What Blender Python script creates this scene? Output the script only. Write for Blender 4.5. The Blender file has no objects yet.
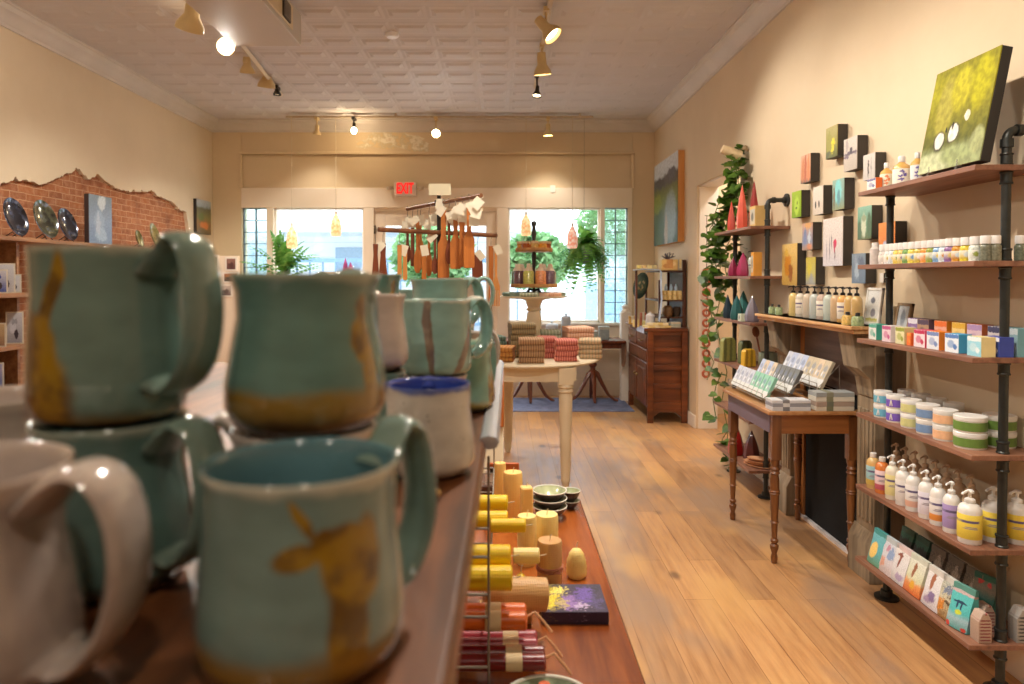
import bpy, bmesh, math, random
from mathutils import Vector, Matrix, Euler
random.seed(7)
C = bpy.context.scene.collection
PI = math.pi
# ------------------------------------------------------------ camera frame
F = 690.0; HOR = 278.0; CX = 501.0; PITCH = math.atan(12/690.0); H = 1.42
def ray(px, py):
    u = (px-CX)/F; v = (HOR+12-py)/F
    cs, sn = math.cos(PITCH), math.sin(PITCH)
    return Vector((u, cs+v*sn, -sn+v*cs))
def atY(px, py, Y):
    d = ray(px, py); t = Y/d.y; return Vector((d.x*t, Y, H+d.z*t))
def atX(px, py, X):
    d = ray(px, py); t = X/d.x; return Vector((X, d.y*t, H+d.z*t))
def atZ(px, py, Z):
    d = ray(px, py); t = (Z-H)/d.z; return Vector((d.x*t, d.y*t, Z))
# ------------------------------------------------------------ colour and materials
def lin(c):
    r = []
    for v in c[:3]:
        v = v/255.0
        r.append(v/12.92 if v <= .04045 else ((v+.055)/1.055)**2.4)
    return (r[0], r[1], r[2], 1.0)
class NT:
    def __init__(s, name):
        s.m = bpy.data.materials.new(name); s.m.use_nodes = True
        s.t = s.m.node_tree; s.n = s.t.nodes; s.l = s.t.links
        s.b = s.n['Principled BSDF']; s.out = s.n['Material Output']
    def node(s, typ, **kw):
        n = s.n.new(typ)
        for k, v in kw.items():
            if hasattr(n, k): setattr(n, k, v)
        return n
    def put(s, sock, v):
        if isinstance(v, bpy.types.NodeSocket): s.l.new(v, sock)
        elif v is not None: sock.default_value = v
    def math(s, op, a, b=None, c=None):
        n = s.n.new('ShaderNodeMath'); n.operation = op
        s.put(n.inputs[0], a)
        if b is not None: s.put(n.inputs[1], b)
        if c is not None: s.put(n.inputs[2], c)
        return n.outputs[0]
    def mix(s, f, a, b, mode='MIX'):
        n = s.n.new('ShaderNodeMix'); n.data_type = 'RGBA'; n.blend_type = mode
        s.put(n.inputs[0], f); s.put(n.inputs[6], a); s.put(n.inputs[7], b)
        return n.outputs[2]
    def coord(s, which='Object'):
        return s.n.new('ShaderNodeTexCoord').outputs[which]
    def mapping(s, vec, scale=(1,1,1), loc=(0,0,0), rot=(0,0,0)):
        n = s.n.new('ShaderNodeMapping'); s.l.new(vec, n.inputs[0])
        n.inputs['Scale'].default_value = scale; n.inputs['Location'].default_value = loc; n.inputs['Rotation'].default_value = rot
        return n.outputs[0]
    def noise(s, vec, scale, detail=3, rough=.5, out=0):
        n = s.n.new('ShaderNodeTexNoise'); s.l.new(vec, n.inputs['Vector'])
        n.inputs['Scale'].default_value = scale; n.inputs['Detail'].default_value = detail; n.inputs['Roughness'].default_value = rough
        return n.outputs[out]
    def ramp(s, f, stops, mode='LINEAR'):
        n = s.n.new('ShaderNodeValToRGB'); s.l.new(f, n.inputs[0]); cr = n.color_ramp; cr.interpolation = mode
        while len(cr.elements) < len(stops): cr.elements.new(.5)
        for e, (p, c) in zip(cr.elements, stops): e.position = p; e.color = c
        return n.outputs[0]
    def smooth(s, v, lo, hi, a=0., b=1.):
        n = s.n.new('ShaderNodeMapRange'); n.interpolation_type = 'SMOOTHSTEP'
        s.put(n.inputs[0], v); n.inputs[1].default_value = lo; n.inputs[2].default_value = hi; n.inputs[3].default_value = a; n.inputs[4].default_value = b
        return n.outputs[0]
    def bump(s, h, strength=.3, dist=.01):
        n = s.n.new('ShaderNodeBump'); s.l.new(h, n.inputs['Height'])
        n.inputs['Strength'].default_value = strength; n.inputs['Distance'].default_value = dist
        s.l.new(n.outputs[0], s.b.inputs['Normal'])
    def done(s, col=None, rough=None, metal=None, **kw):
        if col is not None: s.put(s.b.inputs['Base Color'], col)
        if rough is not None: s.put(s.b.inputs['Roughness'], rough)
        if metal is not None: s.b.inputs['Metallic'].default_value = metal
        for k, v in kw.items(): s.b.inputs[k.replace('_', ' ')].default_value = v
        return s.m
_mc = {}
def pm(col, rough=.6, metal=0., var=.12, scale=18., coat=0., bump=0., trans=0., name=None):
    """plain procedural material: a colour with a little mottling"""
    key = (tuple(col), rough, metal, var, scale, coat, bump, trans)
    if key in _mc: return _mc[key]
    s = NT(name or 'surface_%d_%d_%d' % tuple(col[:3]))
    v = s.noise(s.coord(), scale, 4)
    c = lin(col); dk = tuple(x*(1-var) for x in c[:3])+(1,); lt = tuple(min(1, x*(1+var)) for x in c[:3])+(1,)
    cc = s.ramp(v, [(.3, dk), (.7, lt)])
    m = s.done(cc, rough, metal)
    if coat: s.b.inputs['Coat Weight'].default_value = coat; s.b.inputs['Coat Roughness'].default_value = .1
    if trans: s.b.inputs['Transmission Weight'].default_value = trans; s.b.inputs['IOR'].default_value = 1.4
    if bump: s.bump(v, bump, .01)
    _mc[key] = m
    return m
def wood(name, c1, c2, axis=1, scale=6., rough=.45, coat=0., stretch=12., bump=.15, c3=None):
    s = NT(name); co = s.coord()
    sc = [stretch]*3; sc[axis] = 1.0
    mp = s.mapping(co, tuple(sc))
    a = s.noise(mp, scale*.5, 6, .6); b = s.noise(s.mapping(co, (1, 1, 1)), 2.2, 2)
    f = s.math('MULTIPLY_ADD', s.math('SUBTRACT', b, .5), .6, a)
    st = [(.32, lin(c1)), (.68, lin(c2))]
    if c3: st = [(.3, lin(c1)), (.55, lin(c2)), (.78, lin(c3))]
    s.bump(a, bump, .004)
    m = s.done(s.ramp(f, st), rough)
    if coat: s.b.inputs['Coat Weight'].default_value = coat; s.b.inputs['Coat Roughness'].default_value = .12
    return m
def art(name, bg, shapes=(), uv='rw', noise=.08, nscale=6., rough=.5, grain=.15, gscale=30., warp=None):
    """painted/printed surface. uv: rw = right-wall canvas, lw = left wall, fr = facing the viewer, top = lying flat"""
    s = NT(name); g = s.coord('Generated')
    n = s.noise(g, nscale, 4, .6, 1)
    vm = s.n.new('ShaderNodeVectorMath'); vm.operation = 'SUBTRACT'; s.l.new(n, vm.inputs[0]); vm.inputs[1].default_value = (.5, .5, .5)
    vs = s.n.new('ShaderNodeVectorMath'); vs.operation = 'SCALE'; s.l.new(vm.outputs[0], vs.inputs[0]); vs.inputs['Scale'].default_value = noise*2
    va = s.n.new('ShaderNodeVectorMath'); s.l.new(g, va.inputs[0]); s.l.new(vs.outputs[0], va.inputs[1])
    sx = s.n.new('ShaderNodeSeparateXYZ'); s.l.new(va.outputs[0], sx.inputs[0])
    X, Y, Z = sx.outputs
    if uv == 'rw': u, v = s.math('SUBTRACT', 1., Y), Z
    elif uv == 'lw': u, v = Y, Z
    elif uv == 'fr': u, v = X, Z
    else: u, v = X, Y
    if len(bg) == 1: col = lin(bg[0][1])
    else: col = s.ramp(v, [(p, lin(c)) for p, c in bg])
    for sh in shapes:
        cu, cv, ru, rv, cc = sh[:5]; soft = sh[5] if len(sh) > 5 else .25
        a = s.math('DIVIDE', s.math('SUBTRACT', u, cu), ru); b = s.math('DIVIDE', s.math('SUBTRACT', v, cv), rv)
        if len(sh) > 6:   # box
            d = s.math('MAXIMUM', s.math('ABSOLUTE', a), s.math('ABSOLUTE', b))
        else:
            d = s.math('SQRT', s.math('ADD', s.math('MULTIPLY', a, a), s.math('MULTIPLY', b, b)))
        col = s.mix(s.smooth(d, 1-soft, 1+soft, 1., 0.), col, lin(cc))
    gr = s.noise(s.mapping(g, (1, 1, 1)), gscale, 3)
    k = s.smooth(gr, .3, .7, 1-grain, 1+grain)
    vmul = s.n.new('ShaderNodeVectorMath'); vmul.operation = 'SCALE'
    s.put(vmul.inputs[0], col[:3] if isinstance(col, tuple) else col); s.l.new(k, vmul.inputs['Scale'])
    return s.done(vmul.outputs[0], rough)
def leafy(name, c1, c2, c3, scale=9, trl=.35):
    s = NT(name); n = s.noise(s.coord(), scale, 3); col = s.ramp(n, [(.3, lin(c1)), (.5, lin(c2)), (.7, lin(c3))])
    m = s.done(col, .45)
    t = s.n.new('ShaderNodeBsdfTranslucent'); s.l.new(col, t.inputs[0])
    mx = s.n.new('ShaderNodeMixShader'); mx.inputs[0].default_value = trl
    s.l.new(s.b.outputs[0], mx.inputs[1]); s.l.new(t.outputs[0], mx.inputs[2]); s.l.new(mx.outputs[0], s.out.inputs[0])
    return m
def emit(name, col, strength):
    s = NT(name); s.b.inputs['Emission Color'].default_value = lin(col); s.b.inputs['Emission Strength'].default_value = strength
    return s.done(lin(col), .4)
def pane(name, tint=(255, 255, 255), gloss=.06, rough=.0):
    s = NT(name); s.n.remove(s.b)
    t = s.n.new('ShaderNodeBsdfTransparent'); t.inputs[0].default_value = lin(tint)
    g = s.n.new('ShaderNodeBsdfGlossy'); g.inputs['Roughness'].default_value = rough
    mx = s.n.new('ShaderNodeMixShader'); mx.inputs[0].default_value = gloss
    s.l.new(t.outputs[0], mx.inputs[1]); s.l.new(g.outputs[0], mx.inputs[2]); s.l.new(mx.outputs[0], s.out.inputs[0])
    return s.m
# ------------------------------------------------------------ mesh builder
class MB:
    def __init__(s): s.v = []; s.f = []; s.mi = []; s.cur = 0; s.M = Matrix.Identity(4)
    def mat(s, i): s.cur = i; return s
    def xf(s, M): s.M = M; return s
    def add(s, vs, fs):
        b = len(s.v); s.v += [tuple(s.M @ Vector(v)) for v in vs]
        for f in fs: s.f.append([b+i for i in f]); s.mi.append(s.cur)
        return s
    def box(s, x0, x1, y0, y1, z0, z1):
        return s.add([(x0,y0,z0),(x1,y0,z0),(x1,y1,z0),(x0,y1,z0),(x0,y0,z1),(x1,y0,z1),(x1,y1,z1),(x0,y1,z1)],
            [(0,3,2,1),(4,5,6,7),(0,1,5,4),(1,2,6,5),(2,3,7,6),(3,0,4,7)])
    def cbox(s, cx, cy, z0, wx, wy, h): return s.box(cx-wx/2, cx+wx/2, cy-wy/2, cy+wy/2, z0, z0+h)
    def lathe(s, prof, seg=24, cx=0, cy=0, cz=0, sx=1, sy=1, cap=True):
        """prof: list of (r, z)"""
        vs = []; fs = []; n = len(prof)
        for r, z in prof:
            for k in range(seg):
                a = 2*PI*k/seg; vs.append((cx+r*sx*math.cos(a), cy+r*sy*math.sin(a), cz+z))
        for i in range(n-1):
            for k in range(seg):
                k2 = (k+1) % seg
                fs.append((i*seg+k, i*seg+k2, (i+1)*seg+k2, (i+1)*seg+k))
        if cap and prof[0][0] > 1e-6: fs.append(tuple(range(seg-1, -1, -1)))
        if cap and prof[-1][0] > 1e-6: fs.append(tuple((n-1)*seg+k for k in range(seg)))
        return s.add(vs, fs)
    def cyl(s, r, z0, z1, seg=20, cx=0, cy=0): return s.lathe([(r, z0), (r, z1)], seg, cx, cy)
    def tube(s, pts, r, seg=8, rw=None, side=None, rad=None, cap=True):
        """sweep an ellipse (r in the normal direction, rw along side) along pts"""
        pts = [Vector(p) for p in pts]; n = len(pts); vs = []; fs = []; prev = None
        for i, p in enumerate(pts):
            t = (pts[min(i+1, n-1)]-pts[max(i-1, 0)]).normalized()
            if side is not None: sd = Vector(side); sd = (sd-t*sd.dot(t)).normalized()
            elif prev is None:
                sd = t.cross(Vector((0, 0, 1)))
                if sd.length < .1: sd = t.cross(Vector((1, 0, 0)))
                sd.normalize()
            else: sd = (prev-t*prev.dot(t)).normalized()
            prev = sd; nm = t.cross(sd).normalized()
            k_ = rad[i] if rad else 1.
            for k in range(seg):
                a = 2*PI*k/seg
                vs.append(p+sd*math.cos(a)*(rw or r)*k_+nm*math.sin(a)*r*k_)
        for i in range(n-1):
            for k in range(seg):
                k2 = (k+1) % seg; fs.append((i*seg+k, i*seg+k2, (i+1)*seg+k2, (i+1)*seg+k))
        if cap: fs.append(tuple(range(seg-1, -1, -1))); fs.append(tuple((n-1)*seg+k for k in range(seg)))
        return s.add(vs, fs)
    def prism(s, poly, a, b, axis='x'):
        """2D outline extruded from a to b along axis; outline coordinates are the two other axes in xyz order"""
        def mk(p, d):
            return {'x': (d, p[0], p[1]), 'y': (p[0], d, p[1]), 'z': (p[0], p[1], d)}[axis]
        n = len(poly); vs = [mk(p, a) for p in poly]+[mk(p, b) for p in poly]
        fs = [tuple(range(n-1, -1, -1)), tuple(range(n, 2*n))]+[(i, (i+1) % n, n+(i+1) % n, n+i) for i in range(n)]
        return s.add(vs, fs)
    def ball(s, cx, cy, cz, r, seg=12, sz=1., sx=1., sy=1.):
        prof = [(r*math.sin(PI*i/8), -r*sz*math.cos(PI*i/8)) for i in range(9)]
        prof[0] = (0, prof[0][1]); prof[-1] = (0, prof[-1][1])
        return s.lathe(prof, seg, cx, cy, cz, sx, sy)
def mesh_from(mb, name, mats, off=(0, 0, 0), smooth=True, ang=35):
    me = bpy.data.meshes.new(name)
    o = Vector(off)
    me.from_pydata([tuple(Vector(v)-o) for v in mb.v], [], mb.f)
    if len(mb.mi) == len(me.polygons): me.polygons.foreach_set('material_index', mb.mi)
    me.validate(); me.update()
    bm = bmesh.new(); bm.from_mesh(me)
    bmesh.ops.remove_doubles(bm, verts=bm.verts, dist=1e-6)
    bmesh.ops.recalc_face_normals(bm, faces=bm.faces)
    bm.to_mesh(me); bm.free()
    if not isinstance(mats, (list, tuple)): mats = [mats]
    for m in mats: me.materials.append(m)
    if smooth:
        me.polygons.foreach_set('use_smooth', [True]*len(me.polygons))
        me.set_sharp_from_angle(angle=math.radians(ang))
    return me
def bev(o, w=.003, seg=2):
    m = o.modifiers.new('bevel', 'BEVEL'); m.width = w; m.segments = seg; m.limit_method = 'ANGLE'; m.angle_limit = math.radians(40)
    return o
def link(name, me):
    o = bpy.data.objects.new(name, me); C.objects.link(o); return o
def tag(o, label, cat, group=None, kind=None):
    if label: o['label'] = label
    if cat: o['category'] = cat
    if group: o['group'] = group
    if kind: o['kind'] = kind
    return o
def thing(name, label, cat, loc=(0, 0, 0), rz=0., group=None):
    o = link(name, None); o.location = loc; o.rotation_euler = (0, 0, rz)
    return tag(o, label, cat, group)
def part(name, mb, mats, parent, world=False, b=0., smooth=True, ang=35, label=None):
    """child mesh; world=True when the builder used world coordinates (parents unrotated)"""
    off = (0, 0, 0)
    if world:
        p = parent; off = Vector((0, 0, 0))
        while p is not None: off += p.location; p = p.parent
    o = link(name, mesh_from(mb, name, mats, off, smooth, ang)); o.parent = parent
    if b: bev(o, b)
    if label: o['label'] = label
    return o
def solo(name, mb, mats, label, cat, loc=(0, 0, 0), rz=0., group=None, world=False, b=0., smooth=True, ang=35):
    o = link(name, mesh_from(mb, name, mats, loc if world else (0, 0, 0), smooth, ang)); o.location = loc; o.rotation_euler = (0, 0, rz)
    if b: bev(o, b)
    return tag(o, label, cat, group)
def struct(name, mb, mats, b=0., parent=None, smooth=True):
    o = link(name, mesh_from(mb, name, mats, (0, 0, 0), smooth))
    if b: bev(o, b)
    if parent: o.parent = parent
    else: o['kind'] = 'structure'
    return o
def kids(o): return [c for c in list(C.objects) if c.parent == o]
_children = {}
def copy_tree(o, loc=None, rz=None, label=None, group=None, parent=None, rot=None):
    c = o.copy(); C.objects.link(c); c.parent = parent
    if loc is not None: c.location = loc
    if rz is not None: c.rotation_euler = (0, 0, rz)
    if rot is not None: c.rotation_euler = rot
    if label: c['label'] = label
    if group: c['group'] = group
    for ch in o.children: copy_tree(ch, parent=c)
    return c
ORD = ['first', 'second', 'third', 'fourth', 'fifth', 'sixth', 'seventh', 'eighth', 'ninth', 'tenth', 'eleventh', 'twelfth', 'thirteenth', 'fourteenth', 'fifteenth', 'sixteenth', 'seventeenth', 'eighteenth', 'nineteenth', 'twentieth']
# ============================================================ camera
cam = bpy.data.cameras.new('camera'); co = bpy.data.objects.new('camera', cam); C.objects.link(co)
cam.sensor_width = 36; cam.lens = F/1024*36
cam.shift_x = 11/1024; cam.shift_y = -52/1024
co.location = (0, 0, H); co.rotation_euler = (PI/2-PITCH, 0, 0)
cam.dof.use_dof = True; cam.dof.focus_distance = 2.6; cam.dof.aperture_fstop = 5.0
cam.clip_start = .02
bpy.context.scene.camera = co
vs = bpy.context.scene.view_settings
vs.view_transform = 'Standard'; vs.look = 'None'; vs.gamma = 1; vs.exposure = 0.18; vs.use_curve_mapping = False
try:
    bpy.context.scene.cycles.use_denoising = True
    bpy.context.scene.cycles.max_bounces = 8
    bpy.context.scene.cycles.sample_clamp_indirect = 6
except Exception: pass
# ============================================================ setting
XR, XL, YF, ZC = 1.84, -3.46, 8.3, 3.30
YB = -3.0
def plaster(name, c, c2):
    s = NT(name); co_ = s.coord('Object')
    n = s.noise(co_, 1.3, 5, .6); n2 = s.noise(co_, 60, 3)
    col = s.ramp(n, [(.35, lin(c)), (.65, lin(c2))])
    s.bump(n2, .08, .004)
    return s.done(col, .75)
M_wall = plaster('beige wall paint', (214, 193, 162), (221, 201, 171))
M_farwall = plaster('tan wall paint', (212, 190, 154), (219, 197, 162))
M_header = plaster('pale header paint', (232, 214, 190), (238, 222, 200))
M_white = pm((236, 226, 212), .5, var=.04, scale=3)
M_ceil = pm((204, 199, 198), .95, var=.03, scale=2)
M_crown = pm((206, 198, 190), .5, var=.05, scale=4)
# floor planks
def floor_mat():
    s = NT('oak plank floor'); g = s.coord('Object')
    sw = s.n.new('ShaderNodeSeparateXYZ'); s.l.new(g, sw.inputs[0])
    cb = s.n.new('ShaderNodeCombineXYZ'); s.l.new(sw.outputs[1], cb.inputs[0]); s.l.new(sw.outputs[0], cb.inputs[1])
    def brick(c1, c2, off, w):
        b = s.n.new('ShaderNodeTexBrick'); s.l.new(cb.outputs[0], b.inputs['Vector'])
        b.offset = off; b.offset_frequency = 2; b.squash = 1.0
        b.inputs['Color1'].default_value = lin(c1); b.inputs['Color2'].default_value = lin(c2)
        b.inputs['Mortar'].default_value = lin((146, 112, 80)); b.inputs['Scale'].default_value = 1.
        b.inputs['Mortar Size'].default_value = .0018; b.inputs['Mortar Smooth'].default_value = .3
        b.inputs['Bias'].default_value = 0.; b.inputs['Brick Width'].default_value = w; b.inputs['Row Height'].default_value = .135
        return b
    b = brick((202, 162, 120), (164, 134, 106), .37, 1.15)
    mp = s.mapping(g, (22, 1.6, 22)); gr = s.noise(mp, 1.6, 7, .62)
    col = s.mix(.75, b.outputs[0], s.ramp(gr, [(.3, lin((112, 84, 60))), (.5, lin((190, 160, 126))), (.72, lin((224, 196, 156)))]), 'SOFT_LIGHT')
    pt = s.noise(s.mapping(g, (1.6, .7, 1)), 1.5, 3)
    col = s.mix(s.smooth(pt, .48, .66, 0, .7), col, lin((150, 124, 104)))
    col = s.mix(s.smooth(s.noise(s.mapping(g, (1, .5, 1), (4, 9, 0)), 2.3, 3), .52, .7, 0, .5), col, lin((216, 168, 104)))
    kn = s.n.new('ShaderNodeTexVoronoi'); s.l.new(s.mapping(g, (3.2, 1.9, 1)), kn.inputs['Vector']); kn.inputs['Scale'].default_value = 1.
    s.put(kn.inputs['Randomness'], 1.)
    col = s.mix(s.smooth(kn.outputs['Distance'], .03, .13, .6, 0), col, lin((70, 52, 44)))
    s.bump(s.math('ADD', s.math('MULTIPLY', gr, .25), s.math('SUBTRACT', 1., b.outputs['Fac'])), .2, .002)
    m = s.done(col, s.smooth(gr, .3, .7, .34, .5))
    s.b.inputs['Coat Weight'].default_value = .18; s.b.inputs['Coat Roughness'].default_value = .22
    return m
struct('floor', MB().box(XL-.3, XR+1.6, YB-.2, YF+.25, -.1, 0), floor_mat())
# ceiling: slab with pressed tin panels
mb = MB().box(XL-.3, XR+1.6, YB-.2, YF+.25, ZC, ZC+.12)
def frustum(mb, x0, x1, y0, y1, z, d, i):
    mb.add([(x0,y0,z),(x1,y0,z),(x1,y1,z),(x0,y1,z),(x0+i,y0+i,z-d),(x1-i,y0+i,z-d),(x1-i,y1-i,z-d),(x0+i,y1-i,z-d)],
           [(4,5,6,7),(0,1,5,4),(1,2,6,5),(2,3,7,6),(3,0,4,7)])
ny = int((YF-.15+1.0)/.303); nx = int((XR-XL-.3)/.306)
for j in range(ny):
    for i in range(nx):
        x = XL+.18+i*.306; y = YF-.2-(j+1)*.303
        frustum(mb, x+.004, x+.302, y+.03, y+.27, ZC, .003, .02)
        frustum(mb, x+.035, x+.271, y+.09, y+.21, ZC-.003, .011, .03)
struct('ceiling', mb, M_ceil, smooth=False)
# right wall with the doorway
D0, D1, DZ = 5.32, 6.49, 2.285
mb = MB().box(XR, XR+.2, YB, D0, 0, ZC).box(XR, XR+.2, D1, YF+.25, 0, ZC).box(XR, XR+.2, D0, D1, DZ, ZC)
struct('wall_right', mb, M_wall)
mb = MB().box(XR+1.4, XR+1.55, D0-.8, D1+.8, 0, ZC).box(XR+.2, XR+1.4, D1+.7, D1+.8, 0, ZC).box(XR+.2, XR+1.4, D0-.8, D0-.7, 0, ZC)
struct('wall_hallway', mb, M_wall)
mb = MB()
mb.box(XR+.02, XR+.2, D1-.012, D1, 0, DZ).box(XR+.02, XR+.2, D0, D0+.012, 0, DZ).box(XR+.02, XR+.2, D0, D1, DZ-.012, DZ)
struct('trim_1', mb, M_white, b=.002)
# left wall: brick behind, broken plaster skin in front
def brick_mat():
    s = NT('old red brick'); g = s.coord('Object')
    sw = s.n.new('ShaderNodeSeparateXYZ'); s.l.new(g, sw.inputs[0])
    cb = s.n.new('ShaderNodeCombineXYZ'); s.l.new(sw.outputs[1], cb.inputs[0]); s.l.new(sw.outputs[2], cb.inputs[1])
    w = s.noise(cb.outputs[0], 9, 3, .5, 1)
    a = s.n.new('ShaderNodeVectorMath'); a.operation = 'SCALE'; s.l.new(w, a.inputs[0]); a.inputs['Scale'].default_value = .02
    c_ = s.n.new('ShaderNodeVectorMath'); s.l.new(cb.outputs[0], c_.inputs[0]); s.l.new(a.outputs[0], c_.inputs[1])
    b = s.n.new('ShaderNodeTexBrick'); s.l.new(c_.outputs[0], b.inputs['Vector'])
    b.inputs['Color1'].default_value = lin((170, 104, 62)); b.inputs['Color2'].default_value = lin((148, 90, 58)); b.inputs['Mortar'].default_value = lin((204, 160, 124))
    b.inputs['Scale'].default_value = 1; b.inputs['Mortar Size'].default_value = .0042; b.inputs['Mortar Smooth'].default_value = .5
    b.inputs['Brick Width'].default_value = .17; b.inputs['Row Height'].default_value = .054
    n = s.noise(g, 14, 6, .7)
    col = s.mix(s.smooth(n, .40, .70, 0, .75), b.outputs[0], lin((188, 136, 102)))
    col = s.mix(s.smooth(s.noise(g, 5, 4), .3, .5, .5, 0), col, lin((110, 62, 44)))
    s.bump(s.math('ADD', s.math('SUBTRACT', 1., b.outputs['Fac']), n), .6, .01)
    return s.done(col, .9)
struct('wall_left', MB().box(XL-.3, XL-.035, YB, YF+.25, 0, ZC), brick_mat())
prof = [(0,186),(3,182),(5,183),(10,181),(14,179),(16,176.5),(18,180),(24,180),(29,182),(36.5,183.5),(43,184),(48,182),(53,180.5),(60,178),(64,174.5),(70,173.2),(74,171),(76,168),(79,169),(82,171),(84,175),(88,179),(92,177),(96,176),(99,174.8),(102,178),(105,181),(110,184),(114,186),(118.5,189),(123,189.5),(127,191),(132,191.6),(134,189),(136,192),(140,191.6),(142,189.5),(144,191.6),(149,191),(151.6,189.8),(155,193),(158,196),(162,197),(166,199),(171.6,201),(174,203),(177,206),(178,209),(182,210.5),(186.6,212),(187.5,220),(189,231),(188,245),(190,262),(187,280),(189,300)]
pts = [atX(a, b, XL) for a, b in prof]
random.seed(3)
rag = []
for k, (p, q) in enumerate(zip(pts, pts[1:])):
    rag.append((p.y, p.z))
    for t in (.33, .66):
        rag.append((p.y+(q.y-p.y)*t+random.uniform(-.008, .008), p.z+(q.z-p.z)*t+random.uniform(-.012, .012)))
rag.append((pts[-1].y, pts[-1].z))
y_end = pts[-1].y
hole = [(4.25, .35), (4.22, 1.2), (4.3, 1.95), (4.5, 2.06), (4.62, 2.02)]+rag+[(y_end, .35)]
# plaster skin as one outline wrapped round the hole, opened at the bottom
outline = [(YB, 0), (4.25, 0)]+hole[1:-1]+[(y_end, 0), (YF+.25, 0), (YF+.25, ZC), (YB, ZC)]
struct('wall_left_plaster', MB().prism(outline, XL-.035, XL, 'x'), [plaster('plaster skin', (214, 195, 166), (221, 203, 175))], smooth=False)
struct('wall_back', MB().box(XL-.3, XR+.2, YB-.2, YB, 0, ZC), M_wall)
# far wall with shop windows, glass brick strips and door
def fx(px): return (px-CX)*YF/F
zT, zS = 2.262, .88
xs = {'b0': fx(242), 'b1': fx(267), 'w0': fx(274), 'w1': fx(363.5), 'd0': fx(374), 'd1': fx(497), 'v0': fx(508.3), 'v1': fx(600), 'c0': fx(604.5), 'c1': fx(628)}
Y0, Y1 = YF, YF+.2
mb = MB().box(XL, XR, Y0+.03, Y1, 2.50, ZC)           # recessed upper panel
mb.box(XL, fx(242), Y0, Y1, 0, ZC).box(fx(632), XR, Y0, Y1, 0, ZC).box(fx(242), fx(632), Y0, Y0+.04, 2.925, ZC)
struct('wall_far', mb, M_farwall, b=.004)
mb = MB().box(fx(242), fx(632), Y0-.012, Y1, zT+.0, 2.50)
mb.box(xs['b0'], xs['w1']+.0, Y0+.0, Y1, 0, zS-.03).box(xs['v0'], fx(632), Y0, Y1, 0, zS-.03)
mb.box(xs['w1'], xs['d0'], Y0-.01, Y1, 0, zT).box(xs['d1'], xs['v0'], Y0-.01, Y1, 0, zT)
mb.box(xs['b1'], xs['w0'], Y0-.01, Y1, zS, zT).box(xs['v1'], xs['c0'], Y0-.01, Y1, zS, zT).box(xs['c1'], fx(632), Y0, Y1, zS, zT)
struct('trim_2', mb, M_header, b=.004)
mb = MB().box(xs['b0'], xs['w1'], Y0-.05, Y1, zS-.03, zS).box(xs['v0'], fx(632), Y0-.05, Y1, zS-.03, zS)
struct('trim_3', mb, M_white, b=.004)
mb = MB().box(xs['v0'], fx(630), Y0-.014, Y0+.0, .0, .2).box(xs['b0'], xs['w1'], Y0-.014, Y0, .0, .2).box(xs['v0']+.1, xs['c1']-.05, Y0-.01, Y0, .28, .72)
struct('baseboard_far', mb, M_header, b=.006)
struct('trim_4', MB().box(fx(240), fx(634), Y0-.025, Y0+.0, 2.90, 2.93).box(fx(240), fx(243), Y0-.02, Y0, 2.5, 2.9).box(fx(631), fx(634), Y0-.02, Y0, 2.5, 2.9), M_farwall, b=.005)
M_pane = pane('window glass', (250, 253, 255), .05)
def window(n, x0, x1, z0, z1):
    f = .03
    mb = MB().box(x0, x1, Y0+.04, Y0+.09, z0, z0+f).box(x0, x1, Y0+.04, Y0+.09, z1-f*.6, z1).box(x0, x0+f*.7, Y0+.04, Y0+.09, z0, z1).box(x1-f*.7, x1, Y0+.04, Y0+.09, z0, z1)
    o = struct('window_%d' % n, mb, M_white, b=.003)
    struct('glass_pane', MB().box(x0+.02, x1-.02, Y0+.062, Y0+.066, z0+.02, z1-.01), M_pane, parent=o)
window(1, xs['w0'], xs['w1'], zS, zT); window(2, xs['v0'], xs['v1'], zS, zT)
def gblock():
    s = NT('rippled glass brick'); s.n.remove(s.b)
    n = s.noise(s.coord(), 26, 2); bp = s.n.new('ShaderNodeBump'); s.l.new(n, bp.inputs['Height']); bp.inputs['Strength'].default_value = .6; bp.inputs['Distance'].default_value = .02
    r = s.n.new('ShaderNodeBsdfRefraction'); r.inputs['IOR'].default_value = 1.25; r.inputs['Roughness'].default_value = .08; r.inputs[0].default_value = (.85, .95, .95, 1); s.l.new(bp.outputs[0], r.inputs['Normal'])
    t = s.n.new('ShaderNodeBsdfTransparent'); t.inputs[0].default_value = (.8, .9, .92, 1)
    g = s.n.new('ShaderNodeBsdfGlossy'); g.inputs['Roughness'].default_value = .1; s.l.new(bp.outputs[0], g.inputs['Normal'])
    m1 = s.n.new('ShaderNodeMixShader'); m1.inputs[0].default_value = .5; s.l.new(r.outputs[0], m1.inputs[1]); s.l.new(t.outputs[0], m1.inputs[2])
    m2 = s.n.new('ShaderNodeMixShader'); m2.inputs[0].default_value = .08; s.l.new(m1.outputs[0], m2.inputs[1]); s.l.new(g.outputs[0], m2.inputs[2])
    s.l.new(m2.outputs[0], s.out.inputs[0]); return s.m
M_gb = gblock(); M_lead = pm((84, 94, 96), .5, var=.1)
for n, (x0, x1) in ((3, (xs['b0'], xs['b1'])), (4, (xs['c0'], xs['c1']))):
    mb = MB(); zz = zT; xm = (x0+x1)/2
    while zz > zS: mb.box(x0, x1, Y0+.05, Y0+.10, zz-.006, zz+.002); zz -= .142
    for x in (x0+.004, xm, x1-.004): mb.box(x-.005, x+.005, Y0+.05, Y0+.10, zS, zT)
    o = struct('window_%d' % n, mb, M_lead)
    struct('glass_bricks', MB().box(x0, x1, Y0+.06, Y0+.09, zS, zT), M_gb, parent=o)
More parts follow.
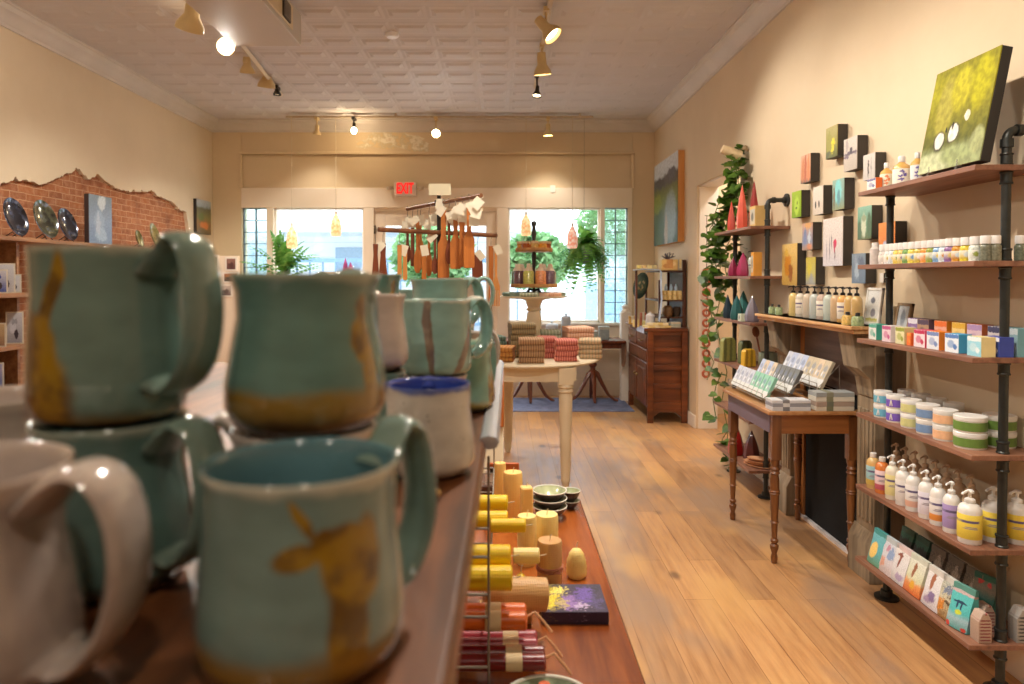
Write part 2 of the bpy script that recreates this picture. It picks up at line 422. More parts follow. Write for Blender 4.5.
# shop door
x0, x1 = xs['d0'], xs['d1']
mb = MB().box(x0+.012, x0+.13, Y0+.03, Y0+.08, .01, 2.215).box(x1-.13, x1-.012, Y0+.03, Y0+.08, .01, 2.215).box(x0+.13, x1-.13, Y0+.03, Y0+.08, 2.05, 2.215).box(x0+.13, x1-.13, Y0+.03, Y0+.08, .01, .4)
o = struct('door_1', mb, M_header, b=.004)
struct('glass_pane', MB().box(x0+.12, x1-.12, Y0+.052, Y0+.056, .39, 2.06), M_pane, parent=o)
mb = MB()
for z in (2.0, 1.2, .4): mb.box(x0-.004, x0+.02, Y0+.005, Y0+.03, z-.05, z+.05)
struct('hinge', mb, pm((90, 78, 60), .4, .7), parent=o)
struct('door_handle', MB().box(x1-.1, x1-.06, Y0+.015, Y0+.03, 1.0, 1.2).cyl(.02, 1.08, 1.12, 12, x1-.08, Y0-.01), pm((90, 78, 60), .4, .7), parent=o)
struct('trim_5', MB().box(x0-.0, x0+.012, Y0+.02, Y0+.2, 0, 2.226).box(x1-.012, x1, Y0+.02, Y0+.2, 0, 2.226).box(x0, x1, Y0+.02, Y0+.2, 2.219, 2.262), M_header)
# cornice
cp = [(0, 3.165), (.015, 3.165), (.02, 3.185), (.045, 3.20), (.06, 3.225), (.10, 3.25), (.112, 3.28), (.125, 3.285), (.125, ZC), (0, ZC)]
struct('trim_6', MB().prism([(XR-d, z) for d, z in cp], YB, YF, 'y'), M_crown)
struct('trim_7', MB().prism([(XL+d, z) for d, z in cp], YB, YF, 'y'), M_crown)
struct('trim_8', MB().prism([(YF-d, z) for d, z in cp], XL, XR, 'x'), M_crown)
struct('baseboard_right', MB().box(XR-.015, XR, YB, 3.14, 0, .12).box(XR-.015, XR, 4.3, D0, 0, .12).box(XR-.015, XR, D1, YF, 0, .12), M_white, b=.003)
struct('baseboard_left', MB().box(XL, XL+.015, YB, 4.2, 0, .14).box(XL, XL+.015, 7.7, YF, 0, .14), M_white, b=.003)
# boxed duct below the ceiling with a vent
mb = MB().box(-1.90, -1.43, 1.2, 4.97, 3.08, ZC)
struct('trim_9', mb, pm((196, 186, 174), .6, var=.03, scale=2), b=.004)
struct('trim_10', MB().box(-1.432, -1.422, 3.0, 4.75, 3.115, ZC-.03), pm((216, 196, 160), .6, var=.04), b=.003)
mb = MB().box(-1.425, -1.412, 4.52, 4.67, 3.13, 3.25).mat(1)
for k in range(7): mb.box(-1.414, -1.406, 4.53, 4.66, 3.14+k*.015, 3.145+k*.015)
solo('air_vent', mb, [pm((70, 62, 50), .6), pm((140, 128, 110), .5)], 'small dark louvred vent on the side of the boxed ceiling duct', 'vent')
# patch of peeling paint high on the far wall
s = NT('peeling paint'); g = s.coord(); n = s.noise(g, 9, 6, .65)
mat_peel = s.done(s.ramp(n, [(.38, lin((222, 196, 152))), (.46, lin((206, 190, 156))), (.54, lin((234, 224, 202))), (.66, lin((214, 192, 156)))]), .85)
random.seed(11); mb = MB()
for k in range(16):
    cx = fx(random.uniform(362, 425)); cz = 1.42+(278-random.uniform(137, 149))/83.1; r = random.uniform(.05, .13); n_ = 9
    mb.prism([(cx+1.6*r*random.uniform(.6, 1.1)*math.cos(2*PI*i/n_), cz+.6*r*random.uniform(.6, 1.1)*math.sin(2*PI*i/n_)) for i in range(n_)], Y0-.002-k*.0003, Y0+.001, 'y')
struct('trim_11', mb, mat_peel, smooth=False)
# ============================================================ outside
bg = bpy.data.worlds.new('daylight'); bpy.context.scene.world = bg; bg.use_nodes = True
bg.node_tree.nodes['Background'].inputs[0].default_value = (.86, .94, 1, 1); bg.node_tree.nodes['Background'].inputs[1].default_value = 5.2
struct('ground_outside', MB().box(-14, 14, YF+.25, 30, -.25, -.12), pm((205, 205, 205), .8, scale=1))
M_side = NT('white siding'); 
_z = M_side.n.new('ShaderNodeSeparateXYZ'); M_side.l.new(M_side.coord(), _z.inputs[0])
_w = M_side.math('FRACT', M_side.math('MULTIPLY', _z.outputs[2], 3.0))
M_side = M_side.done(M_side.ramp(_w, [(0, lin((190, 200, 210))), (.06, lin((240, 244, 248))), (1, lin((240, 244, 248)))]), .7)
b1 = thing('porch_building', 'bleached white building with a railed porch across the street, beyond the left shop window', 'building', (-2.6, 13.5, -.12))
part('wall', MB().box(-7.5, 1.1, 15.5, 16, -.12, 4.6), M_side, b1, world=True)
part('porch_roof', MB().box(-7.5, 1.1, 13.2, 15.5, 2.35, 2.62).box(-7.5, 1.1, 13.1, 13.25, 2.3, 2.8), pm((235, 240, 245), .7), b1, world=True)
part('porch_floor', MB().box(-7.5, 1.1, 13.2, 15.5, -.12, .35), pm((180, 188, 196), .7), b1, world=True)
for x in (-7.2, -4.3, -2.3, .6): part('column', MB().box(x-.08, x+.08, 13.25, 13.4, .3, 2.4), pm((225, 235, 245), .7), b1, world=True)
mb = MB().box(-4.3, .6, 13.28, 13.34, 1.72, 1.80).box(-4.3, .6, 13.28, 13.34, 1.35, 1.40).box(-4.3, .6, 13.28, 13.34, .5, .56)
for k in range(20): mb.box(-4.2+k*.25, -4.17+k*.25, 13.29, 13.33, .5, 1.78)
part('railing', mb, pm((110, 140, 170), .6), b1, world=True)
for x in (-6.6, -5.2, -3.3, -1.2): part('window', MB().box(x-.4, x+.4, 15.44, 15.52, 1.0, 2.1), pm((150, 175, 195), .2), b1, world=True)
b2 = thing('garage_building', 'low white building with a blue-grey band seen through the right shop window', 'building', (4, 18, -.12))
part('wall', MB().box(1.4, 8, 18, 18.6, -.12, 1.75), pm((235, 240, 245), .7), b2, world=True)
part('roof', MB().prism([(17.7, 1.7), (18.3, 2.3), (19, 1.7)], 1.3, 8.1, 'x'), pm((210, 216, 224), .7), b2, world=True)
part('door', MB().box(2.2, 3.6, 17.95, 18.02, -.12, 1.3), pm((150, 178, 205), .6), b2, world=True)
M_leaf_out = leafy('street foliage', (96, 140, 90), (130, 172, 118), (170, 200, 150), 4, .5)
def leaf_cloud(mb, cx, cy, cz, rx, ry, rz, n, s):
    for _ in range(n):
        a = random.uniform(0, 2*PI); b = math.acos(random.uniform(-1, 1)); r = random.uniform(.6, 1.)
        x = cx+rx*r*math.sin(b)*math.cos(a); y = cy+ry*r*math.sin(b)*math.sin(a); z = cz+rz*r*math.cos(b)
        R = Euler((random.uniform(-1, 1), random.uniform(-1, 1), random.uniform(0, 6))).to_matrix()
        q = [Vector(v) for v in ((0, -s, 0), (s*.5, 0, s*.12), (0, s, 0), (-s*.5, 0, s*.12))]
        mb.add([Vector((x, y, z))+R @ v for v in q], [(0, 1, 2), (0, 2, 3)])
for k, (x, y, z, r, lab) in enumerate([(2.6, 15, 2.6, 1.0, 'pale green street tree beyond the left side of the right shop window'), (5.2, 21, 3.4, 1.9, 'broad street tree beyond the middle of the right shop window'), (-1.2, 12.2, 1.8, .75, 'small green tree seen through the glass of the shop door'), (.55, 11.5, 1.7, .6, 'green shrub outside, just right of the shop door'), (5.6, 16, 1.6, 1.2, 'dark green hedge beyond the right glass brick strip'), (-5.4, 12.2, 1.1, 1.05, 'dark green hedge beyond the left glass brick strip')]):
    t = thing('tree', lab, 'tree', (x, y, -.12)); mb = MB(); leaf_cloud(mb, x, y, z, r, r*.8, r*.8, 1500, .10)
    part('foliage', mb, M_leaf_out, t, world=True, smooth=False)
    part('trunk', MB().tube([(x, y, -.12), (x+.05, y, z*.5), (x, y, z)], .07), pm((110, 100, 90), .9), t, world=True)
# ============================================================ mug shelf (foreground)
SZ = 1.235
M_plank = wood('dark walnut plank', (60, 32, 16), (118, 70, 38), 1, 7, .4, coat=.15, c3=(146, 92, 54))
r = thing('display_shelf', 'dark brown plank shelf in the foreground holding the stoneware mugs', 'shelf', (-.36, .8, .77))
mb = MB().add([(-.80,.16,SZ-.03),(-.026,.16,SZ-.03),(-.010,1.52,SZ-.03),(-.80,1.52,SZ-.03),(-.80,.16,SZ),(-.026,.16,SZ),(-.010,1.52,SZ),(-.80,1.52,SZ)], [(0,3,2,1),(4,5,6,7),(0,1,5,4),(1,2,6,5),(2,3,7,6),(3,0,4,7)])
part('shelf_board', mb, M_plank, r, world=True, b=.004)
M_steel = pm((206, 208, 214), .3, .6, var=.05)
part('edge_strip', MB().tube([(-.014, .78, SZ-.002), (-.010, 1.1, SZ-.002), (-.006, 1.515, SZ-.002)], .008, 8, rw=.012), M_steel, r, world=True)
for x, y in ((-.76, .25), (-.76, 1.502), (-.10, 1.502)):
    part('leg', MB().box(x-.02, x+.02, y-.014, y+.014, .77, SZ-.03), M_plank, r, world=True, b=.003)
def glaze(name, base, spots=(), foot=None, rim=None, foot_z=.016, spotcol=(164, 124, 18), spot2=(108, 74, 14), rough=.12, speck=0., footn=.012, hh=.1, inner=None):
    """stoneware glaze in the mug's own coordinates. spots: (angle_deg, z, ra(m), rz(m), which)"""
    s = NT(name); g = s.coord('Object'); nz = s.noise(g, 30, 3, .5, 1)
    vm = s.n.new('ShaderNodeVectorMath'); vm.operation = 'SUBTRACT'; s.l.new(nz, vm.inputs[0]); vm.inputs[1].default_value = (.5, .5, .5)
    vs_ = s.n.new('ShaderNodeVectorMath'); vs_.operation = 'SCALE'; s.l.new(vm.outputs[0], vs_.inputs[0]); vs_.inputs['Scale'].default_value = footn
    va = s.n.new('ShaderNodeVectorMath'); s.l.new(g, va.inputs[0]); s.l.new(vs_.outputs[0], va.inputs[1])
    sx = s.n.new('ShaderNodeSeparateXYZ'); s.l.new(va.outputs[0], sx.inputs[0]); X, Y, Z = sx.outputs
    n = s.noise(s.mapping(g, (14, 14, 30)), 1.6, 4)
    c = lin(base); col = s.ramp(n, [(.3, tuple(v*.80 for v in c[:3])+(1,)), (.5, c), (.72, tuple(min(1, v*1.16) for v in c[:3])+(1,))])
    if speck:
        v = s.n.new('ShaderNodeTexVoronoi'); s.l.new(g, v.inputs['Vector']); v.inputs['Scale'].default_value = 120
        col = s.mix(s.smooth(v.outputs['Distance'], .06, .16, speck, 0), col, lin((90, 80, 66)))
    if rim: col = s.mix(s.smooth(Z, hh-.006, hh-.001, 0, .9), col, lin(rim))
    r_ = s.math('SQRT', s.math('ADD', s.math('MULTIPLY', X, X), s.math('MULTIPLY', Y, Y)))
    outer = s.smooth(r_, .036, .040)
    c1 = s.mix(s.smooth(s.noise(g, 55, 3), .4, .62), lin(spotcol), lin(spot2))
    for sp in spots:
        a, z, ra, rz_ = sp[:4]
        ca, sa = math.cos(math.radians(a)), math.sin(math.radians(a))
        along = s.math('ADD', s.math('MULTIPLY', X, -sa), s.math('MULTIPLY', Y, ca))
        front = s.math('ADD', s.math('MULTIPLY', X, ca), s.math('MULTIPLY', Y, sa))
        tilt = sp[4] if len(sp) > 4 else 0.
        dz = s.math('SUBTRACT', Z, z); al = s.math('SUBTRACT', along, s.math('MULTIPLY', dz, tilt))
        p = s.math('DIVIDE', al, ra); q = s.math('DIVIDE', dz, rz_)
        d = s.math('SQRT', s.math('ADD', s.math('MULTIPLY', p, p), s.math('MULTIPLY', q, q)))
        f = s.math('MULTIPLY', s.math('MULTIPLY', s.smooth(d, .8, 1.12, .95, 0), s.smooth(front, 0, .01)), outer)
        col = s.mix(f, col, c1)
    if foot:
        f = s.smooth(Z, foot_z-.004, foot_z+.006, .92, 0)
        col = s.mix(s.math('MULTIPLY', f, 1.), col, s.mix(s.smooth(Z, .002, foot_z*.8), lin((58, 36, 20)), lin(foot)))
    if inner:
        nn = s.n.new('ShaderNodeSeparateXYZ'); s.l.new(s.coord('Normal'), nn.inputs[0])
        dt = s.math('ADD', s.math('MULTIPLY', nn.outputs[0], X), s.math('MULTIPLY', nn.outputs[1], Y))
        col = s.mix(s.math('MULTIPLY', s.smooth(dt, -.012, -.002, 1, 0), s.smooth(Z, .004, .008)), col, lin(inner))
    m = s.done(col, rough)
    s.b.inputs['Coat Weight'].default_value = .8; s.b.inputs['Coat Roughness'].default_value = .035
    s.bump(s.noise(s.mapping(g, (4, 4, 60)), 1.4, 2), .12, .004)
    return m
TEAL = (124, 166, 152); TEALB = (112, 150, 146)
def mug(label, loc, h=.105, r=.049, mats=None, ang=0., waist=.94, belly=1.07, hw=.0125, hs=1., group='stoneware mugs on the foreground shelf', flare=1., handle=True, liner=None):
    """ang: direction of the handle in degrees"""
    t = thing('mug', label, 'mug', loc, 0, group)
    rr = lambda k: r*k
    out = [(0, .002), (rr(.72), .002), (rr(.80), .0), (rr(.97), .006), (rr(belly), h*.16), (rr(belly*.995), h*.3), (rr((belly+waist)/2), h*.5), (rr(waist*.985), h*.72), (rr(waist), h*.88), (rr(.985*flare), h*.965), (rr(1.0*flare), h*.99), (rr(.985*flare), h), (rr(.955*flare), h*.995)]
    inn = [(rr(.925*flare), h*.96), (rr(waist-.07), h*.8), (rr(waist-.06), h*.5), (rr(belly-.12), h*.25), (rr(.6), h*.08), (0, h*.07)]
    # handle attaches along the rotated +x direction: the pattern angles below are absolute
    part('body', MB().lathe(out+inn, 48), mats[0], t, ang=60)
    if handle:
        a = math.radians(ang); ca, sa = math.cos(a), math.sin(a)
        P = [(r*.93, h*.86), (r*1.10, h*.95), (r*1.30, h*1.0*hs), (r*1.52, h*.94*hs), (r*1.66, h*.78), (r*1.68, h*.58), (r*1.58, h*.38), (r*1.36, h*.24), (r*1.15, h*.20), (r*1.0, h*.23)]
        pts = []
        for i in range(len(P)-1):       # smooth the path
            p0 = P[max(i-1, 0)]; p1 = P[i]; p2 = P[i+1]; p3 = P[min(i+2, len(P)-1)]
            for k in range(3):
                u = k/3.
                f = lambda a0, a1, a2, a3: .5*((2*a1)+(-a0+a2)*u+(2*a0-5*a1+4*a2-a3)*u*u+(-a0+3*a1-3*a2+a3)*u**3)
                pts.append((f(p0[0], p1[0], p2[0], p3[0]), f(p0[1], p1[1], p2[1], p3[1])))
        pts.append(P[-1])
        rad = [1.25 if i < 2 else (1.15 if i < 4 else 1.) for i in range(len(pts))]
        rad[-1] = 1.3; rad[-2] = 1.2
        part('handle', MB().tube([(x*ca, x*sa, z) for x, z in pts], .0045, 12, rw=hw, side=(-sa, ca, 0), rad=rad), mats[1], t, ang=70)
    return t
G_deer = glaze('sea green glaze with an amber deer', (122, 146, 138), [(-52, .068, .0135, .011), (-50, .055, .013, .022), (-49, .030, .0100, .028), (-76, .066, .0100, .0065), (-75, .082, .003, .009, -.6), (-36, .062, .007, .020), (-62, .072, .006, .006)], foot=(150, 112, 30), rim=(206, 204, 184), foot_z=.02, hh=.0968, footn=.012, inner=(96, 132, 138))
G_teal_h = glaze('sea green glaze on handles', (124, 146, 134), rough=.1)
G_hare = glaze('grey green glaze with an amber hare', (112, 136, 124), [(-122, .020, .028, .030), (-122, .048, .018, .018), (-104, .075, .0055, .026, .25), (-138, .068, .004, .024)], foot=(150, 112, 30), rim=(176, 176, 154), foot_z=.006, hh=.103)
G_low = glaze('dark sea green glaze', (98, 126, 118), foot=(60, 60, 46), rim=(150, 160, 146), foot_z=.012, rough=.1)
G_field = glaze('sea green glaze with an ochre foot', (104, 136, 124), [(-30, .058, .009, .014), (-27, .078, .005, .012), (-24, .035, .006, .03)], foot=(156, 116, 30), rim=(170, 178, 158), foot_z=.027, hh=.1)
G_pale = glaze('milky white glaze', (206, 190, 178), foot=(150, 120, 96), rim=(222, 206, 192), foot_z=.008, rough=.14)
G_grey = glaze('warm grey white glaze', (188, 172, 162), rim=(206, 188, 174), rough=.14, foot=(96, 76, 66), foot_z=.01)
G_blue = glaze('speckled white glaze with a cobalt blue rim', (214, 208, 196), rim=(64, 92, 178), speck=.8, rough=.2, hh=.0855, inner=(50, 74, 160), foot=(120, 96, 76), foot_z=.006)
G_cob = glaze('cobalt blue liner glaze', (52, 78, 168), rough=.12)
G_stem = glaze('bright aqua glaze with a brown reed', (146, 184, 174), [(-92, .05, .006, .06, -.08), (-30, .03, .007, .04, .5)], foot=(120, 130, 100), rim=(226, 224, 206), foot_z=.004, hh=.095, spotcol=(140, 116, 96), spot2=(110, 86, 70))
G_aqua = glaze('bright aqua glaze', (150, 186, 176), rim=(226, 224, 208), rough=.1, foot=(170, 150, 90), foot_z=.012, hh=.095)
G_gold = glaze('aqua glaze with ochre edges', (140, 186, 168), [(-20, .03, .012, .03), (-15, .06, .004, .03)], foot=(168, 140, 60), rim=(210, 214, 190), foot_z=.014, hh=.095)
T = G_teal_h
def MP(px, y): return (px-CX)/F*y
mug('sea green mug with amber deer painted on it, nearest the viewer at centre', (MP(301, .335), .335, SZ), .0968, .0466, (G_deer, T), 50, hs=1.08, waist=.985, belly=1.06, hw=.0135)
mug('grey white mug at the lower left corner with its big handle facing right', (-.2425, .297, SZ), .103, .050, (G_grey, G_grey), -3, hw=.0155)
mug('dark sea green mug carrying the hare mug, its handle hanging in shadow', (MP(110, .42), .42, SZ), .1, .044, (G_low, T), -18, hw=.014)
mug('sea green mug with an amber hare, upper left, stacked on a darker mug', (MP(110, .42), .42, SZ+.1), .103, .043, (G_hare, T), -20, waist=.98, belly=1.03, hs=1.05, hw=.015)
mug('milky white mug under the ochre-footed mug, mostly hidden behind the deer mug', (MP(304, .455), .455, SZ), .088, .047, (G_pale, G_pale), 165, hw=.011)
mug('sea green mug with an ochre foot band, upper centre of the stacks', (MP(307, .452), .452, SZ+.088), .1, .048, (G_field, T), 75, waist=.93, belly=1.07)
mug('grey white mug at the far left edge behind the lower left mug', (-.372, .50, SZ), .1, .048, (G_grey, G_grey), 200)
mug('white speckled mug with a cobalt blue rim, right of the deer mug', (MP(428, .655), .655, SZ), .0855, .0405, (G_blue, G_cob), 95, waist=1.0, belly=1.1, flare=1.0, hw=.006, hs=.92)
mug('milky white mug whose handle pokes up behind the blue rimmed mug', (MP(428, .86), .86, SZ), .066, .05, (G_pale, G_pale), -88, hw=.018)
mug('bright aqua mug with a brown reed stroke, standing above the blue rimmed mug', (MP(434, .86), .86, SZ+.066), .092, .047, (G_stem, G_aqua), 35, hw=.014, waist=.98, belly=1.0)
mug('milky white mug between the ochre-footed mug and the reed mug', (MP(370, .71), .71, SZ+.09), .078, .037, (G_pale, G_pale), 100, hw=.012)
mug('sea green lower mug beneath the white mug, hidden behind the centre stack', (MP(370, .71), .71, SZ), .09, .0375, (G_field, T), 150)
mug('aqua mug with ochre edges low at the right edge of the shelf', (MP(463, .93), .97, SZ), .095, .040, (G_gold, G_aqua), 60)
mug('pale aqua mug directly behind the reed mug, its top just showing', (MP(440, 1.08), 1.08, SZ+.095), .088, .046, (G_aqua, G_aqua), 40)
mug('aqua mug underneath the pale aqua mug in the rear stack', (MP(440, 1.08), 1.08, SZ), .095, .044, (G_gold, G_aqua), 170)
mug('white mug at the right rim of the shelf beyond the reed mug', (MP(466, 1.24), 1.24, SZ), .088, .034, (G_pale, G_pale), 0, hw=.008)
mug('milky topped mug in the rearmost stack with a handle at its right', (MP(452, 1.36), 1.36, SZ+.1), .085, .048, (G_pale, G_aqua), 5)
mug('aqua mug at the bottom of the rearmost stack', (MP(452, 1.36), 1.36, SZ), .1, .046, (G_aqua, G_aqua), 185)
mug('round little aqua mug peeping out left of the pale aqua mug', (-.138, 1.2, SZ+.085), .08, .042, (G_aqua, G_pale), 200)
mug('aqua mug under the round little mug', (-.138, 1.2, SZ), .085, .043, (G_gold, G_aqua), 160)
mug('sea green mug far back behind the centre stack, left of a white handle', (MP(362, .92), .95, SZ+.095), .095, .048, (G_field, T), 175)
mug('sea green mug supporting the far back mug behind the centre stack', (MP(362, .92), .95, SZ), .095, .048, (G_low, T), 175)
mug('milky white mug standing far back in front of the left shop window', (MP(375, 1.3), 1.3, SZ+.1), .085, .038, (G_pale, G_pale), 90)
mug('aqua mug beneath the white mug in front of the left shop window', (MP(375, 1.3), 1.3, SZ), .1, .044, (G_aqua, G_aqua), 90)

p = atZ(434, 499, SZ)
solo('brass_bead', MB().ball(0, 0, .0045, .0065, 12, .7), pm((196, 160, 100), .25, .8), 'small shiny brass bead on the mug shelf in front of the blue rimmed mug', 'bead', (p.x, p.y, SZ))
# ============================================================ candle table below the mug shelf
TZ = .77
M_red = wood('polished red mahogany', (120, 56, 20), (160, 84, 34), 1, 5, .25, coat=.5, c3=(182, 104, 50))
r = thing('display_table', 'polished reddish wooden table with candles, right below the mug shelf', 'table', (-.3, 1.2, 0))
part('tabletop', MB().box(-.95, .234, .35, 2.03, TZ-.03, TZ), M_red, r, world=True, b=.006)
part('apron', MB().box(-.88, .17, .42, 1.96, TZ-.12, TZ-.03), M_red, r, world=True)
for x in (-.84, .13):
    for y in (.46, 1.92): part('leg', MB().lathe([(.018, 0), (.026, .06), (.02, .1), (.03, .3), (.034, TZ-.12)], 14, x, y), M_red, r, world=True)
def honey(name, c1, c2, rough=.45, hexs=True):
    s = NT(name); g = s.coord()
    v = s.n.new('ShaderNodeTexVoronoi'); s.l.new(g, v.inputs['Vector']); v.inputs['Scale'].default_value = 240; v.inputs['Randomness'].default_value = .15
    s.bump(v.outputs['Distance'], .35 if hexs else .05, .002)
    n = s.noise(g, 20, 2)
    m = s.done(s.mix(s.smooth(v.outputs['Distance'], .1, .5), s.ramp(n, [(.3, lin(c1)), (.7, lin(c2))]), lin(c2)), rough)
    s.b.inputs['Subsurface Weight'].default_value = .15; s.b.inputs['Subsurface Radius'].default_value = (.01, .006, .002)
    return m
W_yel = honey('bright yellow beeswax', (250, 190, 0), (255, 214, 20)); W_pale = honey('pale yellow beeswax', (240, 206, 110), (250, 222, 140))
W_hon = honey('honey coloured beeswax', (236, 180, 92), (246, 200, 116)); W_tan = honey('tan beeswax', (206, 152, 88), (224, 176, 112)); W_smooth = honey('smooth tan wax', (200, 146, 84), (214, 164, 104), hexs=False)
W_or = pm((226, 106, 22), .35, var=.06, coat=.3); W_rd = pm((122, 18, 26), .3, var=.1, coat=.4); W_pk = pm((168, 60, 70), .35, coat=.3)
M_wick = pm((236, 214, 180), .8); M_paper = pm((232, 206, 160), .7); M_wire = pm((150, 140, 126), .4, .5)
rk = thing('wire_rack', 'thin tiered wire rack holding the yellow and red candles beside the mug shelf', 'rack', (-.15, 1.5, TZ))
xw = (488.5-CX)/F*1.04; YW = 1.04
w = .0022
part('post', MB().tube([(xw, YW, TZ), (xw, YW, 1.15)], w, 6), M_wire, rk, world=True)
part('post', MB().tube([(xw, 1.86, TZ), (xw, 1.86, 1.10)], w, 6), M_wire, rk, world=True)
for z in (.8276, .939, .9965, 1.04): part('front_rail', MB().tube([(xw, YW, z), (-.3, YW, z)], w, 6), M_wire, rk, world=True)
for y in (YW, 1.86): part('post', MB().tube([(-.30, y, TZ), (-.30, y, 1.14)], w, 6), M_wire, rk, world=True)
for z in (.7935, .905):
    mb = MB(); 
    for p, q in (((xw, YW), (-.3, YW)), ((-.3, YW), (-.3, 1.86)), ((-.3, 1.86), (xw, 1.86))): mb.tube([(p[0], p[1], z), (q[0], q[1], z)], w, 6)
    if z == .905:
        mb.tube([(xw, YW, z), (xw, 1.86, z)], w, 6)
        for k in range(9): mb.tube([(-.3, 1.17+k*.08, z), (xw, 1.17+k*.08, z)], w*.7, 6)
    part('tier', mb, M_wire, rk, world=True)
def lying(label, x1, y, z, r, L, mat, group='candles on the candle table', tilt=0., rot=0., wick=True, cat='candle', band=None):
    """candle lying along x, right end at x1, centre height z"""
    t = thing('candle', label, cat, (x1, y, z-r), rot, group)
    M = Matrix.Translation((0, 0, r)) @ Matrix.Rotation(tilt, 4, 'Y') @ Matrix.Rotation(-PI/2, 4, 'Y')
    part('wax', MB().xf(M).lathe([(0, 0), (r*.8, 0), (r, .002), (r, L-.002), (r*.8, L), (0, L)], 28), mat, t)
    if wick: part('wick', MB().xf(M).tube([(0, 0, .002), (.001, 0, -.008), (.003, 0, -.014)], .0012, 6), M_wick, t)
    if band: part('paper_band', MB().xf(M).lathe([(r*1.03, band), (r*1.06, band), (r*1.06, band+.03), (r*1.03, band+.03)], 28), M_paper, t)
    return t
def LX(px, y): return (px-CX)/F*y
def LZ(py, y): return H-(py-HOR)/F*y
for lab, px, py, Y, r, L, m in [
    ('upper bright yellow pillar candle of the nearer lying pair', 511, 558, 1.15, .0185, .14, W_yel),
    ('lower bright yellow pillar candle of the nearer lying pair', 512.5, 580, 1.115, .0195, .14, W_yel),
    ('bright yellow candle lying furthest back on the wire rack', 508, 504, 1.47, .0165, .13, W_yel),
    ('bright yellow candle lying second from the back on the wire rack', 508, 521, 1.40, .0175, .12, W_yel),
    ('short bright yellow candle lying with its end at the middle of the rack', 526, 527, 1.355, .0135, .07, W_yel)]:
    lying(lab, LX(px, Y), Y, max(LZ(py, Y), 0), r, L, m)
lying('thick tan honeycomb candle lying tilted beside the flower box', LX(547, 1.25), 1.25, .842, .029, .115, W_tan, tilt=.10, rot=.12)
lying('smooth tan pillar candle lying under the thick honeycomb one', LX(532, 1.29), 1.29, TZ+.021, .021, .1, W_smooth)
lying('small pale candle end sticking out beneath the thick tan candle', LX(522, 1.2), 1.2, TZ+.016, .014, .06, W_hon)
def taper(lab, x1, y, z, n, r, L, mat, band):
    t = thing('candle_bundle', lab, 'candle bundle', (x1, y, z-r), 0)
    for k in range(n):
        dy = (k-(n-1)/2)*r*2.02
        M = Matrix.Translation((0, dy, r)) @ Matrix.Rotation(-PI/2, 4, 'Y')
        part('paper_band', MB().xf(M).lathe([(r*1.02, band-.013), (r*1.07, band-.0125), (r*1.07, band+.0125), (r*1.02, band+.013)], 18), M_paper, t)
        part('taper', MB().xf(M).lathe([(0, 0), (r*.7, 0), (r, .003), (r, L), (0, L)], 18), mat, t)
    part('wick', MB().tube([(0, 0, r), (.014, .002, r+.006), (.028, -.006, r-.006), (.04, -.012, r-.02)], .0022, 6), pm((232, 178, 130), .8), t)
taper('dark red taper candle bundle nearest the viewer with a pale paper band', LX(546, 1.08), 1.085, .817, 2, .0125, .18, W_rd, .05)
taper('dusky red taper candle bundle behind the dark red one', LX(538, 1.14), 1.145, .812, 2, .012, .18, W_pk, .045)
taper('orange taper candle bundle with a pale paper band', LX(527, 1.12), 1.12, .866, 2, .0145, .16, W_or, .055)
def standing(lab, px, y, r, h, mat, z=TZ, twine=None, name='candle', square=False, prof=None):
    t = thing(name, lab, 'candle', (LX(px, y), y, z), .2, 'candles on the candle table')
    if prof: part('wax', MB().lathe(prof, 28), mat, t)
    elif square: part('wax', MB().box(-r, r, -r, r, 0, h), mat, t, b=.004)
    else: part('wax', MB().lathe([(0, 0), (r*.95, 0), (r, .003), (r, h-.006), (r*.93, h), (r*.3, h-.001), (0, h-.003)], 30), mat, t)
    if twine:
        mb = MB()
        for k in (0, .004, .008): mb.lathe([(r+.0005, twine+k), (r+.003, twine+k+.0015), (r+.0005, twine+k+.003)], 26)
        mb.tube([(0, -r-.002, twine+.005), (.01, -r-.01, twine+.012), (.016, -r-.006, twine+.003), (.0, -r-.003, twine+.004)], .0012, 6)
        part('twine', mb, pm((176, 110, 84), .9), t)
    if h: part('wick', MB().tube([(0, 0, h-.004), (.001, 0, h+.006), (.003, 0, h+.012)], .0011, 6), M_wick, t)
    return t
standing('tall slim honeycomb pillar candle at the back of the table', 500, 1.86, .016, .150, W_hon)
standing('tall honeycomb pillar candle with ribbed sides, middle of the back trio', 513, 1.80, .025, .142, W_hon, twine=None)
standing('square honeycomb block candle right of the tall pillars', 526.5, 1.72, .0145, .128, W_hon, square=True)
standing('thick tan pillar candle tied with dark twine', 550, 1.445, .026, .098, W_smooth, twine=.035)
standing('squat pale honey candle behind the twine-tied pillar', 547, 1.60, .027, .10, W_pale)
standing('squat pale honey candle left of the one behind the twine-tied pillar', 527, 1.56, .022, .11, W_pale)
lying('pale cream bundle of short candles lying left of the twine-tied pillar', LX(540, 1.40), 1.40, .853, .0155, .055, W_pale)
standing('small bright yellow bell candle under the cream bundle', 521, 1.38, .014, .06, W_yel, z=TZ, prof=[(0, 0), (.016, 0), (.017, .008), (.014, .03), (.009, .05), (0, .058)])
standing('skep shaped pale honeycomb candle at the right of the table', 577, 1.49, .02, .065, W_pale, prof=[(0, 0), (.017, 0), (.0215, .006), (.0225, .014), (.0215, .018), (.0225, .024), (.0205, .032), (.021, .037), (.017, .046), (.0165, .051), (.010, .060), (0, .064)])
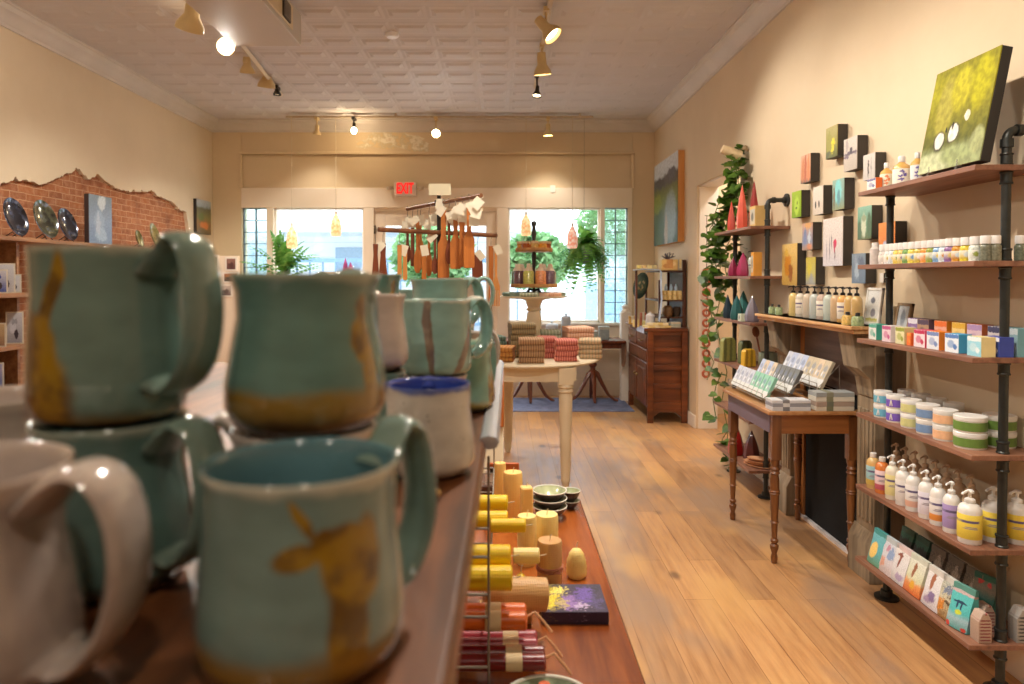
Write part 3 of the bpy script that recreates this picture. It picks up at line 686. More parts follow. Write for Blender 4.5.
# flower printed box
A = art('pansy printed card', [(0, (58, 44, 74)), (1, (70, 60, 84))], [(.14, .5, .12, .4, (240, 214, 60)), (.3, .75, .1, .2, (246, 230, 120)), (.45, .35, .12, .25, (150, 116, 186)), (.7, .6, .13, .3, (110, 84, 170)), (.62, .2, .09, .14, (196, 176, 214)), (.85, .35, .1, .2, (84, 70, 120)), (.33, .3, .08, .16, (200, 178, 130)), (.92, .85, .08, .14, (54, 46, 66))], uv='top', noise=.3, nscale=12, grain=.4, gscale=40)
p0 = atZ(542, 612, TZ+.024); p1 = atZ(609, 612, TZ+.024); yb = atZ(560, 584, TZ+.024).y
t = thing('gift_box', 'flat box printed with yellow and purple pansies near the table edge', 'box', ((p0.x+p1.x)/2, p0.y, TZ))
part('lid', MB().box(p0.x, p1.x, p0.y, yb, TZ+.004, TZ+.024), A, t, world=True, b=.001)
part('base', MB().box(p0.x+.001, p1.x-.001, p0.y+.001, yb-.001, TZ, TZ+.004), pm((60, 50, 70), .5), t, world=True)
# stacked bowls
def bowl(lab, x, y, z, r, h, inside, outside, grp='glazed bowls at the far corner of the candle table', tilt=0):
    t = thing('bowl', lab, 'bowl', (x, y, z), 0, grp); t.rotation_euler = (tilt, 0, 0)
    part('body', MB().lathe([(0, .001), (r*.4, 0), (r*.46, .003), (r*.8, h*.5), (r*.98, h*.93), (r*.99, h*.97)], 36, cap=False), outside, t)
    part('interior', MB().lathe([(r*.985, h*.96), (r*.94, h*.95), (r*.75, h*.55), (r*.4, h*.15), (0, h*.1)], 36, cap=False), inside, t)
    part('rim', MB().lathe([(r*.98, h*.94), (r*1.02, h*.97), (r*1.01, h*1.02), (r*.95, h*1.02), (r*.93, h*.95)], 36, cap=False), pm((226, 222, 206), .25, coat=.4), t)
    return t
B_out = pm((54, 44, 44), .35, coat=.3); B_in = pm((176, 180, 142), .2, var=.3, scale=40, coat=.5)
x, y = LX(550, 1.86), 1.86
for k in range(3): bowl(['lowest', 'middle', 'topmost'][k]+' pale green bowl with dark outside in the stack of three', x, y+k*.004, TZ+k*.020, .047, .034, B_in, B_out)
bowl('small bowl behind the stack of three, at its right', LX(571, 1.93), 1.935, TZ+.02, .028, .032, B_in, B_out)
bowl('small dark bowl under the small bowl behind the stack', LX(571, 1.93), 1.935, TZ, .026, .024, B_in, B_out)
# dish of wrapped sweets at the front edge
t = bowl('shallow painted dish with orange and white rounds at the bottom edge of the photo', LX(549, .995), .995, TZ, .070, .032, pm((150, 160, 130), .3, var=.4, scale=50), pm((110, 130, 110), .4), None)
for k, (dx, dy, w_) in enumerate([(-.035, -.01, 1), (.028, -.008, 1), (-.004, .03, 0), (.0, -.03, 0)]):
    solo('soap_ball', MB().ball(0, 0, .014, .016, 14, .85).mat(1).lathe([(.0, .0272), (.009, .0268), (.009, .0288), (0, .0292)], 12), [pm((226, 214, 196), .6), pm((218, 96, 46), .5)], ['round white ball with an orange top at the left of the dish', 'round white ball with an orange top at the right of the dish', 'round white ball at the back of the dish', 'round white ball at the front of the dish'][k], 'soap', (LX(549, .995)+dx, .995+dy, TZ+.012+(.004 if w_ else 0)))

# ============================================================ right wall: canvases
M_side_dk = pm((58, 52, 46), .6, var=.08)
def canvas(name_lab, f0, f1, w1, yt, yb, A, side=M_side_dk, thick=None):
    """f0,f1: face edges in the photo, w1: where the near side meets the wall; yt,yb: heights at the near side"""
    Yn = atX(w1, 200, XR).y; t = thick or .055
    Xf = XR-t
    Yf_ = atX(f0, 200, Xf).y
    zt = atY(w1, yt, Yn).z; zb = atY(w1, yb, Yn).z
    r = thing('canvas_print', name_lab, 'painting', (XR, (Yn+Yf_)/2, zb), 0, 'small canvases on the right wall')
    part('painted_face', MB().box(Xf-.003, Xf, Yn, Yf_, zb, zt), A, r, world=True)
    part('stretcher_side', MB().box(Xf, XR-.004, Yn, Yf_, zb, zt), side, r, world=True)
    part('hanger', MB().box(XR-.005, XR-.0005, (Yn+Yf_)/2-.02, (Yn+Yf_)/2+.02, zt-.03, zt-.02), M_dark0, r, world=True)
M_dark0 = pm((40, 36, 34), .5)
canvas('square canvas of yellow green blossoms, highest of the small canvases', 826, 838.5, 847.8, 123.8, 155.5,
   art('blossom painting', [(0, (88, 92, 44)), (.4, (142, 138, 60)), (1, (172, 160, 98))], [(.3, .45, .22, .4, (150, 146, 70)), (.65, .5, .14, .15, (222, 204, 40)), (.6, .25, .12, .1, (214, 200, 50)), (.2, .12, .2, .12, (92, 96, 66))], noise=.2))
canvas('grey and white canvas with a small bird on a branch, right of the blossom canvas', 844, 858, 868, 135, 168.2,
   art('grey bird painting', [(0, (182, 172, 160)), (1, (206, 196, 186))], [(.5, .52, .5, .06, (104, 90, 104)), (.55, .6, .09, .12, (80, 70, 80)), (.2, .42, .2, .05, (120, 104, 120)), (.25, .8, .1, .2, (172, 160, 156))], noise=.12))
canvas('canvas of rust orange petals at the left of the group', 801, 811, 820, 152.8, 181,
   art('rust petals painting', [(0, (110, 90, 80)), (.15, (206, 140, 104)), (1, (216, 170, 140))], [(.5, .5, .12, .5, (182, 100, 70)), (.25, .5, .1, .45, (196, 124, 84)), (.8, .5, .1, .5, (224, 132, 86))], noise=.1))
canvas('pale grey canvas with a standing figure, half hidden behind the top shelf bottles', 863.5, 879, 886.5, 152, 178,
   art('standing figure painting', [(0, (190, 184, 178)), (1, (208, 200, 192))], [(.45, .4, .07, .3, (84, 76, 74)), (.45, .72, .06, .08, (110, 100, 96)), (.7, .5, .03, .4, (150, 142, 140))], noise=.14))
canvas('bright lime green canvas with a faint face, left edge of the group', 792.4, 802.6, 810.7, 190, 216.5,
   art('lime painting', [(0, (120, 160, 20)), (1, (156, 186, 40))], [(.55, .45, .28, .36, (176, 206, 70)), (.6, .55, .06, .08, (110, 140, 30)), (.5, .35, .1, .04, (90, 120, 20))], noise=.08))
canvas('off white canvas with two tiny dark figures', 813.5, 825.4, 833.3, 185, 213.5,
   art('two figures painting', [(0, (206, 194, 180)), (1, (226, 214, 200))], [(.28, .36, .07, .13, (56, 48, 44), .15), (.62, .36, .07, .13, (60, 52, 46), .15)], noise=.03))
canvas('turquoise canvas with a pale tent shape', 833, 845.5, 855, 177.5, 208.5,
   art('tent painting', [(0, (140, 146, 110)), (.3, (126, 160, 150)), (1, (150, 180, 164))], [(.5, .6, .3, .38, (132, 208, 210)), (.55, .4, .13, .25, (96, 150, 160)), (.15, .4, .1, .4, (120, 110, 84))], noise=.12))
canvas('green canvas with a small white owl, beside the pipe of the shelf unit', 858.5, 873.6, 883.5, 205, 238.5,
   art('owl painting', [(0, (96, 104, 70)), (.4, (92, 140, 110)), (1, (140, 184, 164))], [(.45, .42, .18, .36, (200, 206, 180)), (.45, .65, .15, .12, (150, 160, 130)), (.85, .4, .15, .4, (84, 110, 84)), (.15, .3, .14, .3, (80, 110, 86))], noise=.12))
canvas('canvas of blue and orange daubs under the lime green one', 803, 814, 822.7, 222, 249.5,
   art('blue orange daubs painting', [(0, (176, 140, 120)), (.3, (130, 140, 166)), (1, (206, 160, 130))], [(.3, .5, .14, .3, (120, 132, 170)), (.7, .45, .12, .3, (196, 204, 214)), (.55, .9, .3, .1, (214, 160, 96)), (.7, .12, .2, .1, (204, 134, 96))], noise=.16))
canvas('large pale canvas with a pink bird on bare twigs', 824, 844, 854, 216, 265.5,
   art('pink bird painting', [(0, (206, 200, 206)), (.5, (218, 208, 202)), (1, (224, 212, 204))], [(.63, .46, .075, .1, (206, 60, 96), .15), (.6, .36, .03, .1, (196, 70, 100), .2), (.62, .22, .02, .1, (110, 80, 90), .3), (.35, .35, .02, .25, (140, 130, 136), .4), (.2, .3, .018, .2, (150, 140, 150), .4), (.45, .5, .02, .14, (120, 110, 116), .4)], noise=.05))
canvas('amber canvas behind the left end of the pump bottles', 783, 799, 807, 243, 285.5,
   art('amber painting', [(0, (190, 150, 70)), (1, (226, 190, 110))], [(.4, .5, .2, .3, (200, 130, 30)), (.6, .3, .12, .2, (150, 90, 30)), (.3, .8, .15, .1, (214, 170, 60))], noise=.2))
canvas('yellow and grey canvas directly left of the pink bird canvas, lower down', 807, 818, 826, 257, 284.5,
   art('yellow grey painting', [(0, (150, 150, 146)), (.35, (190, 180, 100)), (1, (196, 178, 70))], [(.4, .6, .2, .25, (206, 190, 60)), (.6, .2, .2, .15, (160, 160, 160))], noise=.2))
canvas('slate blue canvas right of the pink bird canvas, lower down', 853, 868.5, 877.7, 253, 283.5,
   art('slate painting', [(0, (104, 120, 140)), (1, (128, 142, 156))], [(.4, .4, .16, .3, (160, 176, 190)), (.7, .7, .2, .2, (100, 112, 132)), (.3, .8, .1, .2, (140, 150, 166))], noise=.2))
canvas('orange canvas partly behind the far pipe', 879.5, 898, 908, 221, 249.5,
   art('orange painting', [(0, (206, 170, 160)), (.3, (230, 140, 70)), (1, (236, 150, 70))], [(.4, .2, .12, .14, (180, 190, 214)), (.7, .3, .1, .1, (214, 110, 50))], noise=.12))
canvas('tiny white card with a black edge under the second shelf', 881, 885, 887, 273, 282.5, art('white card', [(0, (220, 214, 206)), (1, (226, 220, 212))]), thick=.012)
# large landscape by the doorway
Yn = atX(684.5, 200, XR).y; Xf = XR-.065; Yf_ = atX(654.5, 200, Xf).y
zt = atY(684.5, 150, Yn).z; zb = atY(684.5, 241.5, Yn).z
A = art('lake landscape painting', [(0, (62, 78, 62)), (.25, (84, 104, 96)), (.5, (116, 128, 60)), (.66, (100, 108, 60)), (.70, (84, 84, 88)), (.78, (86, 88, 96)), (.83, (196, 206, 214)), (1, (206, 212, 218))],
   [(.72, .3, .22, .3, (150, 166, 170)), (.55, .14, .07, .2, (190, 176, 160)), (.25, .2, .2, .25, (74, 96, 60)), (.3, .74, .2, .06, (72, 74, 80)), (.75, .8, .14, .06, (92, 94, 104)), (.15, .5, .2, .12, (130, 140, 56))], noise=.07, nscale=7)
r = thing('landscape_painting', 'large unframed landscape of a lake and mountains on the right wall by the doorway', 'painting', (XR, (Yn+Yf_)/2, zb))
part('painted_face', MB().box(Xf-.004, Xf, Yn, Yf_, zb, zt), A, r, world=True)
part('stretcher_side', MB().box(Xf, XR-.0005, Yn, Yf_, zb, zt), wood('raw pine edge', (196, 130, 62), (216, 154, 84), 2, 6, .6), r, world=True)
# ============================================================ pipe shelf units
M_pipe = pm((66, 68, 66), .42, .75, var=.1, scale=40, bump=.05)
M_board = wood('reddish stained shelf board', (112, 74, 58), (142, 98, 76), 1, 6, .5, c3=(160, 116, 94))
def pipe_unit(name_lab, Ypipes, xs_, y0, y1, zs, top_near=True, top_far=False, loc=None):
    r = thing('pipe_shelf_unit', name_lab, 'shelving', loc)
    XP = 1.712
    for k, y in enumerate(Ypipes):
        near = k == 0
        has = (near and top_near) or (not near and top_far)
        mb = MB().cyl(.0145, .0, 1.885 if has else zs[0]-.02, 16, XP, y)
        mb.lathe([(.05, 0), (.05, .008), (.026, .012), (.024, .035), (.015, .037)], 20, XP, y)
        for z in zs:
            for a, b in ((z-.062, z-.020), (z, z+.042)):
                if b > zs[0] and not has: continue
                mb.lathe([(.0145, a-.001), (.0195, a), (.0205, a+.004), (.0175, a+.008), (.0175, b-.008), (.0205, b-.004), (.0195, b), (.0145, b+.001)], 16, XP, y)
        if has:
            pts = [(XP, y, 1.875)]+[(XP+.03-.03*math.cos(a), y, 1.89+.03*math.sin(a)) for a in [i*PI/12 for i in range(7)]]+[(XR-.01, y, 1.92)]
            mb.tube(pts, .0145, 14)
            mb.tube([(XP, y, 1.862), (XP, y, 1.89)], .020, 14).tube([(XP+.03, y, 1.92), (XP+.05, y, 1.92)], .020, 14)
            mb.tube([(XR-.03, y, 1.92), (XR-.012, y, 1.92)], .02, 14).tube([(XR-.013, y, 1.92), (XR-.001, y, 1.92)], .042, 18)
        part('pipe', mb, M_pipe, r, world=True)
    for z in zs:
        part('shelf_board', MB().box(xs_, XR-.002, y0, y1, z-.019, z), M_board, r, world=True, b=.002)
    return r
ZB = [1.800, 1.478, 1.152, .822, .501, .177]
pipe_unit('black iron pipe shelving with six boards of bath products at the right edge', (2.344, 3.04), 1.585, 2.314, 3.07, ZB, loc=(1.71, 2.7, 0))
# boards go on past the near pipe towards the viewer only behind the first bay
ZCs = [1.752, 1.433, 1.133, .825, .505, .188]
r = pipe_unit('black iron pipe shelving with candles and pouches by the doorway', (4.44, 5.05), 1.585, 4.39, 5.13, ZCs, loc=(1.71, 4.8, 0))
# ============================================================ goods on the near pipe shelves
M_cap = pm((236, 232, 228), .35, var=.03); M_clear = pm((226, 214, 190), .15, var=.06, coat=.6)
def along(px, X): return X*F/(px-CX)
# second shelf: white capped salt jars
cols = [(214,206,200),(236,228,220),(206,214,220),(228,200,96),(214,190,110),(120,160,90),(226,206,90),(198,176,80),(232,150,70),(150,160,70),(120,160,200),(200,210,214),(130,96,150),(200,140,50),(214,190,60),(214,220,210),(110,112,96),(120,118,98),(104,110,92),(116,118,104)]
names = ['white','pale pink','pale blue','yellow','cream and yellow','green and white','lemon','olive yellow','orange and white','leafy green','sky blue','pale grey','purple','amber','golden','mint','dark herb','brown herb','grey herb','dusty herb']
pxs = [883,888.5,893,897.5,902,907,912.5,919,925.4,931,938,943.7,949.5,957,965.3,974.4,985,995,1020]
jar_protos = {}
for k, px in enumerate(pxs):
    y = along(px, 1.645); rr = .0185
    x_ = 1.645
    if y < 2.337: y = 2.337; x_ = (px-CX)/F*y
    t = thing('salt_jar', '%s salt jar with a white cap, %s from the far end' % (names[k], ORD[k]), 'jar', (x_, y, ZB[1]), .05*random.uniform(-1, 1), 'white capped jars on the second pipe shelf')
    body = MB().lathe([(0, 0), (rr, .001), (rr, .046), (rr*.93, .052), (rr*.7, .056), (rr*.68, .06), (0, .06)], 18)
    part('jar_body', body, pm(cols[k], .25, var=.35, scale=120, coat=.5), t)
    if k < 16: part('label', MB().lathe([(rr*1.02, .010), (rr*1.04, .011), (rr*1.04, .038), (rr*1.02, .039)], 18), art('salt label %d' % k, [(0, cols[k]), (1, (230, 226, 214))], [(.3, .5, .2, .3, cols[(k*7) % 16]), (.7, .35, .2, .3, (236, 232, 224))], noise=.2, uv='fr'), t)
    part('cap', MB().lathe([(rr*.84, .058), (rr*.86, .060), (rr*.86, .083), (rr*.8, .086), (0, .086)], 18), M_cap, t)
t = thing('lotion_bottle', 'small grey white bottle alone at the far end of the second shelf', 'bottle', (1.66, along(875, 1.66), ZB[1]))
part('bottle_body', MB().lathe([(0, 0), (.022, 0), (.022, .07), (.012, .08), (0, .08)], 18), pm((206, 196, 190), .4, var=.1, scale=60), t)
part('cap', MB().lathe([(.014, .079), (.014, .098), (0, .1)], 16), M_cap, t)
# third shelf: boxed soaps, two rows
def soapbox(lab, x, y, z, w, dp, h, face, side, mark, k, grp='boxed soaps on the third pipe shelf'):
    t = thing('soap_box', lab, 'soap', (x, y, z), random.uniform(-.06, .06), grp)
    part('carton', MB().box(0, dp, -w/2, w/2, 0, h), pm(side, .45, var=.08), t, b=.001)
    part('printed_face', MB().box(-.0012, 0.0001, -w/2+.001, w/2-.001, .001, h-.001), art('soap print %d' % k, [(0, face), (1, tuple(min(255, int(c*1.04)) for c in face))], [(.5, .88, .5, .1, mark, .1, 1), (.45, .45, .25, .22, tuple((a+b)//2 for a, b in zip(face, mark))), (.75, .3, .15, .15, mark)], noise=.1), t)
rows = [('white soap box with a teal side', 873, (226,226,222), (60,160,140), (90,170,150)), ('white soap box with pink flowers', 887, (228,206,214), (230,220,222), (190,90,140)),
 ('cream soap box with yellow green print', 900.5, (220,214,170), (214,206,150), (150,160,60)), ('short bright orange soap box', 909.5, (226,110,50), (226,110,50), (236,150,60)), ('white soap box with crimson flowers', 920, (230,214,218), (206,70,110), (196,50,90)),
 ('white soap box with a pale blue band and orange side', 933.5, (222,226,234), (236,130,30), (120,140,190)), ('white soap box with a blue side', 952.5, (224,230,238), (70,160,206), (90,130,190)),
 ('aqua soap box with a cream side', 975, (150,206,222), (222,206,150), (226,236,238)), ('deep blue soap box by the near pipe', 993, (70,90,170), (50,70,160), (226,226,236)), ('teal blue soap box past the near pipe', 1014, (90,160,196), (60,140,180), (206,226,236))]
for k, (lab, px, face, side, mark) in enumerate(rows):
    x = 1.62 if k != 8 else 1.68; y = along(px, x)
    if k == 9: y = 2.36; x = (px-CX)/F*y
    w = .072 if k not in (3,) else .03
    soapbox(lab+', front soap row', x, y, ZB[2], min(w, .062 if k < 4 else .075), .048, .068 if k != 3 else .05, face, side, mark, k)
back = [('purple soap box', 914, (140,110,160), (120,100,140), (226,220,230)), ('brown patterned soap box', 923.5, (176,140,110), (100,80,96), (90,70,90)), ('peach and orange soap box', 941, (220,160,140), (206,130,30), (226,110,40)),
 ('yellow cream soap box', 959, (228,200,130), (214,160,60), (214,170,60)), ('lavender pink soap box with a rust side', 975, (206,180,190), (190,100,60), (170,140,180)), ('grey soap box with a dark band', 996, (190,180,180), (90,90,110), (60,60,90)), ('pale teal soap box', 1018, (150,186,190), (110,160,170), (220,230,230))]
for k, (lab, px, face, side, mark) in enumerate(back):
    x = 1.745; soapbox(lab+', back soap row', x, max(2.36, along(px, x)), ZB[2]+.055 if False else ZB[2], .074, .045, .098, face, side, mark, 20+k)
# a loose orange tray between the rows
# fourth shelf: stacked tubs
def tub(lab, x, y, z, r, band, h=.056, k=0):
    t = thing('cream_tub', lab, 'jar', (x, y, z), 0, 'stacked tubs on the fourth pipe shelf')
    part('tub_body', MB().lathe([(0, 0), (r*.94, 0), (r*.96, .002), (r*.97, h*.74), (0, h*.74)], 28), pm((226, 222, 214), .3, var=.04, coat=.3), t)
    part('label', MB().lathe([(r*.975, h*.12), (r*.99, h*.13), (r*.99, h*.66), (r*.975, h*.67)], 28), pm(band, .5, var=.1, scale=60), t)
    a = PI+.4
    part('lid', MB().lathe([(r*.98, h*.74), (r*1.0, h*.75), (r*1.0, h*.97), (r*.97, h), (0, h)], 28), pm((232, 230, 226), .3, var=.03, coat=.3), t)
    mb = MB()                                               # small white peaked mark on the label, on the side the room sees
    for da in (-.12, .12):
        for q in range(5):
            an = PI+.55+da*(1-q/5.); mb.cbox(r*.995*math.cos(an), r*.995*math.sin(an), h*(.2+.08*q), .003, .003, h*.1)
    if k < 2: part('mark', mb, M_cap, t)
for k, (nm, px, col, rr) in enumerate([('aqua', 884, (110,180,204), .036), ('violet', 897, (120,90,190), .036), ('lime flecked', 912.5, (206,204,140), .038), ('steel blue', 929.5, (116,146,186), .041), ('peach', 947, (230,180,140), .041), ('moss green', 972, (104,136,62), .052)]):
    x = 1.645 if rr < .05 else 1.66; y = along(px, x)
    for q in (0, 1):
        tub('%s banded tub, %s of two, front row of the tub shelf' % (nm, ('bottom', 'top')[q]), x, y, ZB[3]+q*.057, rr, col, k=k)
for k, (nm, px, col) in enumerate([('second moss green', 1001, (104,136,62)), ('pale', 955, (214,206,190)), ('white', 938, (226,222,214)), ('cream', 922, (220,214,196)), ('grey', 908, (206,206,204)), ('pearl', 980, (230,200,170))]):
    x = 1.765 if k else 1.775; rr = .052 if k == 0 else .036; y = along(px, x)
    if k == 5: continue
    for q in (0, 1): tub('%s tub, %s of two, back row of the tub shelf' % (nm, ('bottom', 'top')[q]), x, y, ZB[3]+q*.057, rr, col, k=9)
# fifth shelf: pump bottles
def pump(lab, x, y, z, r, h, liquid, lab_c, band=None, cap='pump', rz=0., dark=False, grp='pump bottles on the fifth pipe shelf', name='pump_bottle', ring=(232, 230, 226), body=None):
    t = thing(name, lab, 'bottle', (x, y, z), rz, grp)
    part('bottle_body', MB().lathe([(0, 0), (r*.95, 0), (r, .004), (r, h*.60), (r*.94, h*.66), (r*.7, h*.72), (r*.42, h*.745), (r*.40, h*.76), (0, h*.76)], 24), body or pm(liquid, .22, var=.06, coat=.5), t)
    if lab_c:
        part('label', MB().lathe([(r*1.005, h*.10), (r*1.02, h*.105), (r*1.02, h*.55), (r*1.005, h*.555)], 24), art('bottle label %s %s' % (str(lab_c), str(band)), [(0, band or lab_c), (.26, band or lab_c), (.30, lab_c), (1, lab_c)], [(.3, .72, .3, .05, (96, 84, 120), .2, 1), (.3, .5, .2, .02, (150, 140, 150), .2, 1), (.3, .44, .24, .02, (150, 140, 150), .2, 1)], noise=.01, uv='fr', grain=.05), t)
    cm = pm((30, 26, 26), .35) if dark else pm(ring, .35, var=.03)
    if cap == 'pump':
        part('pump_top', MB().lathe([(r*.44, h*.755), (r*.46, h*.76), (r*.46, h*.81), (r*.3, h*.83), (r*.14, h*.84), (r*.14, h*.92), (r*.34, h*.93), (r*.34, h*.965), (r*.2, h*.99), (0, h)], 16).tube([(0, 0, h*.965), (-r*.5, -r*.25, h*.97), (-r*1.0, -r*.5, h*.955), (-r*1.1, -r*.55, h*.93)], r*.12, 8), cm, t)
    else:
        part('cap', MB().lathe([(r*.44, h*.755), (r*.46, h*.76), (r*.46, h*.86), (0, h*.865)], 16), cm, t)
    return t
W_ = (226, 222, 216)
for k, (nm, px, liq, lc, bd, cap) in enumerate([('clear gold oil', 875, (206,170,110), (150,190,196), (206,180,90), 'c'), ('orange oil', 884, (206,120,60), (226,200,206), (190,90,110), 'c'), ('cream and yellow', 894.5, (226,216,196), (226,214,150), None, 'pump'),
  ('white lotion', 905, W_, (222,218,214), None, 'pump'), ('white lotion with a blush band', 915.4, W_, (226,222,220), (226,180,160), 'pump'), ('white lotion with a violet edge', 928.6, W_, (222,218,230), None, 'pump'),
  ('white lotion with an orange band', 940.5, W_, (228,224,220), (230,150,70), 'pump'), ('lavender labelled', 954, W_, (166,146,200), None, 'pump'), ('yellow labelled', 972.5, W_, (230,206,80), None, 'pump')]):
    x = 1.632; y = along(px, x)
    pump('%s bottle, %s from the far end, front row' % (nm, ORD[k]), x, y, ZB[4], .0275 if k < 8 else .037, .185 if k > 1 else .178, liq, lc, bd, cap)
pump('yellow labelled pump bottle just left of the near pipe, middle column', 1.725, along(996, 1.725), ZB[4], .036, .19, W_, (230,206,80))
pump('yellow labelled pump bottle right of the near pipe, by the wall', 1.795, along(1020, 1.795), ZB[4], .036, .185, W_, (226,196,70))
for k in range(8):  # back row's shade put into the beige body, label and pump colours
    y = 2.98-k*.068
    pump('pump bottle with beige painted-in shade, back row, %s from its far end' % ORD[k], 1.715, y, ZB[4], .027, .205, (190,160,130), (196,170,140), None, ring=(196, 166, 136))
# sixth shelf: paper pouches
def pouch(lab, x, y, z, w, dp, h, A, topc, rz=0., lean=.12, grp='pouches and bags on the lowest pipe shelf', name='pouch', clip=True, cat='bag'):
    """standing pouch whose face looks towards -x"""
    t = thing(name, lab, cat, (x, y, z), rz, grp); t.rotation_euler = (0, lean, rz)
    n = 6; vs = []; 
    for i in range(n+1):
        u = i/n; d_ = dp*(1-u)**.7*.5+.003; ww = w/2*(1-.06*math.sin(PI*u)); zz = h*u
        for (sx_, sy_) in ((-1, -1), (-1, -.5), (-1, .0), (-1, .5), (-1, 1), (1, 1), (1, 0), (1, -1)):
            bulge = (.35*dp*math.sin(PI*min(1, u*1.3+.05))**1 if abs(sy_) < .9 else 0)*(1-u)
            vs.append((sx_*(d_+bulge)+random.uniform(-.001, .001), sy_*ww, zz))
    fs = [tuple(range(7, -1, -1)), tuple(n*8+k for k in range(8))]
    for i in range(n):
        for k in range(8):
            k2 = (k+1) % 8; fs.append((i*8+k, i*8+k2, (i+1)*8+k2, (i+1)*8+k))
    part('pouch_body', MB().add(vs, fs), A, t, ang=50)
    if clip: part('folded_top', MB().box(-.008, .008, -w/2-.001, w/2+.001, h-.02, h+.002), pm(topc, .5, var=.1), t, b=.001)
    return t
tw = [('teal pouch with a round golden badge', 881, art('teal badge pouch', [(0, (110,160,130)), (.5, (96,170,180)), (1, (110,180,190))], [(.42, .42, .28, .24, (232,196,110), .1)], noise=.06), (70,150,150)),
 ('white pouch with a blue floral print', 893, art('floral pouch', [(0, (206,190,190)), (1, (206,214,226))], [(.3, .3, .2, .15, (214,160,140)), (.7, .6, .2, .15, (140,160,196)), (.4, .7, .1, .1, (190,140,160))], noise=.2), (190,200,206)),
 ('white pouch with a brown leaping figure', 905, art('brown figure pouch', [(0, (206,204,208)), (1, (226,222,220))], [(.45, .62, .07, .22, (140,84,72)), (.4, .76, .18, .04, (140,84,72)), (.7, .2, .2, .1, (176,160,190))], noise=.1), (222,200,200)),
 ('white pouch with an orange foot and a figure', 920, art('orange foot pouch', [(0, (214,110,60)), (.28, (226,150,90)), (.4, (206,206,170)), (1, (222,224,216))], [(.45, .62, .09, .2, (150,96,66)), (.6, .25, .15, .1, (226,170,60))], noise=.12), (206,210,196)),
 ('tall white pouch with a rust figure and violet flowers', 939, art('rust figure pouch', [(0, (206,200,206)), (1, (226,224,222))], [(.4, .66, .1, .22, (160,100,70)), (.6, .3, .2, .14, (130,110,150)), (.4, .2, .15, .1, (160,140,170))], noise=.12), (214,210,204)),
 ('see-through pouch of mixed chips', 954, art('chips pouch', [(0, (150,110,60)), (.5, (190,180,150)), (1, (170,180,176))], [(.3, .3, .2, .15, (206,130,50)), (.6, .45, .2, .1, (90,70,50)), (.5, .7, .3, .1, (120,130,150))], noise=.3, grain=.4), (206,206,200))]
for k, (lab, px, A, tc) in enumerate(tw):
    x = 1.635; y = along(px, x); pouch(lab+', front row', x, y, ZB[5], .098 if k < 3 else .105, .045, .145, A, tc)
A_tq = art('turquoise bag', [(0, (90,170,170)), (.25, (160,190,200)), (.4, (80,180,180)), (.8, (90,190,190)), (.82, (206,170,170)), (1, (90,180,176))], [(.5, .62, .3, .03, (30,60,90)), (.4, .56, .04, .09, (30,60,90)), (.6, .55, .04, .08, (30,60,90)), (.55, .40, .14, .06, (196,206,60)), (.12, .06, .1, .06, (206,70,60)), (.85, .05, .12, .05, (206,70,60)), (.7, .95, .15, .04, (206,80,60))], noise=.04)
pouch('turquoise bag with dark script and a red poppy border, on the lowest shelf', 1.635, along(966, 1.635), ZB[5], .085, .05, .15, A_tq, (90,150,140), rz=.25)
A_lb = art('lettered bag', [(0, (176,150,130)), (1, (190,164,144))], [(.5, .16+.13*i, .42, .03, (120,50,56), .3, 1) for i in range(5)], noise=.02)
def tagshape(lab, x, y, z, w, h, A, rz=0):
    t = thing('paper_bag', lab, 'bag', (x, y, z), rz, 'pouches and bags on the lowest pipe shelf')
    part('bag_body', MB().prism([(-w/2, 0), (w/2, 0), (w/2, h*.72), (w*.18, h), (-w*.18, h), (-w/2, h*.72)], 0, .045, 'y'), A, t, b=.002, smooth=False)
    part('tie', MB().tube([(0, .0, h*.96), (0, -.006, h*1.0), (0, 0, h*1.03)], .0015, 6), pm((150,60,60), .8), t)
A_lf = art('lettered paper bag', [(0, (170,146,130)), (1, (190,166,150))], [(.5, .10+.11*i, .40, .022, (130,50,56), .3, 1) for i in range(7)], noise=.02, uv='fr')
A_lg = art('grey lettered paper bag', [(0, (150,146,140)), (1, (176,170,164))], [(.5, .10+.11*i, .40, .022, (60,56,60), .3, 1) for i in range(7)], noise=.02, uv='fr')
tagshape('striped paper bag with red lettering rows and clipped top, left of the near pipe', 1.635+.012, 2.325, ZB[5], .045, .102, A_lf)
tagshape('second red lettered paper bag half behind the near pipe', 1.702, 2.385, ZB[5], .045, .10, A_lf)
tagshape('grey lettered paper bag right of the near pipe', 1.785, 2.325, ZB[5], .06, .115, A_lg)
A_tr = art('turquoise bag with poppies', [(0, (70,160,160)), (.5, (60,120,110)), (.7, (150,130,110)), (1, (50,110,90))], [(.3, .85, .12, .07, (206,60,50)), (.7, .8, .1, .06, (206,60,50))], noise=.08)
pouch('dark turquoise bag with red poppies behind the lettered bag', 1.765, 2.50, ZB[5], .09, .05, .155, A_tr, (60,110,90), rz=.3)
A_bk = art('brown herb pouch', [(0, (80,70,60)), (.5, (150,130,110)), (1, (110,96,84))], [(.3, .4, .2, .2, (60,50,46)), (.7, .6, .2, .2, (190,170,150))], noise=.3, grain=.5)
for k in range(5):
    A_ = A_bk if k > 1 else art('dark green pouch %d' % k, [(0, (90,90,80)), (.7, (60,60,56)), (.75, (66,110,90)), (1, (66,110,90))], noise=.2)
    pouch(('dark green topped pouch' if k < 2 else 'brown herb pouch')+' in the shaded back row, %s from its far end' % ORD[k], 1.76, 2.98-k*.105, ZB[5], .09, .045, .15, A_, (66,100,84) if k < 2 else (130,116,100))
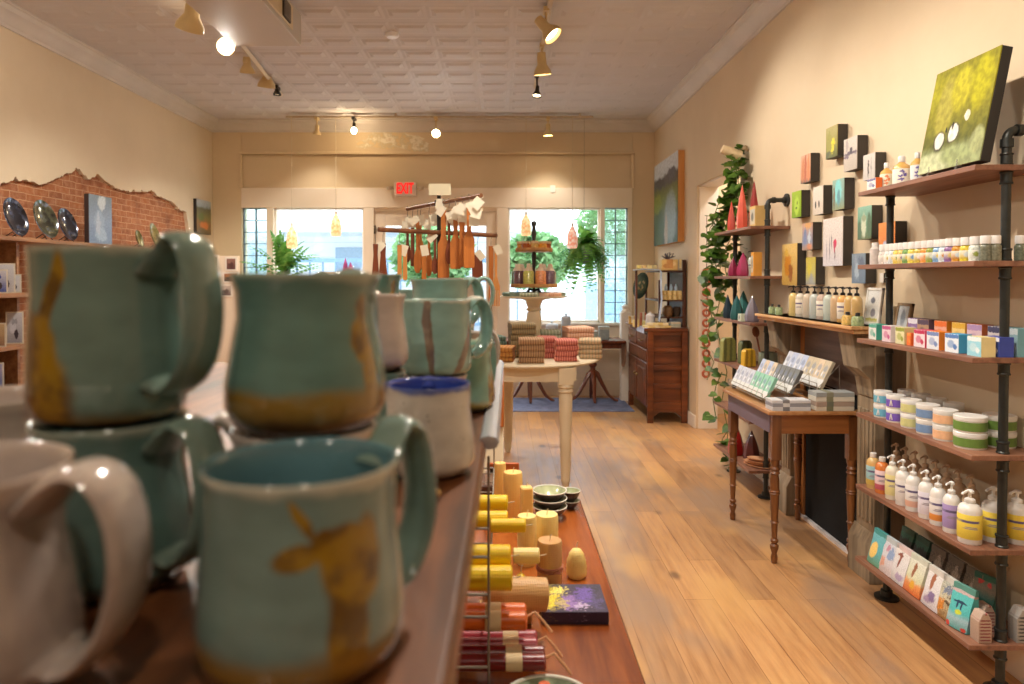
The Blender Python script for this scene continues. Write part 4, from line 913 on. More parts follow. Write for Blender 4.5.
# first shelf: oil bottles, box, leaning sheep canvas
def oilb(lab, px, x, r, h, lc, fl):
    y = along(px, x)
    t = thing('oil_bottle', lab, 'bottle', (x, y, ZB[0]), 0, 'bottles on the top pipe shelf')
    part('bottle_body', MB().lathe([(0, 0), (r, 0), (r, h*.58), (r*.9, h*.66), (r*.4, h*.76), (r*.36, h*.8), (0, h*.8)], 24), pm((222, 176, 100), .15, var=.06, coat=.6), t)
    part('label', MB().lathe([(r*1.01, h*.06), (r*1.03, h*.065), (r*1.03, h*.55), (r*1.01, h*.56)], 24), art('floral oil label '+lab[:12], [(0, lc), (1, lc)], [(.25, .3, .12, .1, fl), (.4, .6, .12, .12, fl), (.3, .8, .1, .1, fl), (.2, .5, .08, .1, fl)], noise=.25, uv='fr'), t)
    part('cap', MB().lathe([(r*.38, h*.79), (r*.42, h*.8), (r*.42, h*.95), (r*.3, h), (0, h)], 18), pm((222, 216, 210), .2, var=.03), t)
oilb('large golden oil bottle with a violet flower label on the top shelf', 900.5, 1.66, .033, .125, (226, 220, 206), (96, 80, 150))
oilb('golden oil bottle with an orange flower label on the top shelf', 885.5, 1.655, .025, .115, (222, 214, 190), (220, 120, 60))
oilb('golden oil bottle with a violet label beside the sheep canvas', 916, 1.655, .024, .12, (222, 216, 214), (90, 74, 150))
soapbox('small white box with an orange side at the far end, top shelf', 1.60, along(870.5, 1.60), ZB[0], .07, .028, .05, (232, 224, 220), (230, 110, 40), (120, 120, 160), 50, grp='bottles on the top pipe shelf')
# sheep canvas
pbn = Vector((1.625, 2.335, 1.825)); L_ = .345
ux = Vector((0, 1, 0)); hh_ = .395; tilt = .185
t = thing('sheep_painting', 'yellow green canvas of white sheep leaning on the top shelf, with black sides', 'painting', (1.62, 2.34, ZB[0]+.018), 0)
A = art('sheep painting', [(0, (150, 158, 112)), (.16, (140, 150, 104)), (.26, (96, 98, 36)), (.5, (128, 124, 28)), (.8, (156, 150, 20)), (1, (128, 124, 22))],
  [(.28, .6, .14, .3, (160, 152, 60)), (.5, .75, .15, .2, (176, 168, 36)), (.8, .75, .14, .25, (170, 164, 18)), (.2, .06, .3, .12, (184, 190, 150)), (.6, .12, .25, .08, (150, 160, 110)), (.9, .2, .1, .12, (160, 166, 116)),
   (.28, .285, .092, .10, (70, 66, 50), .2), (.28, .29, .074, .082, (224, 220, 206), .12), (.375, .375, .014, .03, (40, 36, 34), .3), (.50, .33, .095, .095, (80, 76, 60), .2), (.50, .33, .075, .085, (228, 224, 210), .12), (.475, .40, .014, .035, (44, 40, 38), .3), (.68, .46, .045, .05, (216, 212, 190), .15)], noise=.02, nscale=14, grain=.22, gscale=14, rough=.85)
fr = part('painted_face', MB().box(-.004, 0, 0, L_, 0, hh_), A, t)
sd = part('stretcher_side', MB().box(0, .036, 0, L_, 0, hh_), pm((34, 32, 32), .5), t, b=.002)
t.rotation_euler = (0, tilt, 0)
solo('display_easel', MB().tube([(-.02, 0, 0), (-.014, 0, .018), (-.012, 0, .038)], .0022, 6).tube([(-.014, 0, .016), (.05, 0, .008), (.07, 0, 0)], .0022, 6), pm((226, 226, 222), .1, trans=.8), 'clear little stand under the left end of the sheep canvas', 'stand', (1.62, 2.60, ZB[0]), group='clear stands under the sheep canvas')
solo('display_easel', MB().tube([(-.02, 0, 0), (-.014, 0, .018), (-.012, 0, .038)], .0022, 6).tube([(-.014, 0, .016), (.05, 0, .008), (.07, 0, 0)], .0022, 6), pm((226, 226, 222), .1, trans=.8), 'clear little stand under the right end of the sheep canvas', 'stand', (1.62, 2.44, ZB[0]), group='clear stands under the sheep canvas')
# ============================================================ fireplace surround
M_grey = wood('weathered grey oak', (112, 98, 80), (150, 132, 108), 2, 5, .7, c3=(176, 158, 132), stretch=9)
M_pine = wood('striped raw pine', (190, 138, 86), (222, 174, 120), 1, 9, .6, c3=(232, 190, 140), stretch=16)
M_slate = wood('purplish grey stained board', (104, 84, 74), (132, 110, 98), 1, 4, .6)
r = thing('fireplace_surround', 'weathered wooden fireplace surround with a pine mantel behind the turned-leg table', 'fireplace', (1.78, 3.7, 0))
part('mantel_shelf', MB().box(1.60, XR, 3.13, 4.30, 1.165, 1.20).box(1.585, XR, 3.12, 4.31, 1.185, 1.20), M_pine, r, world=True, b=.002)
part('frieze', MB().box(1.79, XR, 3.34, 4.12, .83, 1.165), M_slate, r, world=True)
for (a, b_) in ((3.18, 3.36), (4.11, 4.26)):
    mb = MB().box(1.735, XR, a+.01, b_-.01, .19, 1.165)
    mb.prism([(1.705, 0), (XR, 0), (XR, .23), (1.735, .23), (1.705, .17)], a-.01, b_+.01, 'y')
    for q in range(4): mb.box(1.727, 1.737, a+.022+q*.036, a+.044+q*.036, .27, .80)
    part('pilaster', mb, M_grey, r, world=True, b=.003)
    part('bracket', MB().prism([(1.63, 1.165), (XR, 1.165), (XR, .86), (1.73, .86), (1.715, .95), (1.66, 1.0)], a+.02, b_-.02, 'y'), M_grey, r, world=True, b=.003)
part('hearth_cover', MB().box(1.80, 1.822, 3.34, 4.12, .015, .83), pm((8, 10, 14), .95, var=.1), r, world=True)
part('hearth_strip', MB().box(1.78, 1.80, 3.36, 4.12, 0, .018), pm((226, 224, 226), .4), r, world=True)
part('inner_post', MB().box(1.788, XR, 4.06, 4.112, .015, 1.165), wood('orange pine post', (150, 92, 46), (182, 120, 66), 2, 5, .6), r, world=True)
struct('trim_12', MB().box(1.775, XR, 3.125, 3.165, .0, 1.16), wood('brown post', (96, 76, 56), (120, 96, 72), 2, 5, .7))
# pump bottles on the mantel
for k in range(10):
    px = 793.5+k*(857-793.5)/9.; x = 1.70; y = along(px, x)
    c = [(222,196,130),(216,206,190),(206,190,170),(190,196,190),(200,176,160),(196,206,196),(206,176,140),(222,170,100),(206,170,110),(200,166,110)][k]
    pump('amber glass soap bottle with a black pump on the mantel, %s from the far end' % ORD[k], x, y, 1.20, .026, .178, c, (232,222,206) if k % 3 == 1 else None, None, 'pump', dark=True, grp='black pump bottles on the mantel', rz=-.3)
for k, (px, lab, w) in enumerate([(774, 'small clear jar of green herbs with a stopper, left of the mantel bottles', 1), (783, 'small clear jar of green herbs beside the first mantel bottle', 1), (848, 'amber jar with a stopper at the near end of the mantel', 2), (858, 'round clear jar of green herbs at the near end of the mantel', 3)]):
    X_ = 1.66 if w == 1 else 1.635; y = min(along(px, X_), 4.26) if w == 1 else max(3.15, along(px, X_))
    if k == 4: X_, y = 1.725, 3.16
    if k == 1: X_, y = 1.665, 4.13
    if k == 0: X_, y = 1.66, 4.22
    t = thing('herb_jar', lab, 'jar', (X_, y, 1.20), 0, 'small herb jars on the mantel')
    rr = .022 if w == 1 else .027
    part('jar_body', MB().lathe([(0, 0), (rr, 0), (rr, .035), (rr*.8, .045), (0, .046)], 18), pm((150, 166, 120) if w != 2 else (214, 176, 100), .2, var=.35, scale=90, coat=.5), t)
    part('stopper', MB().lathe([(rr*.4, .045), (rr*.36, .06), (0, .062)], 12), M_dark0, t)
# framed feather prints leaning on the mantel and the wall behind the pipe unit
def lean(lab, x, y, z, w, h, A, fr, tilt, rz=0, name='framed_print'):
    t = thing(name, lab, 'picture', (x, y, z)); t.rotation_euler = (0, tilt, rz)
    part('print', MB().box(-.003, 0, -w/2+.008, w/2-.008, .008, h-.008), A, t)
    part('frame', MB().box(-.006, .008, -w/2, w/2, 0, .012).box(-.006, .008, -w/2, w/2, h-.012, h).box(-.006, .008, -w/2, -w/2+.012, 0, h).box(-.006, .008, w/2-.012, w/2, 0, h).box(.002, .006, -w/2, w/2, 0, h), fr, t)
A_f = art('feather print', [(0, (206,200,190)), (.12, (170,166,60)), (.16, (206,206,200)), (1, (222,222,220))], [(.45, .68, .16, .1, (110,116,130)), (.55, .3, .18, .12, (130,130,140))], noise=.06)
lean('white framed feather print leaning at the near end of the mantel', 1.74, 3.24, 1.20, .13, .175, A_f, pm((222,218,210), .5), .12)
A_g = art('grey feather print', [(0, (196,190,170)), (.1, (206,190,50)), (.2, (190,196,200)), (1, (210,212,214))], [(.5, .6, .2, .25, (150,156,166))], noise=.08)
lean('pale print in a wooden frame leaning behind the far pipe', 1.745, 3.014, ZB[2], .105, .16, A_g, wood('frame wood', (150,120,84), (180,150,110), 2, 5, .6), .16)
# ============================================================ turned-leg side table with card racks
M_oak = wood('honey oak', (92, 52, 24), (128, 78, 38), 2, 5, .4, coat=.25, c3=(150, 96, 50))
M_oakx = wood('honey oak top', (164, 112, 66), (196, 146, 96), 1, 5, .4, coat=.2)
TT = .765
r = thing('side_table', 'narrow oak side table with turned legs in front of the fireplace', 'table', (1.55, 3.73, 0))
part('tabletop', MB().box(1.315, 1.775, 3.375, 4.085, TT-.02, TT), M_oakx, r, world=True, b=.004)
mb = MB().box(1.345, 1.745, 3.40, 3.42, TT-.115, TT-.02).box(1.345, 1.745, 4.04, 4.06, TT-.115, TT-.02).box(1.735, 1.755, 3.42, 4.04, TT-.115, TT-.02)
part('apron', mb, wood('oak apron', (130, 76, 34), (160, 100, 50), 0, 5, .4, coat=.2), r, world=True)
part('side_apron', MB().box(1.335, 1.352, 3.42, 4.04, TT-.115, TT-.02), pm((112, 96, 112), .4, var=.08, scale=6), r, world=True, label='apron side in greyish purple')  # greyish purple instead of the oak tone
for x in (1.361, 1.742):
    for y in (3.414, 4.03):
        mb = MB().cbox(x, y, .52, .046, .046, TT-.02-.52)
        mb.lathe([(.006, 0), (.014, .003), (.017, .03), (.012, .05), (.020, .075), (.021, .09), (.012, .10), (.019, .108), (.019, .118), (.013, .125), (.016, .20), (.0215, .205), (.016, .212), (.020, .30), (.0215, .345), (.026, .350), (.0215, .356), (.026, .362), (.0215, .368), (.022, .42), (.018, .445), (.025, .452), (.018, .462), (.024, .474), (.018, .485), (.022, .50), (.023, .52)], 20, x, y)
        part('leg', mb, M_oak, r, world=True)
# card display racks
M_blk = pm((40, 38, 40), .4)
def rack_row(lab, x, z, y0, y1, cols, w, h, tilt, thick=.014):
    t = thing('card_rack', lab, 'rack', (x, y0, TT), 0, 'wire card racks on the side table')
    mb = MB()
    for y in (0, y1-y0): mb.tube([(0, y, .002), (-.035, y, z+.004-TT), (-.035, y, z+.03-TT)], .002, 6).tube([(-.035, y, z-TT), (.09*math.sin(tilt)+.04, y, z-TT+h*.8), (.085, y, .002)], .002, 6)
    mb.tube([(-.035, 0, z+.03-TT), (-.035, y1-y0, z+.03-TT)], .002, 6).tube([(-.035, 0, z-TT), (-.035, y1-y0, z-TT)], .002, 6).tube([(.045, 0, z-TT+.0), (.045, y1-y0, z-TT)], .002, 6)
    part('wire_frame', mb, M_wire, t)
    n = len(cols)
    for k, (c1, c2, nm) in enumerate(cols):
        y = y1-(k+.5)*(y1-y0)/n
        g = thing('card_pack', nm+' in the '+lab+', '+ORD[k]+' from the far end', 'card pack', (x-.018, y, z), 0, 'card packs in the racks on the side table')
        g.rotation_euler = (0, tilt, 0)
        part('sleeve', MB().box(-.003, thick, -w/2, w/2, .002, h), pm(c2, .4, var=.06), g, b=.001)
        part('printed_front', MB().box(-.0045, -.003, -w/2+.001, w/2-.001, .003, h-.001), art('card front %s %s' % (c1, c2), [(0, (226,226,224)), (.3, (232,232,230)), (.32, c1), (1, c1)], [(.5, .7, .3, .12, tuple((a+b)//2 for a, b in zip(c1, (120,130,160)))), (.3, .5, .1, .1, (236,236,240)), (.7, .45, .12, .1, (170,170,180))], noise=.1), g)
wht = ((206,210,222), (214,214,214), 'white patterned card pack'); mint = ((150,206,180), (140,196,170), 'mint green card pack'); gry = ((120,120,118), (104,102,100), 'charcoal card pack'); blu = ((190,200,226), (206,206,210), 'pale blue card pack'); crm = ((222,200,170), (214,204,190), 'cream and pink card pack'); pla = ((206,190,160), (190,176,150), 'tan plaid card pack')
rack_row('front wire card rack', 1.375, TT+.03, 3.53, 4.06, [wht, wht, wht, wht, mint, mint, mint, mint], .06, .125, .45)
rack_row('middle wire card rack', 1.50, TT+.06, 3.53, 4.04, [blu, crm, blu, crm, gry, gry, gry, gry, gry], .055, .135, .45)
rack_row('rear wire card rack', 1.655, TT+.085, 3.53, 4.06, [wht, blu, wht, blu, pla, pla, crm, pla], .066, .155, .45)
def flat(lab, x0, x1, y0, y1, z0, cols, grp):
    for k, (h, c1, c2) in enumerate(cols):
        t = thing('flat_box', lab % ['bottom', 'second', 'third', 'top'][min(k, 3) if k < len(cols)-1 else 3], 'box', ((x0+x1)/2, (y0+y1)/2, z0), random.uniform(-.03, .03), grp)
        w = (x1-x0)/2; d = (y1-y0)/2
        part('box_body', MB().box(-w, w, -d, d, 0, h-.0005), pm(c1, .4, var=.05), t, b=.0015)
        part('paper_band', MB().box(-w*.45, -w*.1, -d-.0006, d+.0006, -.0001+.0003, h+.0002), pm(c2, .6), t)
        if c2 == (60, 60, 58): pass
        z0 += h
x0, x1 = 1.325, 1.545
flat('flat grey white card box at front left of the side table, %s', 1.335, 1.525, 3.385, 3.475, TT, [(.020, (206,206,210), (120,120,124)), (.018, (150,152,160), (214,214,214)), (.016, (214,214,218), (130,130,134))], 'stacked boxed cards on the side table')
flat('banded notebook box at front right of the side table, %s', 1.55, 1.74, 3.385, 3.475, TT, [(.022, (206,196,180), (120,120,90)), (.024, (170,150,136), (110,112,96)), (.024, (216,210,196), (128,128,100)), (.022, (160,164,164), (140,140,120))], 'stacked notebook boxes on the side table')
# ============================================================ doorway shelf unit goods
def cone_candle(lab, px, x, z, r, h, col, y=None):
    y = y or along(px, x)
    t = thing('teardrop_candle', lab, 'candle', (x, y, z), random.uniform(0, 1), 'teardrop candles on the doorway shelving')
    part('wax', MB().lathe([(0, 0), (r*.86, 0), (r*.97, h*.06), (r, h*.18), (r*.93, h*.34), (r*.70, h*.56), (r*.36, h*.8), (r*.1, h*.96), (0, h)], 7), pm(col, .4, var=.08, coat=.2), t, ang=20)
    part('wick', MB().tube([(0, 0, h-.005), (.001, 0, h+.01)], .001, 5), M_wick, t)
z = ZCs[0]
cone_candle('tall coral teardrop candle at the left of the top shelf', 737, 1.62, z, .028, .205, (206, 84, 70), y=4.86)
cone_candle('tallest salmon teardrop candle on the top shelf', 744, 1.64, z, .038, .30, (222, 96, 76), y=4.70)
cone_candle('deep red teardrop candle behind the salmon one on the top shelf', 750, 1.75, z, .036, .34, (160, 50, 46), y=4.78)
def cbx(lab, px, x, z, w, d, h, col, win=None, y=None):
    y = y or along(px, x)
    t = thing('gift_carton', lab, 'box', (x, y, z), .0, 'cartons on the doorway shelving')
    part('carton', MB().box(-w/2, w/2, -d/2, d/2, 0, h), pm(col, .6, var=.06), t, b=.001)
    part('window_print', MB().box(-w/2-.001, -w/2, -d/2+.01, d/2-.01, h*.15, h*.85), art('carton print '+lab[:18], [(0, (206,196,170)), (1, (190,190,180))], [(.5, .5, .25, .3, win or (110,110,100))]), t)
cbx('pale yellow carton with a grey window print on the top shelf', 754, 1.69, z, .07, .1, .14, (222, 186, 116), y=4.55)
z = ZCs[1]
cone_candle('plum teardrop candle, left one on the second shelf', 733.5, 1.62, z, .036, .13, (146, 34, 74), y=4.82)
cone_candle('magenta teardrop candle, right one on the second shelf', 743, 1.62, z, .044, .16, (166, 46, 92), y=4.62)
cbx('orange yellow carton on the second shelf', 757, 1.665, z, .055, .05, .155, (226, 160, 66), y=4.50)
pump('white bottle with a black pump beside the orange yellow carton', 1.67, 4.60, z, .024, .17, (206,214,206), (190,206,190), dark=True, grp='goods on the doorway shelving')
z = ZCs[2]
cone_candle('dark navy teardrop candle at the left of the third shelf', 727, 1.62, z, .034, .17, (30, 54, 70), y=4.93)
cone_candle('deep teal teardrop candle in the middle of the third shelf', 738, 1.62, z, .045, .17, (38, 96, 98), y=4.74)
cone_candle('tall teal teardrop candle behind the deep teal one', 745, 1.70, z, .05, .20, (50, 112, 110), y=4.84)
cone_candle('grey lilac teardrop candle at the right of the third shelf', 755.5, 1.64, z, .048, .17, (120, 112, 124), y=4.50)
cbx('tiny mint and cream box in front of the teal candles', 742, 1.60, z, .04, .06, .05, (206, 214, 190), y=4.57)
cbx('tiny cream box in front of the teal candles', 748, 1.645, z, .04, .05, .05, (222, 206, 160), y=4.50)
z = ZCs[3]
def fabric_pouch(lab, x, y, z, w, h, c1, c2):
    t = thing('fabric_pouch', lab, 'pouch', (x, y, z), .35, 'fabric pouches on the doorway shelving')
    part('pouch_body', MB().prism([(-w/2, 0), (w/2, 0), (w*.46, h*.86), (w*.3, h), (-w*.3, h), (-w*.46, h*.86)], -.02, .02, 'y'), art('pouch cloth %s' % lab[:14], [(0, c1), (1, c1)], [(.2, .5, .1, .6, c2), (.6, .5, .1, .6, c2)], uv='fr', noise=.1), t, b=.006)
fabric_pouch('olive green fabric pouch on the fourth shelf behind the card racks', 1.62, 4.92, z, .12, .17, (150, 152, 84), (110, 116, 70))
fabric_pouch('dark green fabric pouch beside the olive one on the fourth shelf', 1.70, 4.80, z, .10, .16, (96, 104, 66), (70, 80, 56))
fabric_pouch('mustard striped fabric pouch on the fourth shelf', 1.66, 4.62, z, .10, .12, (222, 176, 50), (170, 130, 40))
for k, (x, y, a) in enumerate([(1.70, 4.52, -.4), (1.74, 4.50, .1), (1.79, 4.49, .5)]):
    t = thing('wooden_scoop', ['brown wooden scoop leaning left in the jar behind the card racks', 'brown wooden scoop standing upright in the jar behind the card racks', 'brown wooden scoop leaning right in the jar behind the card racks'][k], 'scoop', (x, y, z+.10), 0, 'wooden scoops in the jar')
    M = Matrix.Rotation(a*.5, 4, 'Y')
    part('handle', MB().xf(M).tube([(0, 0, 0), (0, 0, .12)], .006, 8), wood('dark cherry', (104, 50, 22), (150, 82, 38), 2, 6, .4), t)
    part('bowl', MB().xf(M).ball(0, 0, .145, .024, 12, 1.5, 1, .5), wood('dark cherry bowl', (104, 50, 22), (150, 82, 38), 2, 6, .4), t)
t = thing('stoneware_jar', 'grey jar holding wooden scoops on the fourth shelf', 'jar', (1.745, 4.505, z))
part('body', MB().lathe([(0, 0), (.05, 0), (.062, .03), (.06, .09), (.055, .11), (.05, .11), (.052, .03), (0, .01)], 24), pm((104, 112, 96), .3, coat=.4), t)
z = ZCs[5]
cone_candle('bright red teardrop candle low down, seen under the side table', 741, 1.64, z, .055, .22, (160, 26, 24), y=4.80)
cone_candle('dark maroon teardrop candle low down, seen under the side table', 750, 1.70, z, .055, .20, (84, 26, 24), y=4.66)
for k in range(4):
    w = .15-.01*k
    t = thing('wooden_tray', 'pale wooden leaf shaped tray on the lowest shelf, %s of the pile' % ['bottom', 'second', 'third', 'top'][k], 'tray', (1.68+.008*k, 4.50+.02*(k % 2), z+.012*k), .5+.2*k, 'pile of wooden trays under the side table')
    part('body', MB().lathe([(0, 0), (w*.5, 0), (w*.62, .006), (w*.66, .0115), (w*.60, .0115), (w*.5, .006), (0, .005)], 24, 0, 0, 0, .62, 1.05), wood('pale tray wood', (196, 140, 100), (222, 172, 132), 1, 6, .6), t)
# climbing vine on the doorway corner
M_vine = leafy('pothos leaf', (44, 74, 20), (74, 108, 30), (116, 146, 50), 9, .25)
def heart(mb, p, s, R):
    pts = [(0, 0, 0), (.34, .10, .03), (.52, -.12, .02), (.42, -.5, -.01), (.0, -1.0, -.08), (-.42, -.5, -.01), (-.52, -.12, .02), (-.34, .10, .03), (0, -.35, -.05)]
    q = [Vector(p)+R @ (Vector(v)*s) for v in pts]
    mb.add(q, [(0, 8, 2, 1), (8, 4, 3, 2), (0, 7, 6, 8), (8, 6, 5, 4)])
random.seed(21)
t = thing('hanging_vine', 'trailing green pothos vine hanging down beside the doorway shelving', 'plant', (1.75, 5.22, 2.45))
mbl = MB(); mbs = MB()
strands = [[(742,150),(741,165),(738,180),(728,200),(718,232),(715,262),(722,290),(716,318),(720,345),(727,372),(722,400),(728,430),(726,462)],
 [(744,152),(742,180),(732,205),(722,240),(712,265),(706,290),(712,318),(704,345),(714,362),(707,380)],
 [(744,150),(738,185),(735,212),(730,240),(722,255),(718,285),(725,305),(716,330),(724,350)],
 [(746,152),(746,172),(748,190),(745,214),(740,232),(737,255),(734,280)],
 [(742,170),(736,200),(722,212),(710,228),(708,250),(713,270)], [(740,190),(730,196),(718,205),(712,222),(716,240),(724,260),(728,285)],
 [(722,372),(716,386),(713,400),(716,418)], [(728,430),(722,440),(728,452),(733,464),(724,466)]]
for si, st in enumerate(strands):
    pts = []
    for i, (px, py) in enumerate(st):
        Y = 5.28-.05*(si % 4)+random.uniform(-.02, .02)
        p = atY(px, py, Y)
        if p.x > 1.76: p.x = 1.76
        pts.append(p)
    mbs.tube(pts, .0035, 6)
    for a, b in zip(pts, pts[1:]):
        L_ = (b-a).length; n = max(1, int(L_/.036))
        if a.z > 1.45: n = int(n*1.9)+1
        elif si < 3: n = max(1, int(n*.8))
        for k in range(n):
            if si == 0 and a.z < .9 and random.random() < .3: continue
            p = a.lerp(b, random.random())+Vector((random.uniform(-.05, .04), random.uniform(-.07, .05), random.uniform(-.02, .02)))
            R = Euler((random.uniform(-.2, .9), random.uniform(-.7, .7), random.uniform(-1.3, 1.0))).to_matrix()
            heart(mbl, p, random.uniform(.055, .088), R)
part('leaves', mbl, M_vine, t, world=True, ang=80); part('stem', mbs, pm((96, 110, 50), .6), t, world=True)
t = thing('wall_sconce', 'small cream tilted wall lamp above the doorway vine', 'lamp', (XR, 5.14, 2.40))
M = Matrix.Translation(atY(733, 153, 5.14)) @ Matrix.Rotation(-1.2, 4, 'Y')
part('shade', MB().xf(M).lathe([(0, .09), (.03, .088), (.034, .06), (.037, -.06), (.034, -.06), (0, -.02)], 16), pm((214, 190, 150), .5), t, world=True)
p = atY(745, 148, 5.14); part('bracket', MB().tube([tuple(atY(738, 151, 5.14)), (p.x, 5.14, p.z), (XR-.005, 5.14, p.z-.02)], .008, 8).ball(p.x, 5.14, p.z, .02), pm((170, 150, 120), .4, .4), t, world=True)
# string of wooden rings in the doorway
t = thing('ring_garland', 'hanging garland of terracotta rings inside the doorway', 'garland', (1.97, 6.46, .0+1.78))
x_ = (706.5-CX)/F*6.44
mb = MB().tube([(x_, 6.44, 2.0), (x_, 6.44, .95)], .003, 6)
part('cord', mb, pm((90, 50, 40), .8), t, world=True)
for k in range(11):
    z_ = 1.42+(HOR-(272+k*10.2))/F*6.44
    part('ring', MB().tube([(x_+.030*math.cos(a), 6.44, z_+.030*math.sin(a)) for a in [i*2*PI/14 for i in range(15)]], .012, 8), pm((168, 84, 50), .6), t, world=True)
# ============================================================ dresser with hutch
M_mah = wood('red brown walnut', (76, 34, 14), (112, 56, 24), 0, 4, .35, coat=.3, c3=(136, 74, 34))
dx0, dx1, dy0, dy1, dz = 1.43, 1.825, 6.72, 7.74, .93
r = thing('dresser', 'old brown wooden dresser against the right wall by the doorway', 'dresser', ((dx0+dx1)/2, (dy0+dy1)/2, 0))
mb = MB().box(dx0+.01, dx1, dy0+.034, dy1-.02, .14, dz-.03)
part('body', mb, M_mah, r, world=True)
part('top', MB().box(dx0-.03, dx1, dy0-.02, dy1+.02, dz-.03, dz), M_mah, r, world=True, b=.006)
mb = MB().box(dx1-.06, dx1, dy0-.0, dy0+.03, 0, dz-.03).box(dx0, dx0+.06, dy0, dy0+.03, 0, dz-.03)
for z0, z1 in ((.14, .20), (.345, .385), (.52, .565), (.70, .74), (dz-.07, dz-.03)): mb.box(dx0+.06, dx1-.06, dy0+.004, dy0+.03, z0, z1)
mb.prism([(dx0+.06, .14), (dx0+.06, .06), (dx0+.12, .105), (dx1-.12, .105), (dx1-.06, .06), (dx1-.06, .14)], dy0+.008, dy0+.03, 'y')
part('side_frame', mb, M_mah, r, world=True, b=.004)
for y in (dy1-.03,): part('foot', MB().box(dx0, dx0+.05, y-.03, y+.03, 0, .16), M_mah, r, world=True, b=.004)
for k in range(2): 
    d_ = part('drawer', MB().box(dx0-.006, dx0+.012, dy0+.05+k*.48, dy0+.50+k*.48, .73, .87), M_mah, r, world=True, b=.004)
    part('handle', MB().tube([(dx0-.006, dy0+.2+k*.48, .80), (dx0-.03, dy0+.21+k*.48, .79), (dx0-.03, dy0+.33+k*.48, .79), (dx0-.006, dy0+.34+k*.48, .80)], .005, 8), pm((150, 130, 90), .4, .8), d_, world=True)
part('drawer', MB().box(dx0-.004, dx0+.012, dy0+.05, dy1-.05, .60, .71), M_mah, r, world=True, b=.004)
for k in range(2):
    y = dy0+.05+k*.48
    d_ = part('door', MB().box(dx0-.004, dx0+.014, y, y+.45, .17, .58), M_mah, r, world=True, b=.004)
    part('door_panel', MB().box(dx0-.007, dx0+.0, y+.07, y+.38, .23, .52), M_mah, d_, world=True, b=.004)
    part('knob', MB().ball(dx0-.016, y+(.40 if k == 0 else .05), .42, .014), pm((150, 130, 90), .4, .8), d_, world=True)
# hutch
HY0, HY1 = 6.80, 7.45
def DZ_(py, Y=6.8): return H-(py-HOR)/F*Y
r = thing('tabletop_shelf', 'small dark wooden shelf stand on top of the dresser', 'shelf', (1.68, 7.1, dz))
M_dk = wood('dark hutch wood', (60, 30, 18), (92, 50, 30), 2, 5, .4)
x0h, x1h = 1.555, 1.822
part('back_board', MB().box(x1h-.012, x1h, HY0, HY1, dz, 1.60), M_dk, r, world=True)
for x in (x1h-.032, x0h): 
    for y in (HY0, HY1-.025): part('post', MB().box(x, x+.02, y, y+.025, dz, 1.60 if x > 1.7 else 1.40), M_dk, r, world=True, b=.002)
for z_ in (DZ_(270.5), DZ_(300), DZ_(317)): part('shelf_board', MB().box(x0h+.0, x1h-.012, HY0, HY1, z_-.014, z_), M_dk, r, world=True, b=.002)
zt_ = DZ_(270.5)
t = thing('draped_ribbon', 'pale blue ribbon draped over the top of the dresser shelf stand', 'ribbon', (1.50, 6.80, zt_+.004))
rib = [(1.30, zt_+.004), (1.40, zt_+.012), (1.56, zt_+.005), (1.575, zt_-.02), (1.57, zt_-.14), (1.58, zt_-.28), (1.555, dz+.06)]
part('cloth', MB().tube([(a, 6.785, b) for a, b in rib], .006, 8, rw=.035, side=(0, 1, 0)), pm((186, 200, 224), .6), t, world=True)
part('end_post', MB().box(1.325, 1.345, 6.80, 6.83, dz, zt_), M_dk, t, world=True)
def box_thing(name, lab, cat, x, y, z, w, d, h, mat, top=None, grp='gifts on the dresser', rz=0, bv=.004):
    t = thing(name, lab, cat, (x, y, z), rz, grp)
    part('box_body', MB().box(-w/2, w/2, -d/2, d/2, 0, h), mat, t, b=bv)
    part('label_strip', MB().box(-w*.2, w*.2, -d/2-.001, d/2+.001, h*.2, h+.001), top or pm((226, 206, 150), .6), t)
    return t
box_thing('gift_box', 'yellow wrapped gift box on the top board of the dresser shelf stand', 'box', 1.665, 6.86, zt_, .16, .1, .11, art('yellow wrap', [(0, (214,176,110)), (1, (222,190,124))], [(.3, .4, .2, .2, (196,140,80)), (.7, .6, .2, .2, (236,206,150))], uv='fr'), pm((206, 150, 90), .6))
t = thing('ribbon_bow', 'dark grey bow on the yellow wrapped gift box', 'bow', (1.66, 6.88, zt_+.111))
for k in range(5):
    a = -1.2+k*.6
    part('loop', MB().tube([(0, 0, .0), (.05*math.sin(a), 0, .05*math.cos(a)+.01), (.075*math.sin(a+.3), 0, .06*math.cos(a)+.012), (.04*math.sin(a+.5), 0, .02), (0, 0, .004)], .005, 6, rw=.014, side=(0, 1, 0)), pm((110, 96, 96), .5), t)
box_thing('gift_box', 'small grey box at the right end of the top board of the shelf stand', 'box', 1.772, 6.86, zt_, .05, .08, .11, pm((176, 170, 156), .6))
for k in range(4): solo('soap_bar', MB().box(-.022, .022, -.02, .02, 0, .035), pm([(226, 206, 120), (222, 190, 130), (236, 216, 150), (206, 190, 140)][k], .6), 'pale yellow soap on the ribbon shelf, %s from the left' % ORD[k], 'soap', (1.36+k*.052, 6.81, zt_+.018), group='soaps on the ribbon shelf', b=.006)
zc = DZ_(300)
for k in range(8):
    a, b = k % 4, k//4
    box_thing('gift_box', 'small yellow patterned carton on the middle board, %s from the left in the %s layer' % (ORD[a], ('lower', 'upper')[b]), 'box', 1.622+a*.048, 6.85, zc+b*.046, .044, .06, .044, pm([(222, 190, 120), (206, 170, 100)][(a+b) % 2], .6, var=.3, scale=90), grp='yellow cartons on the dresser shelf stand', bv=.002)
